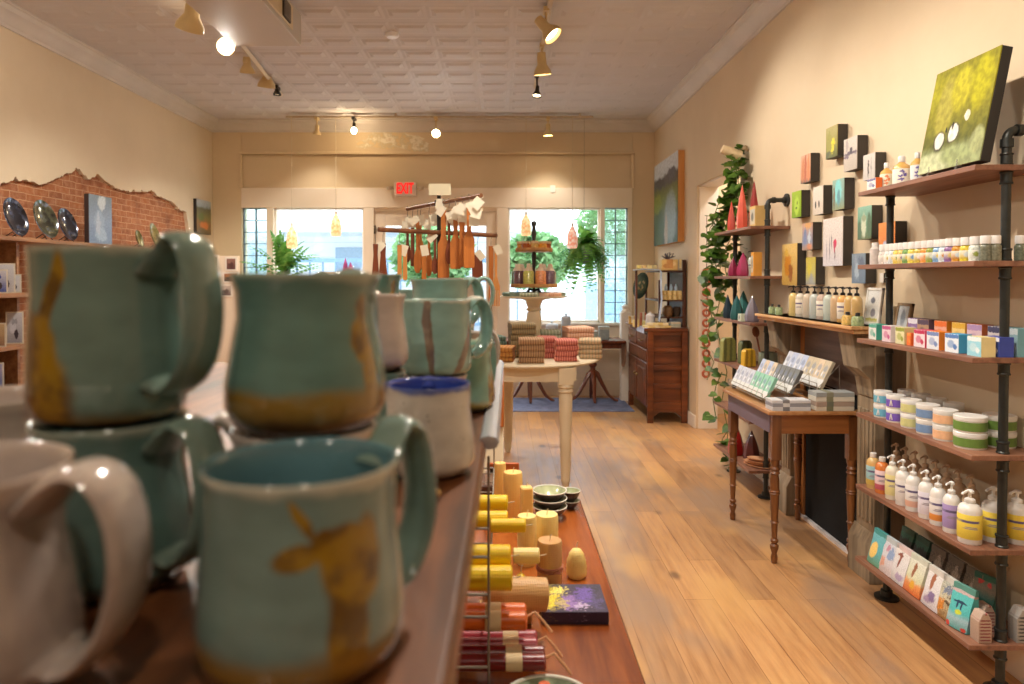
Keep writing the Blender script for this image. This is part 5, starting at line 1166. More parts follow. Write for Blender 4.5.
for k in range(3): solo('bottle', MB().lathe([(0, 0), (.016, 0), (.016, .035), (.007, .05), (.007, .065), (0, .066)], 12), pm((160, 180, 200), .2), 'tiny blue grey bottle standing on the yellow cartons, %s from the left' % ORD[k], 'bottle', (1.64+k*.05, 6.86, zc+.0925), group='tiny bottles on the yellow cartons')
zc = DZ_(317)
solo('stoneware_jar', MB().lathe([(0, 0), (.04, 0), (.055, .04), (.05, .085), (.035, .1), (.03, .11), (0, .11)], 20), pm((120, 90, 60), .3, coat=.4, var=.3), 'round brown jar on the lower board of the dresser shelf stand', 'jar', (1.66, 6.87, zc))
solo('stoneware_jar', MB().lathe([(0, 0), (.03, 0), (.042, .04), (.04, .09), (.03, .1), (0, .1)], 20), pm((60, 48, 40), .3, coat=.4, var=.3), 'dark jar at the right of the lower board of the dresser shelf stand', 'jar', (1.75, 6.87, zc))
for k in range(3): solo('folded_cloth', MB().box(-.05, .05, -.05, .05, 0, .018), pm([(206, 200, 180), (190, 196, 180), (222, 206, 180)][k], .8), 'pale folded cloth at the foot of the shelf stand, %s of the pile' % ('bottom', 'middle', 'top')[k], 'cloth', (1.72, 6.83, dz+k*.0185), group='folded cloths on the dresser', b=.006)
# platter on stand
p = atY(641.5, 286, 7.05)
t = thing('platter', 'dark teal patterned oval platter standing on the dresser', 'platter', (p.x, 7.05, dz))
M = Matrix.Translation((0, 0, p.z-dz)) @ Matrix.Rotation(.5, 4, 'Z') @ Matrix.Rotation(-PI/2+.25, 4, 'X')
part('dish', MB().xf(M).lathe([(0, -.008), (.07, -.006), (.10, .008), (.104, .012), (.098, .012), (.07, .0), (0, -.002)], 32, 0, 0, 0, .95, 1.35), art('platter glaze', [(0, (60, 84, 80)), (1, (70, 92, 86))], [(.5, .5, .3, .3, (96, 116, 100)), (.4, .6, .07, .07, (190, 180, 140)), (.6, .45, .06, .06, (190, 180, 140)), (.5, .35, .06, .05, (180, 160, 110)), (.65, .65, .05, .05, (190, 180, 150)), (.35, .4, .05, .05, (170, 150, 110))], uv='fr', rough=.25, noise=.15), t)
for q in (-.05, .05): part('stand', MB().tube([(q, -.03, 0), (q, 0, .10), (q, .05, 0)], .005, 6), M_dk, t)
# little things along the dresser top
for k, (px, Y, w, h, c, lab) in enumerate([(632, 7.3, .07, .085, (196, 150, 60), 'amber candle tin at the far left of the dresser top'), (636, 6.92, .06, .07, (222, 196, 120), 'cream candle box left of centre on the dresser top'), (646.5, 6.92, .08, .06, (206, 190, 120), 'yellow green carton below the teal platter'), (643, 7.2, .06, .13, (170, 84, 44), 'orange brown carton leaning by the platter'), (649, 7.12, .05, .11, (84, 60, 66), 'dark plum carton left of the white canister')]):
    p = atY(px, 300, Y); box_thing('gift_box', lab, 'box', p.x, Y, dz, w, .05, h, pm(c, .5, var=.2, scale=60), pm((226, 216, 190), .6), bv=.003)
solo('canister', MB().lathe([(0, 0), (.045, 0), (.045, .12), (.03, .13), (.012, .14), (.012, .155), (0, .157)], 24), pm((222, 216, 214), .35), 'white lidded canister between the posts of the dresser shelf stand', 'canister', (1.49, 6.88, dz))
for k in range(9):
    solo('wrapped_soap', MB().box(-.032, .032, -.024, .024, 0, .026), pm([(226, 206, 150), (222, 196, 130), (230, 214, 176)][k % 3], .6), 'pale wrapped soap on the near edge of the dresser, %s from the left' % ORD[k], 'soap', (1.425+(k % 5)*.052+(k//5)*.03, 6.755, dz+(k//5)*.0262), random.uniform(-.3, .3), group='wrapped soaps on the dresser edge', b=.005)
t = thing('lace_runner', 'white blue lace cloth hanging over the front corner of the dresser', 'cloth', (1.40, 6.74, dz))
part('cloth', MB().box(1.392, 1.43, 6.72, 7.0, dz, dz+.004).box(1.388, 1.393, 6.705, 7.05, dz-.05, dz+.004), pm((196, 206, 230), .8), t, world=True)
# ============================================================ round cream table
M_crm = pm((230, 214, 184), .45, var=.05, scale=5, coat=.15)
cx, cy, cz = .155, 5.14, .84
r = thing('round_table', 'cream painted round table with turned legs, piled with folded towels', 'table', (cx, cy, 0))
part('tabletop', MB().lathe([(0, cz-.028), (.55, cz-.028), (.575, cz-.02), (.58, cz-.010), (.57, cz), (0, cz)], 64, cx, cy), M_crm, r, world=True)
part('apron', MB().box(cx-.34, cx+.34, cy-.47, cy-.44, cz-.125, cz-.028).box(cx-.34, cx+.34, cy+.44, cy+.47, cz-.125, cz-.028).box(cx-.36, cx-.33, cy-.44, cy+.44, cz-.125, cz-.028).box(cx+.33, cx+.36, cy-.44, cy+.44, cz-.125, cz-.028), M_crm, r, world=True)
for (x, y) in ((.44, 4.68), (-.20, 4.72), (.057, 5.62), (-.32, 5.4)):
    mb = MB().cbox(x, y, .70, .098, .098, cz-.028-.70)
    mb.lathe([(.022, .0), (.024, .02), (.033, .04), (.030, .06), (.034, .10), (.044, .50), (.047, .62), (.040, .638), (.053, .652), (.040, .668), (.055, .682), (.05, .70)], 24, x, y)
    part('leg', mb, M_crm, r, world=True)
# folded towels
def towel_mat(name, base, stripe=None, sc=60.):
    s = NT(name); g = s.coord(); sx = s.n.new('ShaderNodeSeparateXYZ'); s.l.new(g, sx.inputs[0])
    n = s.noise(g, 60, 3); col = s.ramp(n, [(.3, tuple(v*.85 for v in lin(base)[:3])+(1,)), (.7, lin(base))])
    if stripe:
        w = s.math('FRACT', s.math('MULTIPLY', sx.outputs[0], sc))
        col = s.mix(s.smooth(s.math('ABSOLUTE', s.math('SUBTRACT', w, .5)), .12, .2, .9, 0), col, lin(stripe))
    s.bump(s.noise(g, 300, 2), .4, .002)
    return s.done(col, .95)
TM = {'tan': towel_mat('tan striped terry', (190, 150, 112), (126, 92, 68)), 'olive': towel_mat('olive striped terry', (168, 148, 110), (120, 108, 84)), 'mustard': towel_mat('mustard terry', (196, 138, 70), (160, 100, 50), 40), 'teal': towel_mat('teal terry', (92, 116, 104), (130, 150, 136), 50),
      'red': towel_mat('red striped terry', (186, 96, 86), (226, 150, 132)), 'beige': towel_mat('beige check terry', (206, 176, 140), (160, 152, 124), 45), 'pink': towel_mat('peach terry', (226, 172, 142), (236, 200, 176), 50), 'sage': towel_mat('sage terry', (160, 170, 146), (196, 196, 176), 40)}
def towel_mesh(w, d, h, seed):
    random.seed(seed); mb = MB()
    prof = []
    n = 10
    for i in range(n+1):
        a = -PI/2+PI*i/n; prof.append((-d/2+h*.42-math.cos(a)*h*.42, h/2+math.sin(a)*h*.5))
    prof += [(d/2, h), (d/2, h*.56), (d/2-.01, h*.53), (d/2-.01, h*.47), (d/2, h*.44), (d/2, 0)]
    vs = []; fs = []; m = len(prof); nx_ = 8
    for k in range(nx_+1):
        x = -w/2+w*k/nx_; q = 1-.10*(abs(k-nx_/2)/(nx_/2))**4; wob = random.uniform(-.002, .002)
        for (yy, zz) in prof: vs.append((x, yy+wob, h/2+(zz-h/2)*q+(random.uniform(-.0012, .0012) if zz > h*.5 else 0)))
    for k in range(nx_):
        for i in range(m):
            i2 = (i+1) % m; fs.append((k*m+i, k*m+i2, (k+1)*m+i2, (k+1)*m+i))
    fs.append(tuple(range(m-1, -1, -1))); fs.append(tuple(nx_*m+i for i in range(m)))
    return mb.add(vs, fs)
POS = lambda k, n: 'bottom' if k == 0 else ('top' if k == n-1 else ORD[k]+' from the bottom')
def stack(desc, px, Y, n, col, w=.17, d=.20, h=.036, rz=0., z=None):
    z = cz if z is None else z; x = (px-CX)/F*Y
    me = mesh_from(towel_mesh(w, d, h, int(px)), 'folded_towel', TM[col], ang=50)
    for k in range(n):
        o = link('folded_towel', me); o.location = (x+random.uniform(-.004, .004), Y+random.uniform(-.003, .006), z+k*h*.985); o.rotation_euler = (0, 0, rz+random.uniform(-.05, .05))
        tag(o, '%s, %s' % (desc, POS(k, n)), 'towel', 'folded towels on the round table')
stack('tan striped towel in the front centre stack', 531.5, 4.76, 4, 'tan', h=.042)
stack('brown striped towel in the tall rear stack', 522, 5.10, 6, 'olive', w=.18, h=.042, rz=.1)
stack('mustard towel in the low front left stack', 501, 4.84, 3, 'mustard', w=.18, h=.034, rz=-.1)
stack('teal towel in the far left stack', 491, 5.24, 4, 'teal', w=.19, h=.036, rz=.2)
stack('red striped towel in the front right stack', 565.5, 4.86, 4, 'red', w=.15, h=.038)
stack('red striped towel in the stack left of the front right one', 547, 5.06, 4, 'red', w=.13, h=.038, rz=.05)
stack('beige check towel in the rightmost stack', 590.5, 5.03, 4, 'beige', w=.16, h=.035, rz=-.1)
stack('peach towel in the rear right stack', 578, 5.30, 5, 'pink', w=.2, h=.042, rz=.15)
stack('sage towel in the rear middle stack', 551, 5.36, 5, 'sage', w=.15, h=.036)
# tiered stand in the middle of the table
sx_, sy_ = .262, 5.50
r = thing('pedestal_stand', 'cream turned pedestal plate rising from the towel table', 'stand', (sx_, sy_, cz))
def SZ_(py): return H-(py-HOR)/F*sy_
zp = SZ_(296)
part('column', MB().lathe([(.10, cz), (.105, cz+.012), (.06, cz+.03), (.045, cz+.06), (.052, cz+.12), (.062, cz+.24), (.055, cz+.30), (.045, cz+.315), (.065, cz+.33), (.05, cz+.345), (.07, zp-.035), (.12, zp-.018), (0, zp-.018)], 28, sx_, sy_), M_crm, r, world=True)
part('plate', MB().lathe([(0, zp-.018), (.22, zp-.018), (.27, zp-.008), (.27, zp), (0, zp)], 48, sx_, sy_), M_crm, r, world=True)
random.seed(5)
for k in range(7):
    a = k*2*PI/7
    o = solo('napkin', towel_mesh(.135, .12, .030, 70+k), TM[['sage', 'teal', 'beige', 'sage', 'teal', 'sage', 'pink'][k]], 'folded %s napkin lying on the cream pedestal plate, %s round the rim' % (['sage', 'teal', 'beige', 'sage', 'teal', 'sage', 'peach'][k], ORD[k]), 'napkin', (sx_+.19*math.cos(a), sy_+.19*math.sin(a), zp), a+PI/2, 'napkins on the pedestal plate')
M_tray = wood('tray birch', (176, 124, 70), (214, 166, 108), 0, 6, .5)
r = thing('tiered_tray', 'black stemmed two tier wooden tray with bottles and jars above the towels', 'tray', (sx_, sy_, zp))
def tier(z0, R, hh):
    n = 10; mb = MB()
    poly = [(sx_+R*math.cos(2*PI*(i+.5)/n), sy_+R*math.sin(2*PI*(i+.5)/n)) for i in range(n)]
    mb.prism(poly, z0, z0+.012, 'z')
    inn = [(sx_+(R-.008)*math.cos(2*PI*(i+.5)/n), sy_+(R-.008)*math.sin(2*PI*(i+.5)/n)) for i in range(n)]
    for i in range(n):
        j = (i+1) % n; a, b, c, d = poly[i], poly[j], inn[j], inn[i]
        mb.add([(a[0], a[1], z0), (b[0], b[1], z0), (c[0], c[1], z0), (d[0], d[1], z0), (a[0], a[1], z0+hh), (b[0], b[1], z0+hh), (c[0], c[1], z0+hh), (d[0], d[1], z0+hh)], [(0,3,2,1),(4,5,6,7),(0,1,5,4),(1,2,6,5),(2,3,7,6),(3,0,4,7)])
    return mb
zl, zu = SZ_(287.5), SZ_(252)
part('lower_tray', tier(zl, .192, .03), M_tray, r, world=True, smooth=False)
part('upper_tray', tier(zu, .153, .03), M_tray, r, world=True, smooth=False)
part('stem', MB().lathe([(.012, zp+.02), (.01, zl), (.016, zl+.02), (.009, zl+.1), (.014, zl+.2), (.02, zu-.02), (.01, zu), (.009, zu+.07), (.02, zu+.14), (.012, zu+.2), (.022, zu+.22), (.018, zu+.24), (0, zu+.25)], 16, sx_, sy_), M_dark0, r, world=True)
mb = MB()
for k in range(4):
    a = PI/4+k*PI/2; mb.tube([(sx_, sy_, zp+.045), (sx_+.05*math.cos(a), sy_+.05*math.sin(a), zp+.055), (sx_+.09*math.cos(a), sy_+.09*math.sin(a), zp+.005)], .010, 8)
part('feet', mb, M_dark0, r, world=True)
for k in range(9):
    a = -PI/2+(k-1.5)*2*PI/9; c = [(110, 80, 90), (196, 200, 110), (226, 150, 100), (110, 90, 110), (190, 180, 150), (206, 190, 90), (180, 120, 90), (120, 110, 100), (90, 110, 80)][k]
    t = thing('dip_bottle', '%s on the lower tray, %s going round from the left' % (['plum filled bottle', 'yellow green filled bottle', 'orange filled bottle', 'violet brown filled bottle', 'pale filled bottle', 'golden filled bottle', 'rust filled bottle', 'grey filled bottle', 'green filled bottle'][k], ORD[k]), 'bottle', (sx_+.138*math.cos(a), sy_+.138*math.sin(a), zl+.012), 0, 'bottles on the lower tray')
    part('bottle_body', MB().lathe([(0, 0), (.043, 0), (.043, .105), (.036, .12), (0, .121)], 16), pm(c, .25, var=.3, scale=90, coat=.5), t)
    part('neck', MB().lathe([(.034, .12), (.016, .15), (.013, .175), (0, .176)], 14), pm((226, 206, 184), .3, coat=.4), t)
for k in range(9):
    a = -PI/2+(k-2)*2*PI/9
    t = thing('amber_jar', 'small amber spread jar on the upper tray, %s going round from the left' % ORD[k], 'jar', (sx_+.108*math.cos(a), sy_+.108*math.sin(a), zu+.012), 0, 'amber jars on the upper tray')
    part('jar_body', MB().lathe([(0, 0), (.030, 0), (.030, .052), (0, .053)], 14), pm([(206, 150, 60), (170, 90, 40), (214, 180, 110)][k % 3], .25, var=.3, scale=60, coat=.5), t)
    part('lid', MB().lathe([(.030, .053), (.031, .055), (.031, .07), (0, .071)], 14), pm((222, 196, 160), .4), t)
# ============================================================ wooden utensil tree
hx, hy = (439-CX)/F*3.0, 3.0
M_cop = wood('copper brown rod', (104, 64, 42), (146, 96, 64), 0, 6, .35)
r = thing('side_cabinet', 'brown box cabinet with a cream base under the utensil tree, mostly hidden by mugs', 'cabinet', (-.3, 3.05, 0))
part('body', MB().box(-.62, .012, 2.86, 3.3, .80, .975), wood('orange brown veneer', (150, 76, 24), (184, 104, 42), 2, 5, .4), r, world=True, b=.003)
part('base', MB().box(-.60, .010, 2.88, 3.28, 0, .80), M_crm, r, world=True, b=.003)
r = thing('utensil_tree', 'dark post with crossed rods where wooden kitchen tools hang', 'rack', (hx, hy, .975))
part('post', MB().tube([(hx, hy, .985), (hx, hy, 1.80)], .0085, 12), M_dark0, r, world=True)
part('base', MB().lathe([(.11, .975), (.11, .985), (.03, 1.0), (.012, 1.02)], 28, hx, hy), M_dark0, r, world=True)
A1, A2 = atY(378.5, 229.5, 2.8), atY(496.5, 235.5, 3.19); B1, B2 = atY(481, 195.5, 2.72), atY(407.5, 209, 3.27)
part('arm', MB().tube([A1, A2], .0098, 12), M_cop, r, world=True); part('arm', MB().tube([B1, B2], .0095, 12), M_cop, r, world=True)
part('hub', MB().tube([(hx-.022, hy, A1.z-.01), (hx+.022, hy, A1.z-.01)], .017, 12), M_dark0, r, world=True)
part('hub', MB().tube([(hx-.018, hy, 1.745), (hx+.018, hy, 1.745)], .013, 12), M_dark0, r, world=True)
p0, p1 = atY(429, 195.5, 2.97), atY(451, 184, 2.97)
solo('sign_card', MB().box(p0.x, p1.x, 2.96, 2.963, p0.z, p1.z), pm((232, 222, 190), .7, var=.02), 'blank cream card standing on top of the utensil tree', 'card')
UW = [wood('cherry tool wood', (150, 80, 26), (190, 112, 44), 2, 5, .45), wood('dark walnut tool wood', (84, 36, 16), (126, 60, 28), 2, 5, .45), wood('maple tool wood', (180, 112, 50), (214, 146, 76), 2, 5, .45)]
def outline(kind, L, w):
    """half outline (x>0) from the top of the handle down, z negative"""
    hw = w*.22
    if kind == 'turner': P = [(hw, 0), (hw*.9, -L*.42), (w*.36, -L*.5), (w*.5, -L*.56), (w*.5, -L*.97), (w*.42, -L)]
    elif kind == 'spatula': P = [(hw, 0), (hw, -L*.4), (w*.3, -L*.46), (w*.5, -L*.52), (w*.5, -L*.98), (w*.46, -L)]
    elif kind == 'spoon': P = [(hw, 0), (hw*.8, -L*.5), (hw, -L*.6), (w*.4, -L*.68), (w*.5, -L*.80), (w*.42, -L*.93), (w*.2, -L)]
    elif kind == 'blade': P = [(w*.15, 0), (w*.3, -L*.15), (w*.5, -L*.5), (w*.5, -L)]
    elif kind == 'slim': P = [(w*.5, 0), (w*.42, -L*.5), (w*.5, -L*.9), (w*.4, -L)]
    elif kind == 'boot': P = [(w*.5, 0), (w*.4, -L*.35), (w*.6, -L*.8), (w*.75, -L)]
    return P
def utensil(lab, px, yt, yb, wpx, kind, m, arm, cat='utensil', tags=1, dY=0., yaw=0.):
    a, b = (A1, A2) if arm == 'A' else (B1, B2)
    # point of the arm above this pixel
    best = min(range(101), key=lambda i: abs((lambda q: CX+F*q.x/q.y)(a.lerp(b, i/100.))-px)); q = a.lerp(b, best/100.)
    Y = q.y+dY
    zt = atY(px, yt, Y).z; zb = atY(px, yb, Y).z; L = zt-zb; w = wpx/F*Y
    t = thing('wooden_'+{'turner': 'turner', 'spatula': 'spatula', 'spoon': 'spoon', 'blade': 'scraper', 'slim': 'tongs', 'boot': 'salad_server', 'fork': 'fork'}[kind], lab, cat, (atY(px, yt, Y).x, Y, zt), yaw, 'wooden tools on the utensil tree')
    if kind == 'fork':
        mb = MB().prism([(w*.18, 0), (w*.14, -L*.5), (w*.5, -L*.68), (w*.5, -L*.74), (-w*.5, -L*.74), (-w*.5, -L*.68), (-w*.14, -L*.5), (-w*.18, 0)], -.004, .004, 'y')
        for k in range(4): mb.box(-w*.5+k*w*.267, -w*.5+k*w*.267+w*.17, -.004, .004, -L, -L*.739)
    else:
        P = outline(kind, L, w); poly = P+[(-x, z) for x, z in reversed(P)]
        mb = MB().prism(poly, -.004, .004, 'y')
    part('tool_body', mb, UW[m], t, b=.0015, smooth=False)
    zr = q.z-zt
    part('hook', MB().tube([(0, 0, .0), (.0, 0, zr*.6), (.006, 0, zr+.004), (0, 0, zr+.013), (-.006, 0, zr+.004)], .0013, 6), M_wire, t)
    if tags:
        R = Matrix.Rotation(random.uniform(-.9, .9), 4, 'Y')
        part('price_tag', MB().xf(R).box(-.016, .016, -.0058, -.0052, -.042, .004), pm((234, 224, 200), .7, var=.03), t)
utensil('dark red wooden salad server hanging furthest left', 375.5, 244, 275, 5, 'boot', 1, 'A', tags=0)
utensil('red brown salad server next to the furthest left one', 383, 243.5, 276, 6, 'boot', 1, 'A')
utensil('light brown tongs left of the crowded middle tools', 399.5, 245, 280, 4.5, 'slim', 2, 'A', tags=0)
utensil('light brown tongs, second of the pale pair', 405, 246, 280, 4.5, 'slim', 2, 'A')
utensil('dark walnut spoon handle hanging high behind the pale tongs', 407.5, 218, 262, 7, 'spoon', 1, 'B', dY=.0)
utensil('dark walnut slim tongs left of the cherry spoons', 412.5, 219, 266, 4, 'slim', 1, 'B')
utensil('cherry spoon with a wide bowl at the left of the middle bunch', 417.5, 218, 273, 8, 'spoon', 0, 'B')
utensil('cherry slim tongs reaching lowest in the middle bunch', 424, 246, 288, 5, 'slim', 0, 'A')
utensil('maple turner with a paper tag in the middle bunch', 420.5, 216, 268, 6, 'turner', 2, 'B', dY=.03)
utensil('cherry spoon just left of the dark post', 429, 220, 276, 7, 'spoon', 0, 'B')
utensil('dark walnut spoon right beside the post', 435, 234, 274, 7, 'spoon', 1, 'A')
utensil('big cherry spatula hanging in front of the post', 443.5, 207, 278, 11.5, 'spatula', 0, 'B', dY=-.03)
utensil('walnut spoon half behind the big spatula', 449, 213, 264, 7, 'spoon', 1, 'B')
utensil('broad cherry turner right of the big spatula', 455.5, 210, 269, 11, 'turner', 0, 'B', tags=1)
utensil('slim cherry tongs between the two broad turners', 462, 212, 267, 6, 'slim', 0, 'B')
utensil('broad cherry turner furthest right on the high rod', 469, 203, 268, 11, 'turner', 0, 'B', dY=-.02)
utensil('walnut scraper board hanging right of the turners', 477.5, 252, 278, 11, 'blade', 1, 'A')
utensil('cherry salad spoon behind the salad fork', 491, 246, 304, 5, 'slim', 0, 'A', tags=0)
utensil('maple salad fork hanging lowest at the right end', 496, 246, 306, 8, 'fork', 2, 'A', dY=-.02)
for k, (px, py, rz_) in enumerate([(481, 199, .5), (478, 207, .2), (457, 205, -.3), (464, 204, .3), (441, 199, .1), (474, 215, 0.), (433, 214, -.2), (407, 222, .2)]):
    a, b = B1, B2
    best = min(range(101), key=lambda i: abs((lambda q: CX+F*q.x/q.y)(a.lerp(b, i/100.))-min(px, 480))); q = a.lerp(b, best/100.); Y = q.y-.03
    p = atY(px, py, Y)
    solo('price_tag', MB().box(-.02, .02, 0, .0008, -.045, 0).tube([(0, 0, 0), (0, .02, max(.01, q.z-p.z))], .0008, 5), pm((234, 224, 200), .7, var=.03), 'loose paper price tag tied to the high rod, %s from the right' % ORD[k], 'tag', (p.x, Y, p.z), 0, 'paper tags on the high rod').rotation_euler = (0, rz_*1.4, 0)
# ============================================================ window table, rug, post, plants, pendants
solo('rug', MB().box(-.9, 1.42, 7.30, 8.12, 0, .008), NT('x').m if False else pm((112, 120, 150), .9, var=.25, scale=14, bump=.1), 'blue grey rug under the pedestal table at the shop window', 'rug')
M_mh2 = wood('dark mahogany', (84, 36, 16), (124, 60, 28), 2, 5, .35, coat=.4)
ty = 7.86; tz = .725
r = thing('pedestal_table', 'long dark table on two tripod pedestals under the right shop window', 'table', (.7, ty, .008))
part('tabletop', MB().box(-.05, 1.385, ty-.26, ty+.24, tz-.03, tz).box(.0, 1.34, ty-.22, ty+.2, tz-.09, tz-.03), M_mh2, r, world=True, b=.008)
part('drop_leaf', MB().prism([(1.385+.2*math.sin(a)*.0+.0, 0) if False else (ty+.18*math.cos(a), tz-.02-.30*abs(math.sin(a))**.8) for a in [i*PI/12 for i in range(13)]], 1.386, 1.40, 'x'), wood('pale drop leaf', (150, 112, 84), (176, 138, 108), 2, 5, .5), r, world=True)
for px in (530, 593):
    x = (px-CX)/F*ty
    pd = part('pedestal', MB().lathe([(.03, .28), (.045, .30), (.03, .33), (.028, .40), (.05, .43), (.03, .47), (.045, .55), (.03, .62), (.05, .64)], 20, x, ty), M_mh2, r, world=True)
    for a in (-.25, PI+.25, PI/2, -PI/2):
        ca, sa = math.cos(a), math.sin(a)
        part('pedestal_foot', MB().tube([(x, ty, .36), (x+.05*ca, ty+.05*sa, .33), (x+.11*ca, ty+.11*sa, .21), (x+.18*ca, ty+.15*sa, .09), (x+.25*ca, ty+.17*sa, .035), (x+.29*ca, ty+.18*sa, .026)], .02, 8, rw=.022, rad=[1.5, 1.4, 1.1, .9, .7, .6]), M_mh2, pd, world=True)
struct('trim_13', MB().box(1.385+.0, 1.50, 7.93, 8.05, 0, 1.02).lathe([(.045, 1.02), (.05, 1.04), (.03, 1.06), (.045, 1.09), (0, 1.12)], 16, 1.44, 7.99), M_white, b=.004)
def WZ(py, Y=ty): return H-(py-HOR)/F*Y
for k, (px, w, h, c, lab) in enumerate([(583, .09, .10, (150, 160, 156), 'grey tin at the left of the box row on the window table'), (593, .10, .10, (160, 172, 166), 'grey green tin in the middle of the box row on the window table'), (604, .11, .15, (140, 150, 150), 'tall grey tin by the white post on the window table')]):
    x = (px-CX)/F*(ty-.1); t = thing('storage_tin', lab, 'tin', (x, ty-.1, tz), 0, 'grey tins on the window table')
    part('tin_body', MB().cbox(0, 0, 0, w, .09, h*.8), pm(c, .4, var=.15, scale=30), t, b=.005); part('lid', MB().cbox(0, 0, h*.8, w*1.04, .095, h*.2), pm((176, 180, 176), .4), t, b=.004)
for k, (px, r_, h) in enumerate([(552, .07, .12), (566, .055, .21)]):
    x = (px-CX)/F*(ty); t = thing('lidded_jar', ['wide pale grey lidded jar on the window table', 'tall pale grey lidded jar on the window table'][k], 'jar', (x, ty, tz+.06*1), 0, 'grey lidded jars on the window table')
    part('body', MB().lathe([(0, -.06), (r_, -.06), (r_, h-.03), (0, h-.03)], 20), pm((176, 186, 196), .3), t); part('lid', MB().lathe([(r_*1.03, h-.03), (r_*.9, h-.01), (.012, h), (.018, h+.02), (0, h+.03)], 20), pm((190, 196, 204), .3), t)
solo('wooden_tray', MB().box(-.11, .11, -.08, .08, 0, .10), wood('orange crate', (140, 70, 30), (176, 100, 50), 0, 5, .5), 'orange brown wooden crate on the window table behind the towels', 'crate', ((547-CX)/F*7.69, 7.69, tz), b=.004)
M_fern = leafy('fern green', (84, 140, 60), (110, 168, 76), (150, 200, 104), 14, .5)
def frond(mb, p, d, L, droop, w, n=14):
    d = Vector(d).normalized(); pts = []
    for i in range(n+1):
        u = i/n; pts.append(Vector(p)+d*L*u+Vector((0, 0, -droop*u*u)))
    for i in range(1, n):
        t_ = (pts[i+1]-pts[i-1]).normalized(); s_ = t_.cross(Vector((0, 0, 1)))
        if s_.length < .05: s_ = Vector((1, 0, 0))
        s_.normalize(); k = w*math.sin(PI*(i/n)**.8)+.006; up = s_.cross(t_)
        for sg in (-1, 1):
            a = pts[i]; b = a+s_*sg*k+t_*k*.35-Vector((0, 0, k*.25)); c = a+t_*L/n*.75
            mb.add([a, b+t_*.004, c, b-t_*.012], [(0, 1, 2), (0, 3, 1)])
random.seed(9)
fy = 8.0; p = atY(584, 252, fy)
t = thing('hanging_fern', 'big hanging fern at the right side of the right shop window', 'plant', (p.x, fy, p.z))
mb = MB()
for k in range(170):
    a = random.uniform(0, 2*PI); el = random.uniform(-.5, .95); L_ = random.uniform(.24, .40)
    frond(mb, (p.x, fy, p.z+.08), (math.cos(a)*math.cos(el)*.95, math.sin(a)*math.cos(el)*.42, math.sin(el)), L_, random.uniform(.22, .42)*(1 if el < .7 else .6), .05, 14)
part('fronds', mb, M_fern, t, world=True, smooth=False)
part('pot', MB().lathe([(0, p.z-.13), (.07, p.z-.13), (.1, p.z+.02), (.105, p.z+.03), (0, p.z+.02)], 20, p.x, fy), pm((120, 140, 140), .6), t, world=True)
part('wire', MB().tube([(p.x, fy, p.z+.02), (p.x, fy, ZC-.02)], .002, 6), M_wire, t, world=True)
# palm in the left window
py_ = 8.06; p = atY(290, 300, py_)
t = thing('potted_palm', 'leafy green parlour palm in front of the left shop window', 'plant', (p.x, py_, .0))
mb = MB(); random.seed(4)
for k in range(46):
    a = random.uniform(0, 2*PI); el = random.uniform(.35, 1.5); L_ = random.uniform(.35, .72)*(1.1 if math.cos(a) < .2 else .9)
    frond(mb, (p.x-.08+random.uniform(-.05, .05), py_, 1.32+random.uniform(0, .25)), (math.cos(a)*math.cos(el), math.sin(a)*math.cos(el)*.22, math.sin(el)), L_, random.uniform(.1, .35), .065, 10)
part('fronds', mb, M_fern, t, world=True, smooth=False)
part('stem', MB().tube([(p.x-.08, py_, .25), (p.x-.06, py_, .8), (p.x-.08, py_, 1.5)], .015, 8), pm((110, 100, 60), .7), t, world=True)
part('pot', MB().lathe([(0, 0), (.12, 0), (.16, .28), (.165, .3), (.14, .3), (0, .27)], 24, p.x-.08, py_), pm((170, 180, 176), .5), t, world=True)
solo('plant_leaf', MB().prism([(0, 0), (.04, .03), (.11, .045), (.16, .01), (.09, -.012), (.03, -.012)], 0, .004, 'y'), pm((90, 170, 60), .4), 'single bright green leaf lying on the window table', 'leaf', ((570-CX)/F*7.8, 7.70, tz+.013))
for nm, px, py, Y, s_ in [('glass pendant lamp hanging at the left of the left shop window', 292, 237, 7.8, 1.), ('glass pendant lamp hanging at the right of the left shop window', 336, 225, 7.9, 1.), ('glass pendant lamp glowing above the tiered tray', 526, 225, 7.9, .95), ('rosy glass pendant lamp beside the hanging fern', 572.3, 237, 7.74, 1.)]:
    p = atY(px, py, Y); t = thing('pendant_lamp', nm, 'pendant lamp', (p.x, Y, p.z), 0, 'pendant lamps over the shop windows')
    h = .125*s_
    s = NT('mottled amber glass '+nm[:30]); n = s.noise(s.coord(), 30, 3); rosy = 'rosy' in nm
    col = s.ramp(n, [(.35, lin((206, 130, 96) if rosy else (226, 176, 110))), (.65, lin((236, 206, 190) if rosy else (250, 226, 180)))])
    s.put(s.b.inputs['Emission Color'], col); s.b.inputs['Emission Strength'].default_value = .6
    part('shade', MB().lathe([(.052, -h), (.060, -h*.75), (.060, -h*.1), (.050, h*.35), (.030, h*.75), (.012, h), (.010, h), (.046, h*.3), (.056, -h*.1), (.056, -h*.75), (.049, -h)], 24), s.done(col, .3), t)
    part('socket', MB().lathe([(.014, h*.95), (.014, h*1.2), (.004, h*1.3), (0, h*1.3)], 12), M_crm, t)
    part('cord', MB().tube([(0, 0, h*1.2), (0, 0, 3.24-p.z)], .003, 6), pm((206, 190, 160), .6), t)
p0, p1 = atY(394, 195.5, 8.2), atY(416, 182, 8.2)
t = thing('exit_sign', 'white exit sign with red letters above the shop door', 'sign', ((p0.x+p1.x)/2, 8.2, p0.z))
part('sign_box', MB().box(p0.x, p1.x, 8.2, 8.286, p0.z, p1.z), pm((222, 206, 190), .5), t, world=True, b=.006)
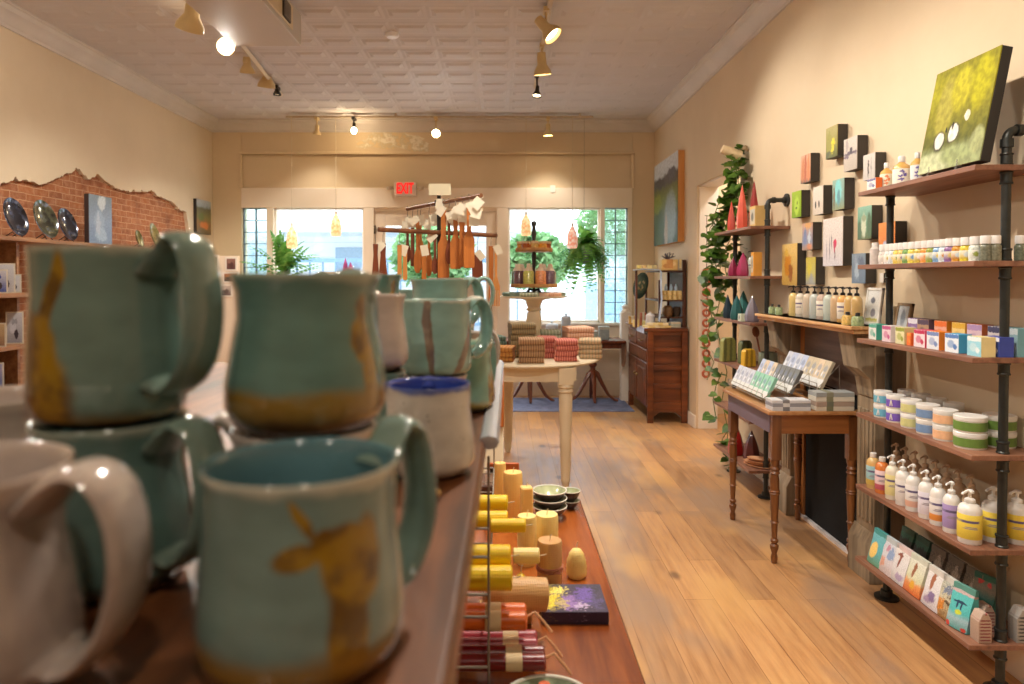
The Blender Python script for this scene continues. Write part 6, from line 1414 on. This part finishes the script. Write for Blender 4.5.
tc = bpy.data.curves.new('exit_letters', 'FONT'); tc.body = 'EXIT'; tc.size = .165; tc.extrude = .004; tc.align_x = 'CENTER'; tc.align_y = 'CENTER'; tc.offset = .0045
to = bpy.data.objects.new('letters', tc); C.objects.link(to); to.parent = t; to.location = (0, -.004, (p1.z-p0.z)/2); to.rotation_euler = (PI/2, 0, 0); tc.materials.append(emit('red exit letters', (226, 20, 20), .9))
bpy.context.view_layer.update()
me = bpy.data.meshes.new_from_object(to); bpy.data.objects.remove(to)
to = link('letters', me); to.parent = t; to.location = (0, -.004, (p1.z-p0.z)/2); to.rotation_euler = (PI/2, 0, 0); to.scale = (.60, 1.05, 1)
for sg in (-1, 1):
    mb = MB().xf(Matrix.Translation(((p0.x+p1.x)/2+sg*.185, 8.22, p0.z+.085)))
    mb.lathe([(.0, -.02), (.03, -.015), (.04, .02), (.0, .025)], 14).tube([(-sg*.06, .03, 0), (0, 0, 0)], .008, 6)
    part('emergency_lamp', mb, pm((196, 176, 150), .5), t, world=True)
t = thing('wall_sensor', 'tiny white sensor box on the wall above the right window', 'sensor', (fx(552), YF, 2.34)); 
part('housing', MB().box(fx(550), fx(555), YF-.02, YF+.0, 2.44, 2.53), M_white, t, world=True, b=.004)
# magenta cone flowers in left window
for k, (px, h) in enumerate([(345.5, .17), (350.5, .12)]):
    p = atY(px, 272, 8.05); solo('cone_ornament', MB().lathe([(0, 0), (.03, 0), (.034, .03), (.02, h*.6), (0, h)], 10), pm((170, 60, 130), .5), ['tall magenta cone ornament on the left window sill ledge', 'short magenta cone ornament on the left window sill ledge'][k], 'ornament', (p.x, 8.05, p.z), 0, 'magenta cones')
yy = 8.05; zc_ = atY(347, 272, yy).z
r = thing('console_table', 'pale narrow console below the left shop window, hidden behind mugs', 'table', (-1.9, 8.0, 0))
part('tabletop', MB().box(-2.12, -1.62, 7.98, 8.26, zc_-.03, zc_), M_crm, r, world=True); 
for x in (-2.08, -1.67): part('leg', MB().box(x-.02, x+.02, 8.05, 8.09, 0, zc_-.03), M_crm, r, world=True)
# photo card stand in front of the left corner
cy_ = 7.6
r = thing('postcard_stand', 'white stand of framed photo cards in the left corner', 'stand', (atY(226, 280, cy_).x, cy_, 0))
x0, x1 = atY(215, 280, cy_).x, atY(239, 280, cy_).x
part('board', MB().box(x0, x1, cy_, cy_+.02, .1, atY(226, 256, cy_).z), M_header, r, world=True, b=.003)
part('foot', MB().box(x0+.05, x1-.05, cy_-.1, cy_+.15, 0, .1), M_header, r, world=True)
for k, (px, py, w, h, c1, c2) in enumerate([(231.5, 264, 10, 12, (92, 60, 56), (150, 110, 96)), (231, 277.5, 14, 9, (74, 80, 76), (176, 120, 80)), (226.5, 290.5, 11, 11, (100, 84, 80), (206, 190, 176)), (216, 262, 4, 12, (110, 110, 96), (150, 150, 130)), (216, 279, 4, 12, (120, 120, 96), (96, 90, 80))]):
    p = atY(px, py, cy_); W, Hh = w/F*cy_, h/F*cy_
    t = thing('photo_frame', ['brown photo in a white frame, top right of the card stand', 'sunset photo in a white frame, middle of the card stand', 'grey photo in a white frame, bottom of the card stand', 'narrow photo at the top left of the card stand', 'narrow photo at the middle left of the card stand'][k], 'picture', (p.x, cy_-.012, p.z), 0, 'photos on the card stand')
    part('frame', MB().box(-W/2-.012, W/2+.012, 0, .012, -Hh/2-.012, Hh/2+.012), M_white, t, b=.002)
    part('photo', MB().box(-W/2+.008, W/2-.008, -.002, .0, -Hh/2+.008, Hh/2-.008), art('photo %d' % k, [(0, c1), (1, c2)], [(.5, .4, .3, .25, c1), (.3, .7, .2, .15, c2)], uv='fr', noise=.2), t)
# ============================================================ left wall: ledge, platters, shelves
M_led = wood('warm shelf wood', (124, 82, 50), (160, 112, 72), 1, 5, .5, c3=(180, 130, 88))
LZ0 = 1.686
r = thing('wall_ledge', 'long wooden ledge on the brick wall holding platters', 'shelf', (XL, 5.8, LZ0-.03))
part('ledge_board', MB().box(XL-.03, -3.12, 4.1, 7.35, LZ0-.028, LZ0), M_led, r, world=True, b=.003)
r = thing('card_shelves', 'wooden shelves of cards on the brick wall at the left edge', 'shelf', (XL, 4.4, 0))
LS = [1.324, .99, .70, .35]
for z in LS: part('shelf_board', MB().box(XL-.03, -3.10, 4.1, 4.60, z-.03, z), M_led, r, world=True, b=.004)
part('side_panel', MB().box(XL-.03, -3.2, 4.56, 4.585, 0, LZ0-.03), M_led, r, world=True)
def plat(lab, px, py, rx, rz_, Y, c, ang, grp, tilt=.30):
    p = atY(px, py, Y)
    t = thing('platter', lab, 'platter', (p.x, Y, LZ0), 0, grp)
    M = Matrix.Translation((0, 0, rz_+.002)) @ Matrix.Rotation(ang, 4, 'Z') @ Matrix.Rotation(tilt, 4, 'Y').inverted() @ Matrix.Rotation(PI/2, 4, 'Y')
    s = NT('iridescent dark glaze '+lab[:16]); n = s.noise(s.coord(), 14, 4, .6)
    col = s.ramp(n, [(.36, lin(c[0])), (.52, lin(c[1])), (.66, lin(c[2]))])
    m = s.done(col, .14, .35); s.b.inputs['Coat Weight'].default_value = .6
    part('dish', MB().xf(M).lathe([(0, -.006), (.6*rz_, -.004), (.9*rz_, .008), (rz_, .016), (rz_*.97, .02), (.88*rz_, .013), (.6*rz_, .003), (0, .001)], 36, 0, 0, 0, 1., rx/rz_*.9), m, t)
    for q in (-.03, .03): part('stand', MB().tube([(.04, q, 0), (.01, q, .04), (-.05, q, 0)], .003, 6), M_dark0, t)
dk = ((30, 30, 36), (56, 60, 74), (110, 124, 156)); gr_ = ((44, 46, 44), (84, 86, 66), (120, 134, 160))
g1 = 'dark iridescent platters on the brick wall ledge'
plat('black oval platter furthest left on the ledge', 14, 215, .105, .135, 4.60, dk, -.12, g1)
plat('dark green and blue oval platter, middle of the three large ones', 44, 218, .115, .140, 4.82, gr_, -.12, g1)
plat('dark oval platter with a blue top, right of the three large ones', 66, 221, .10, .125, 5.1, dk, -.12, g1)
plat('small olive platter leaning left of the pair past the blue painting', 138, 233, .05, .085, 6.3, ((90, 84, 50), (130, 120, 76), (110, 124, 140)), -.12, g1)
plat('taller olive platter with a slate top past the blue painting', 154, 229, .075, .125, 6.5, ((96, 88, 50), (134, 124, 80), (110, 122, 136)), -.12, g1)
plat('round dark platter nearest the window end of the ledge', 171, 234, .08, .085, 6.9, ((40, 50, 54), (70, 84, 90), (140, 150, 156)), -.12, g1)
Yn = 5.35; p = atY(86, 244, Yn); zt = atY(86, 193.5, Yn).z
t = thing('canvas_painting', 'tall slate blue painting standing on the brick wall ledge', 'painting', (p.x, Yn, LZ0), 0)
x_ = atY(89, 240, Yn).x; yB = x_/((112-CX)/F)
A = art('slate blue painting', [(0, (120, 140, 170)), (.5, (134, 152, 178)), (1, (116, 130, 140))], [(.55, .86, .18, .14, (190, 200, 206)), (.45, .5, .22, .2, (150, 168, 190)), (.5, .2, .25, .14, (160, 180, 200)), (.4, .4, .08, .25, (176, 188, 204))], uv='lw', noise=.14)
part('painted_face', MB().box(x_, x_+.004, Yn, yB, LZ0, zt), A, t, world=True)
part('stretcher_side', MB().box(x_-.035, x_, Yn, yB, LZ0, zt), pm((52, 34, 30), .6), t, world=True)
Yn = atX(197, 220, XL+.04).y; yB = atX(211, 220, XL+.04).y
z0, z1 = atY(197, 233, Yn).z, atY(197, 198.5, Yn).z
t = thing('canvas_painting', 'small autumn landscape canvas on the left wall near the far corner', 'painting', (XL, Yn, z0))
A = art('autumn landscape', [(0, (90, 76, 40)), (.3, (140, 100, 50)), (.5, (120, 112, 56)), (.75, (96, 92, 66)), (.82, (150, 160, 166)), (1, (176, 180, 180))], [(.5, .25, .3, .1, (196, 110, 40)), (.3, .5, .2, .1, (100, 110, 50))], uv='lw', noise=.1)
part('painted_face', MB().box(XL+.036, XL+.04, Yn, yB, z0, z1), A, t, world=True); part('stretcher_side', MB().box(XL+.001, XL+.036, Yn, yB, z0, z1), pm((44, 34, 30), .6), t, world=True)
def card(lab, px, py, w, h, Y, z, c1, c2, rz=.3):
    p = atY(px, py, Y); p.x = min(p.x, -3.175)
    t = thing('greeting_card', lab, 'card', (p.x, Y, z), rz, 'cards on the left wall shelves')
    part('card_body', MB().box(-w/2, w/2, 0, .003, 0, h), pm((214, 206, 190), .6), t)
    part('printed_front', MB().box(-w/2+.008, w/2-.008, -.001, 0, .008, h-.008), art('card art %s' % lab[:20], [(0, c1), (1, c2)], [(.4, .5, .2, .2, c2), (.6, .3, .15, .15, (60, 50, 60)), (.5, .7, .2, .1, c1)], uv='fr', noise=.2), t)
card('clear sleeved card at the left of the upper card shelf', 8, 265, .11, .19, 4.42, LS[0], (190,186,190), (206,206,214))
card('white and blue card in the middle of the upper card shelf', 15, 268, .10, .15, 4.36, LS[0], (60,80,160), (206,206,214))
card('pale folded card at the right of the upper card shelf', 20, 270, .08, .12, 4.50, LS[0], (196,196,200), (214,214,220))
card('blue grey card at the back of the second card shelf', 15, 318, .10, .21, 4.5, LS[1], (150,150,160), (196,196,206))
card('cream card with a dark silhouette row on the second card shelf', 13, 334, .17, .15, 4.3, LS[1], (150,120,100), (206,180,140), .0)
card('red patched card at the left edge of the second card shelf', 2, 338, .06, .06, 4.22, LS[1], (190,60,50), (214,120,90))
card('blue and lilac card on the third card shelf', 13, 367, .12, .19, 4.3, LS[2]-.0, (90,110,170), (176,176,206))
card('brown framed card on the third card shelf', 5, 372, .12, .14, 4.22, LS[2], (150,140,120), (196,180,150))
solo('wicker_wreath', MB().tube([(.0, .16*math.cos(a), .16*math.sin(a)) for a in [i*2*PI/30 for i in range(31)]], .012, 6).tube([(.01, .14*math.cos(a), .15*math.sin(a+.1)) for a in [i*2*PI/30 for i in range(31)]], .009, 6), pm((120, 96, 84), .8), 'twig wreath at the left edge above the platters', 'wreath', (XL-.022, 4.62, LZ0+.30))
# small goods at the foot of the wire rack (candle table, far side)
solo('wooden_sign', MB().box(-.045, .045, -.01, .002, 0, .05), wood('orange sign board', (176, 84, 30), (206, 112, 52), 0, 5, .5), 'small orange wooden board behind the tall honeycomb candles', 'board', ((503-CX)/F*1.95, 1.955, .845), b=.002)
solo('crate', MB().box(-.05, .05, -.065, .06, 0, .075), wood('dark crate', (70, 40, 28), (100, 62, 44), 0, 5, .6), 'small dark crate under the orange wooden board', 'crate', ((498-CX)/F*1.95, 1.96, TZ), b=.003)
t = thing('label_card', 'little white label card on the dark crate by the shelf edge', 'card', (-.03, 1.9, .845)); part('card', MB().box(-.045, -.005, 1.905, 1.908, .845, .885), pm((226, 214, 206), .6), t, world=True); part('clip', MB().box(-.03, -.02, 1.903, 1.91, .88, .895), M_dark0, t, world=True)
# ============================================================ ceiling tracks and lamps
M_track = pm((206, 190, 164), .5, var=.03); M_cream = pm((214, 190, 140), .45, var=.04); M_dark = pm((40, 36, 34), .5)
t = thing('light_track', 'long cream ceiling track with four cream spotlights left of the duct', 'light track', (-2.0, 4, ZC-.03))
part('rail', MB().tube([(-1.98, 1.0, ZC-.03), (-2.02, 5.2, ZC-.03), (-2.22, 7.0, ZC-.03)], .022, 4), M_track, t, world=True)
t = thing('light_track', 'ceiling track running towards the windows in the middle of the room', 'light track', (.33, 4, ZC-.03))
part('rail', MB().box(.315, .345, 1.0, 6.7, ZC-.05, ZC-.012), M_track, t, world=True)
t = thing('light_track', 'crosswise ceiling track close to the far wall above the windows', 'light track', (0, 7.9, ZC-.03))
part('rail', MB().box(-2.45, 1.05, 7.885, 7.915, 3.245, 3.265), pm((190, 172, 146), .5), t, world=True)
for x in (-1.2, .9): part('hook', MB().cyl(.012, 3.26, ZC, 8, x, 7.9), M_track, t, world=True)
def lamp(px, py, Y, aim, label, s=1., col=M_cream, W=60, es=25, kind='flare', top=None, ang=105, warm=(1, .93, .83)):
    p = atY(px, py, Y); zt = top or ZC-.03
    d = (Vector(aim)-p).normalized()
    r = thing('spotlight', label, 'spotlight', (p.x, p.y, zt))
    R = d.to_track_quat('-Z', 'Y').to_matrix().to_4x4()
    M = Matrix.Translation(p) @ R @ Matrix.Scale(s, 4)
    part('mount', MB().box(p.x-.02, p.x+.02, p.y-.05, p.y+.05, zt-.03, zt).tube([(p.x, p.y, zt-.02), tuple(p+Vector((0, 0, .05)))], .009, 8), col, r, world=True, b=.003)
    if kind == 'flare': pr = [(.0, .085), (.03, .08), (.034, .03), (.034, -.005), (.062, -.05), (.066, -.075), (.060, -.075), (.05, -.05)]
    elif kind == 'bulb': pr = [(.0, .06), (.018, .06), (.02, .0), (.0, .0)]
    else: pr = [(.0, .07), (.02, .068), (.024, .01), (.045, -.03), (.05, -.05), (.046, -.05), (.04, -.03)]
    part('housing', MB().xf(M).lathe(pr, 20), col, r, world=True)
    if kind == 'bulb': lm = MB().xf(M).ball(0, 0, -.03, .032, 14, 1.15)
    else: lm = MB().xf(M).lathe([(0, -.058), (.035, -.056), (.054, -.05), (.054, -.045), (0, -.045)] if kind == 'flare' else [(0, -.04), (.03, -.038), (.041, -.033), (0, -.03)], 20)
    part('bulb', lm, emit('lit bulb %.0f' % es, (255, 226, 180), es), r, world=True)
    if W:
        l = bpy.data.lights.new('lamp_glow', 'SPOT'); l.energy = W; l.color = warm; l.spot_size = math.radians(ang); l.spot_blend = .7; l.shadow_soft_size = .05
        o = bpy.data.objects.new('lamp_glow', l); C.objects.link(o)
        o.location = p+d*.12*s; o.rotation_euler = d.to_track_quat('-Z', 'Y').to_euler()
    return r
K = 1.0
lamp(192, 14, 4.45, (-3.2, 5.8, 0), 'large cream spotlight nearest the viewer on the left track', 1.35, W=75*K)
lamp(227, 47, 5.15, (-1.0, 1.0, 1.9), 'glaring lit spotlight facing the viewer on the left track', 1., W=75*K, es=120)
lamp(247, 64, 5.9, (-2.5, 7.2, 0), 'small cream spotlight third along the left track', .95, W=60*K)
lamp(267, 77, 6.45, (-2.7, 7.4, .3), 'cream spotlight tilted left near the end of the left track', 1.25, W=60*K)
lamp(277, 91, 6.7, (-2.1, 6.9, 0), 'small black spotlight at the far end of the left track', .8, M_dark, W=0, es=1, kind='small')
lamp(546, 28, 4.77, (1.75, 4.2, 1.3), 'cream spotlight tilted right, nearest on the middle track', 1.1, W=90*K, es=14)
lamp(542, 64, 5.5, (.6, 6.2, 0), 'cream spotlight pointing down, second on the middle track', 1.1, W=80*K, es=40)
lamp(537, 92, 6.28, (.1, 5.8, .9), 'black based spotlight with a pale cone on the middle track', .85, M_dark, W=60*K, es=14, kind='small')
lamp(317, 130, 7.9, (-2.3, 8.25, .8), 'dim cream spotlight furthest left on the far track', .7, W=15*K, es=6, top=3.25)
lamp(354, 128, 7.9, (-1.7, 7.6, .8), 'bare bright bulb on the far track', 1., M_dark, W=25*K, es=120, kind='bulb', top=3.25)
lamp(436, 132, 7.9, (-.5, 5.0, 1.4), 'bright round spotlight facing the viewer on the far track', .8, W=50*K, es=60, top=3.25)
lamp(548, 130, 7.9, (.58, 8.0, 1.0), 'bright downlight on the far track washing the wall above the right window', .85, W=30*K, es=60, top=3.25)
# further heads of the same tracks, nearer than the frame shows; last three added for fill
for x, y, aim, lab, w in [(.33, 3.7, (1.75, 3.0, .7), 'cream spotlight on the middle track above the pipe shelves', 55), (.33, 2.7, (1.75, 2.3, .6), 'cream spotlight on the middle track above the near end of the pipe shelves', 50),
    (.33, 1.9, (.2, 1.5, .7), 'cream spotlight on the middle track above the candle table', 120), (-2.0, 3.0, (-3.3, 4.6, 1.5), 'cream spotlight on the left track, near the brick patch', 60), (-1.98, 1.8, (-.6, 1.6, 1.0), 'cream spotlight on the left track above the mugs', 50), (.33, 1.2, (1.0, 4.8, 0), 'cream spotlight at the near end of the middle track', 90),
    (-.9, -1.2, (-.3, .5, 1.2), 'added fill spotlight behind the viewer, left, aimed at the mugs', 22), (.33, -.9, (.0, 1.2, 1.1), 'added fill spotlight behind the viewer, aimed along the mug shelf', 25), (-2.0, -1.0, (-2.5, 4, 1.0), 'added fill spotlight behind the viewer lighting the left side', 30)]:
    pr = ray(501, 278)
    q = Vector((x, y, 3.12)); px = CX+F*x/y
    # place directly
    _p = q; d = (Vector(aim)-_p).normalized()
    r = thing('spotlight', lab, 'spotlight', (x, y, ZC-.03)); M = Matrix.Translation(_p) @ d.to_track_quat('-Z', 'Y').to_matrix().to_4x4()
    part('mount', MB().box(x-.02, x+.02, y-.05, y+.05, ZC-.06, ZC-.03).tube([(x, y, ZC-.05), (x, y, 3.17)], .009, 8), M_cream, r, world=True)
    part('housing', MB().xf(M).lathe([(.0, .085), (.03, .08), (.034, .03), (.034, -.005), (.062, -.05), (.066, -.075), (.060, -.075), (.05, -.05)], 20), M_cream, r, world=True)
    part('bulb', MB().xf(M).lathe([(0, -.058), (.035, -.056), (.054, -.05), (.054, -.045), (0, -.045)], 20), emit('lit bulb near', (255, 226, 180), 90), r, world=True)
    l = bpy.data.lights.new('lamp_glow', 'SPOT'); l.energy = w*K; l.color = (1, .93, .83); l.spot_size = math.radians(110); l.spot_blend = .7; l.shadow_soft_size = .05
    o = bpy.data.objects.new('lamp_glow', l); C.objects.link(o); o.location = _p+d*.12; o.rotation_euler = d.to_track_quat('-Z', 'Y').to_euler()
solo('smoke_detector', MB().lathe([(.055, ZC), (.055, ZC-.02), (.04, ZC-.034), (0, ZC-.036)], 20, atZ(392, 37, 3.27).x, atZ(392, 37, 3.27).y), pm((238, 240, 250), .4), 'white round smoke detector on the ceiling', 'smoke detector')

t = thing('hallway_fill_lamp', 'round opal lamp added out of view to brighten the hallway beyond the doorway', 'ceiling lamp', (2.6, 5.9, ZC))  # unseen lamp, added to brighten the hallway
part('shade', MB().lathe([(.0, ZC-.10), (.10, ZC-.085), (.15, ZC-.03), (.15, ZC)], 24, 2.6, 5.9), emit('opal glass', (255, 246, 236), 3), t, world=True)
l = bpy.data.lights.new('lamp_glow', 'POINT'); l.energy = 60; l.color = (1, .96, .9); l.shadow_soft_size = .12
o = bpy.data.objects.new('lamp_glow', l); C.objects.link(o); o.location = (2.6, 5.9, ZC-.25)
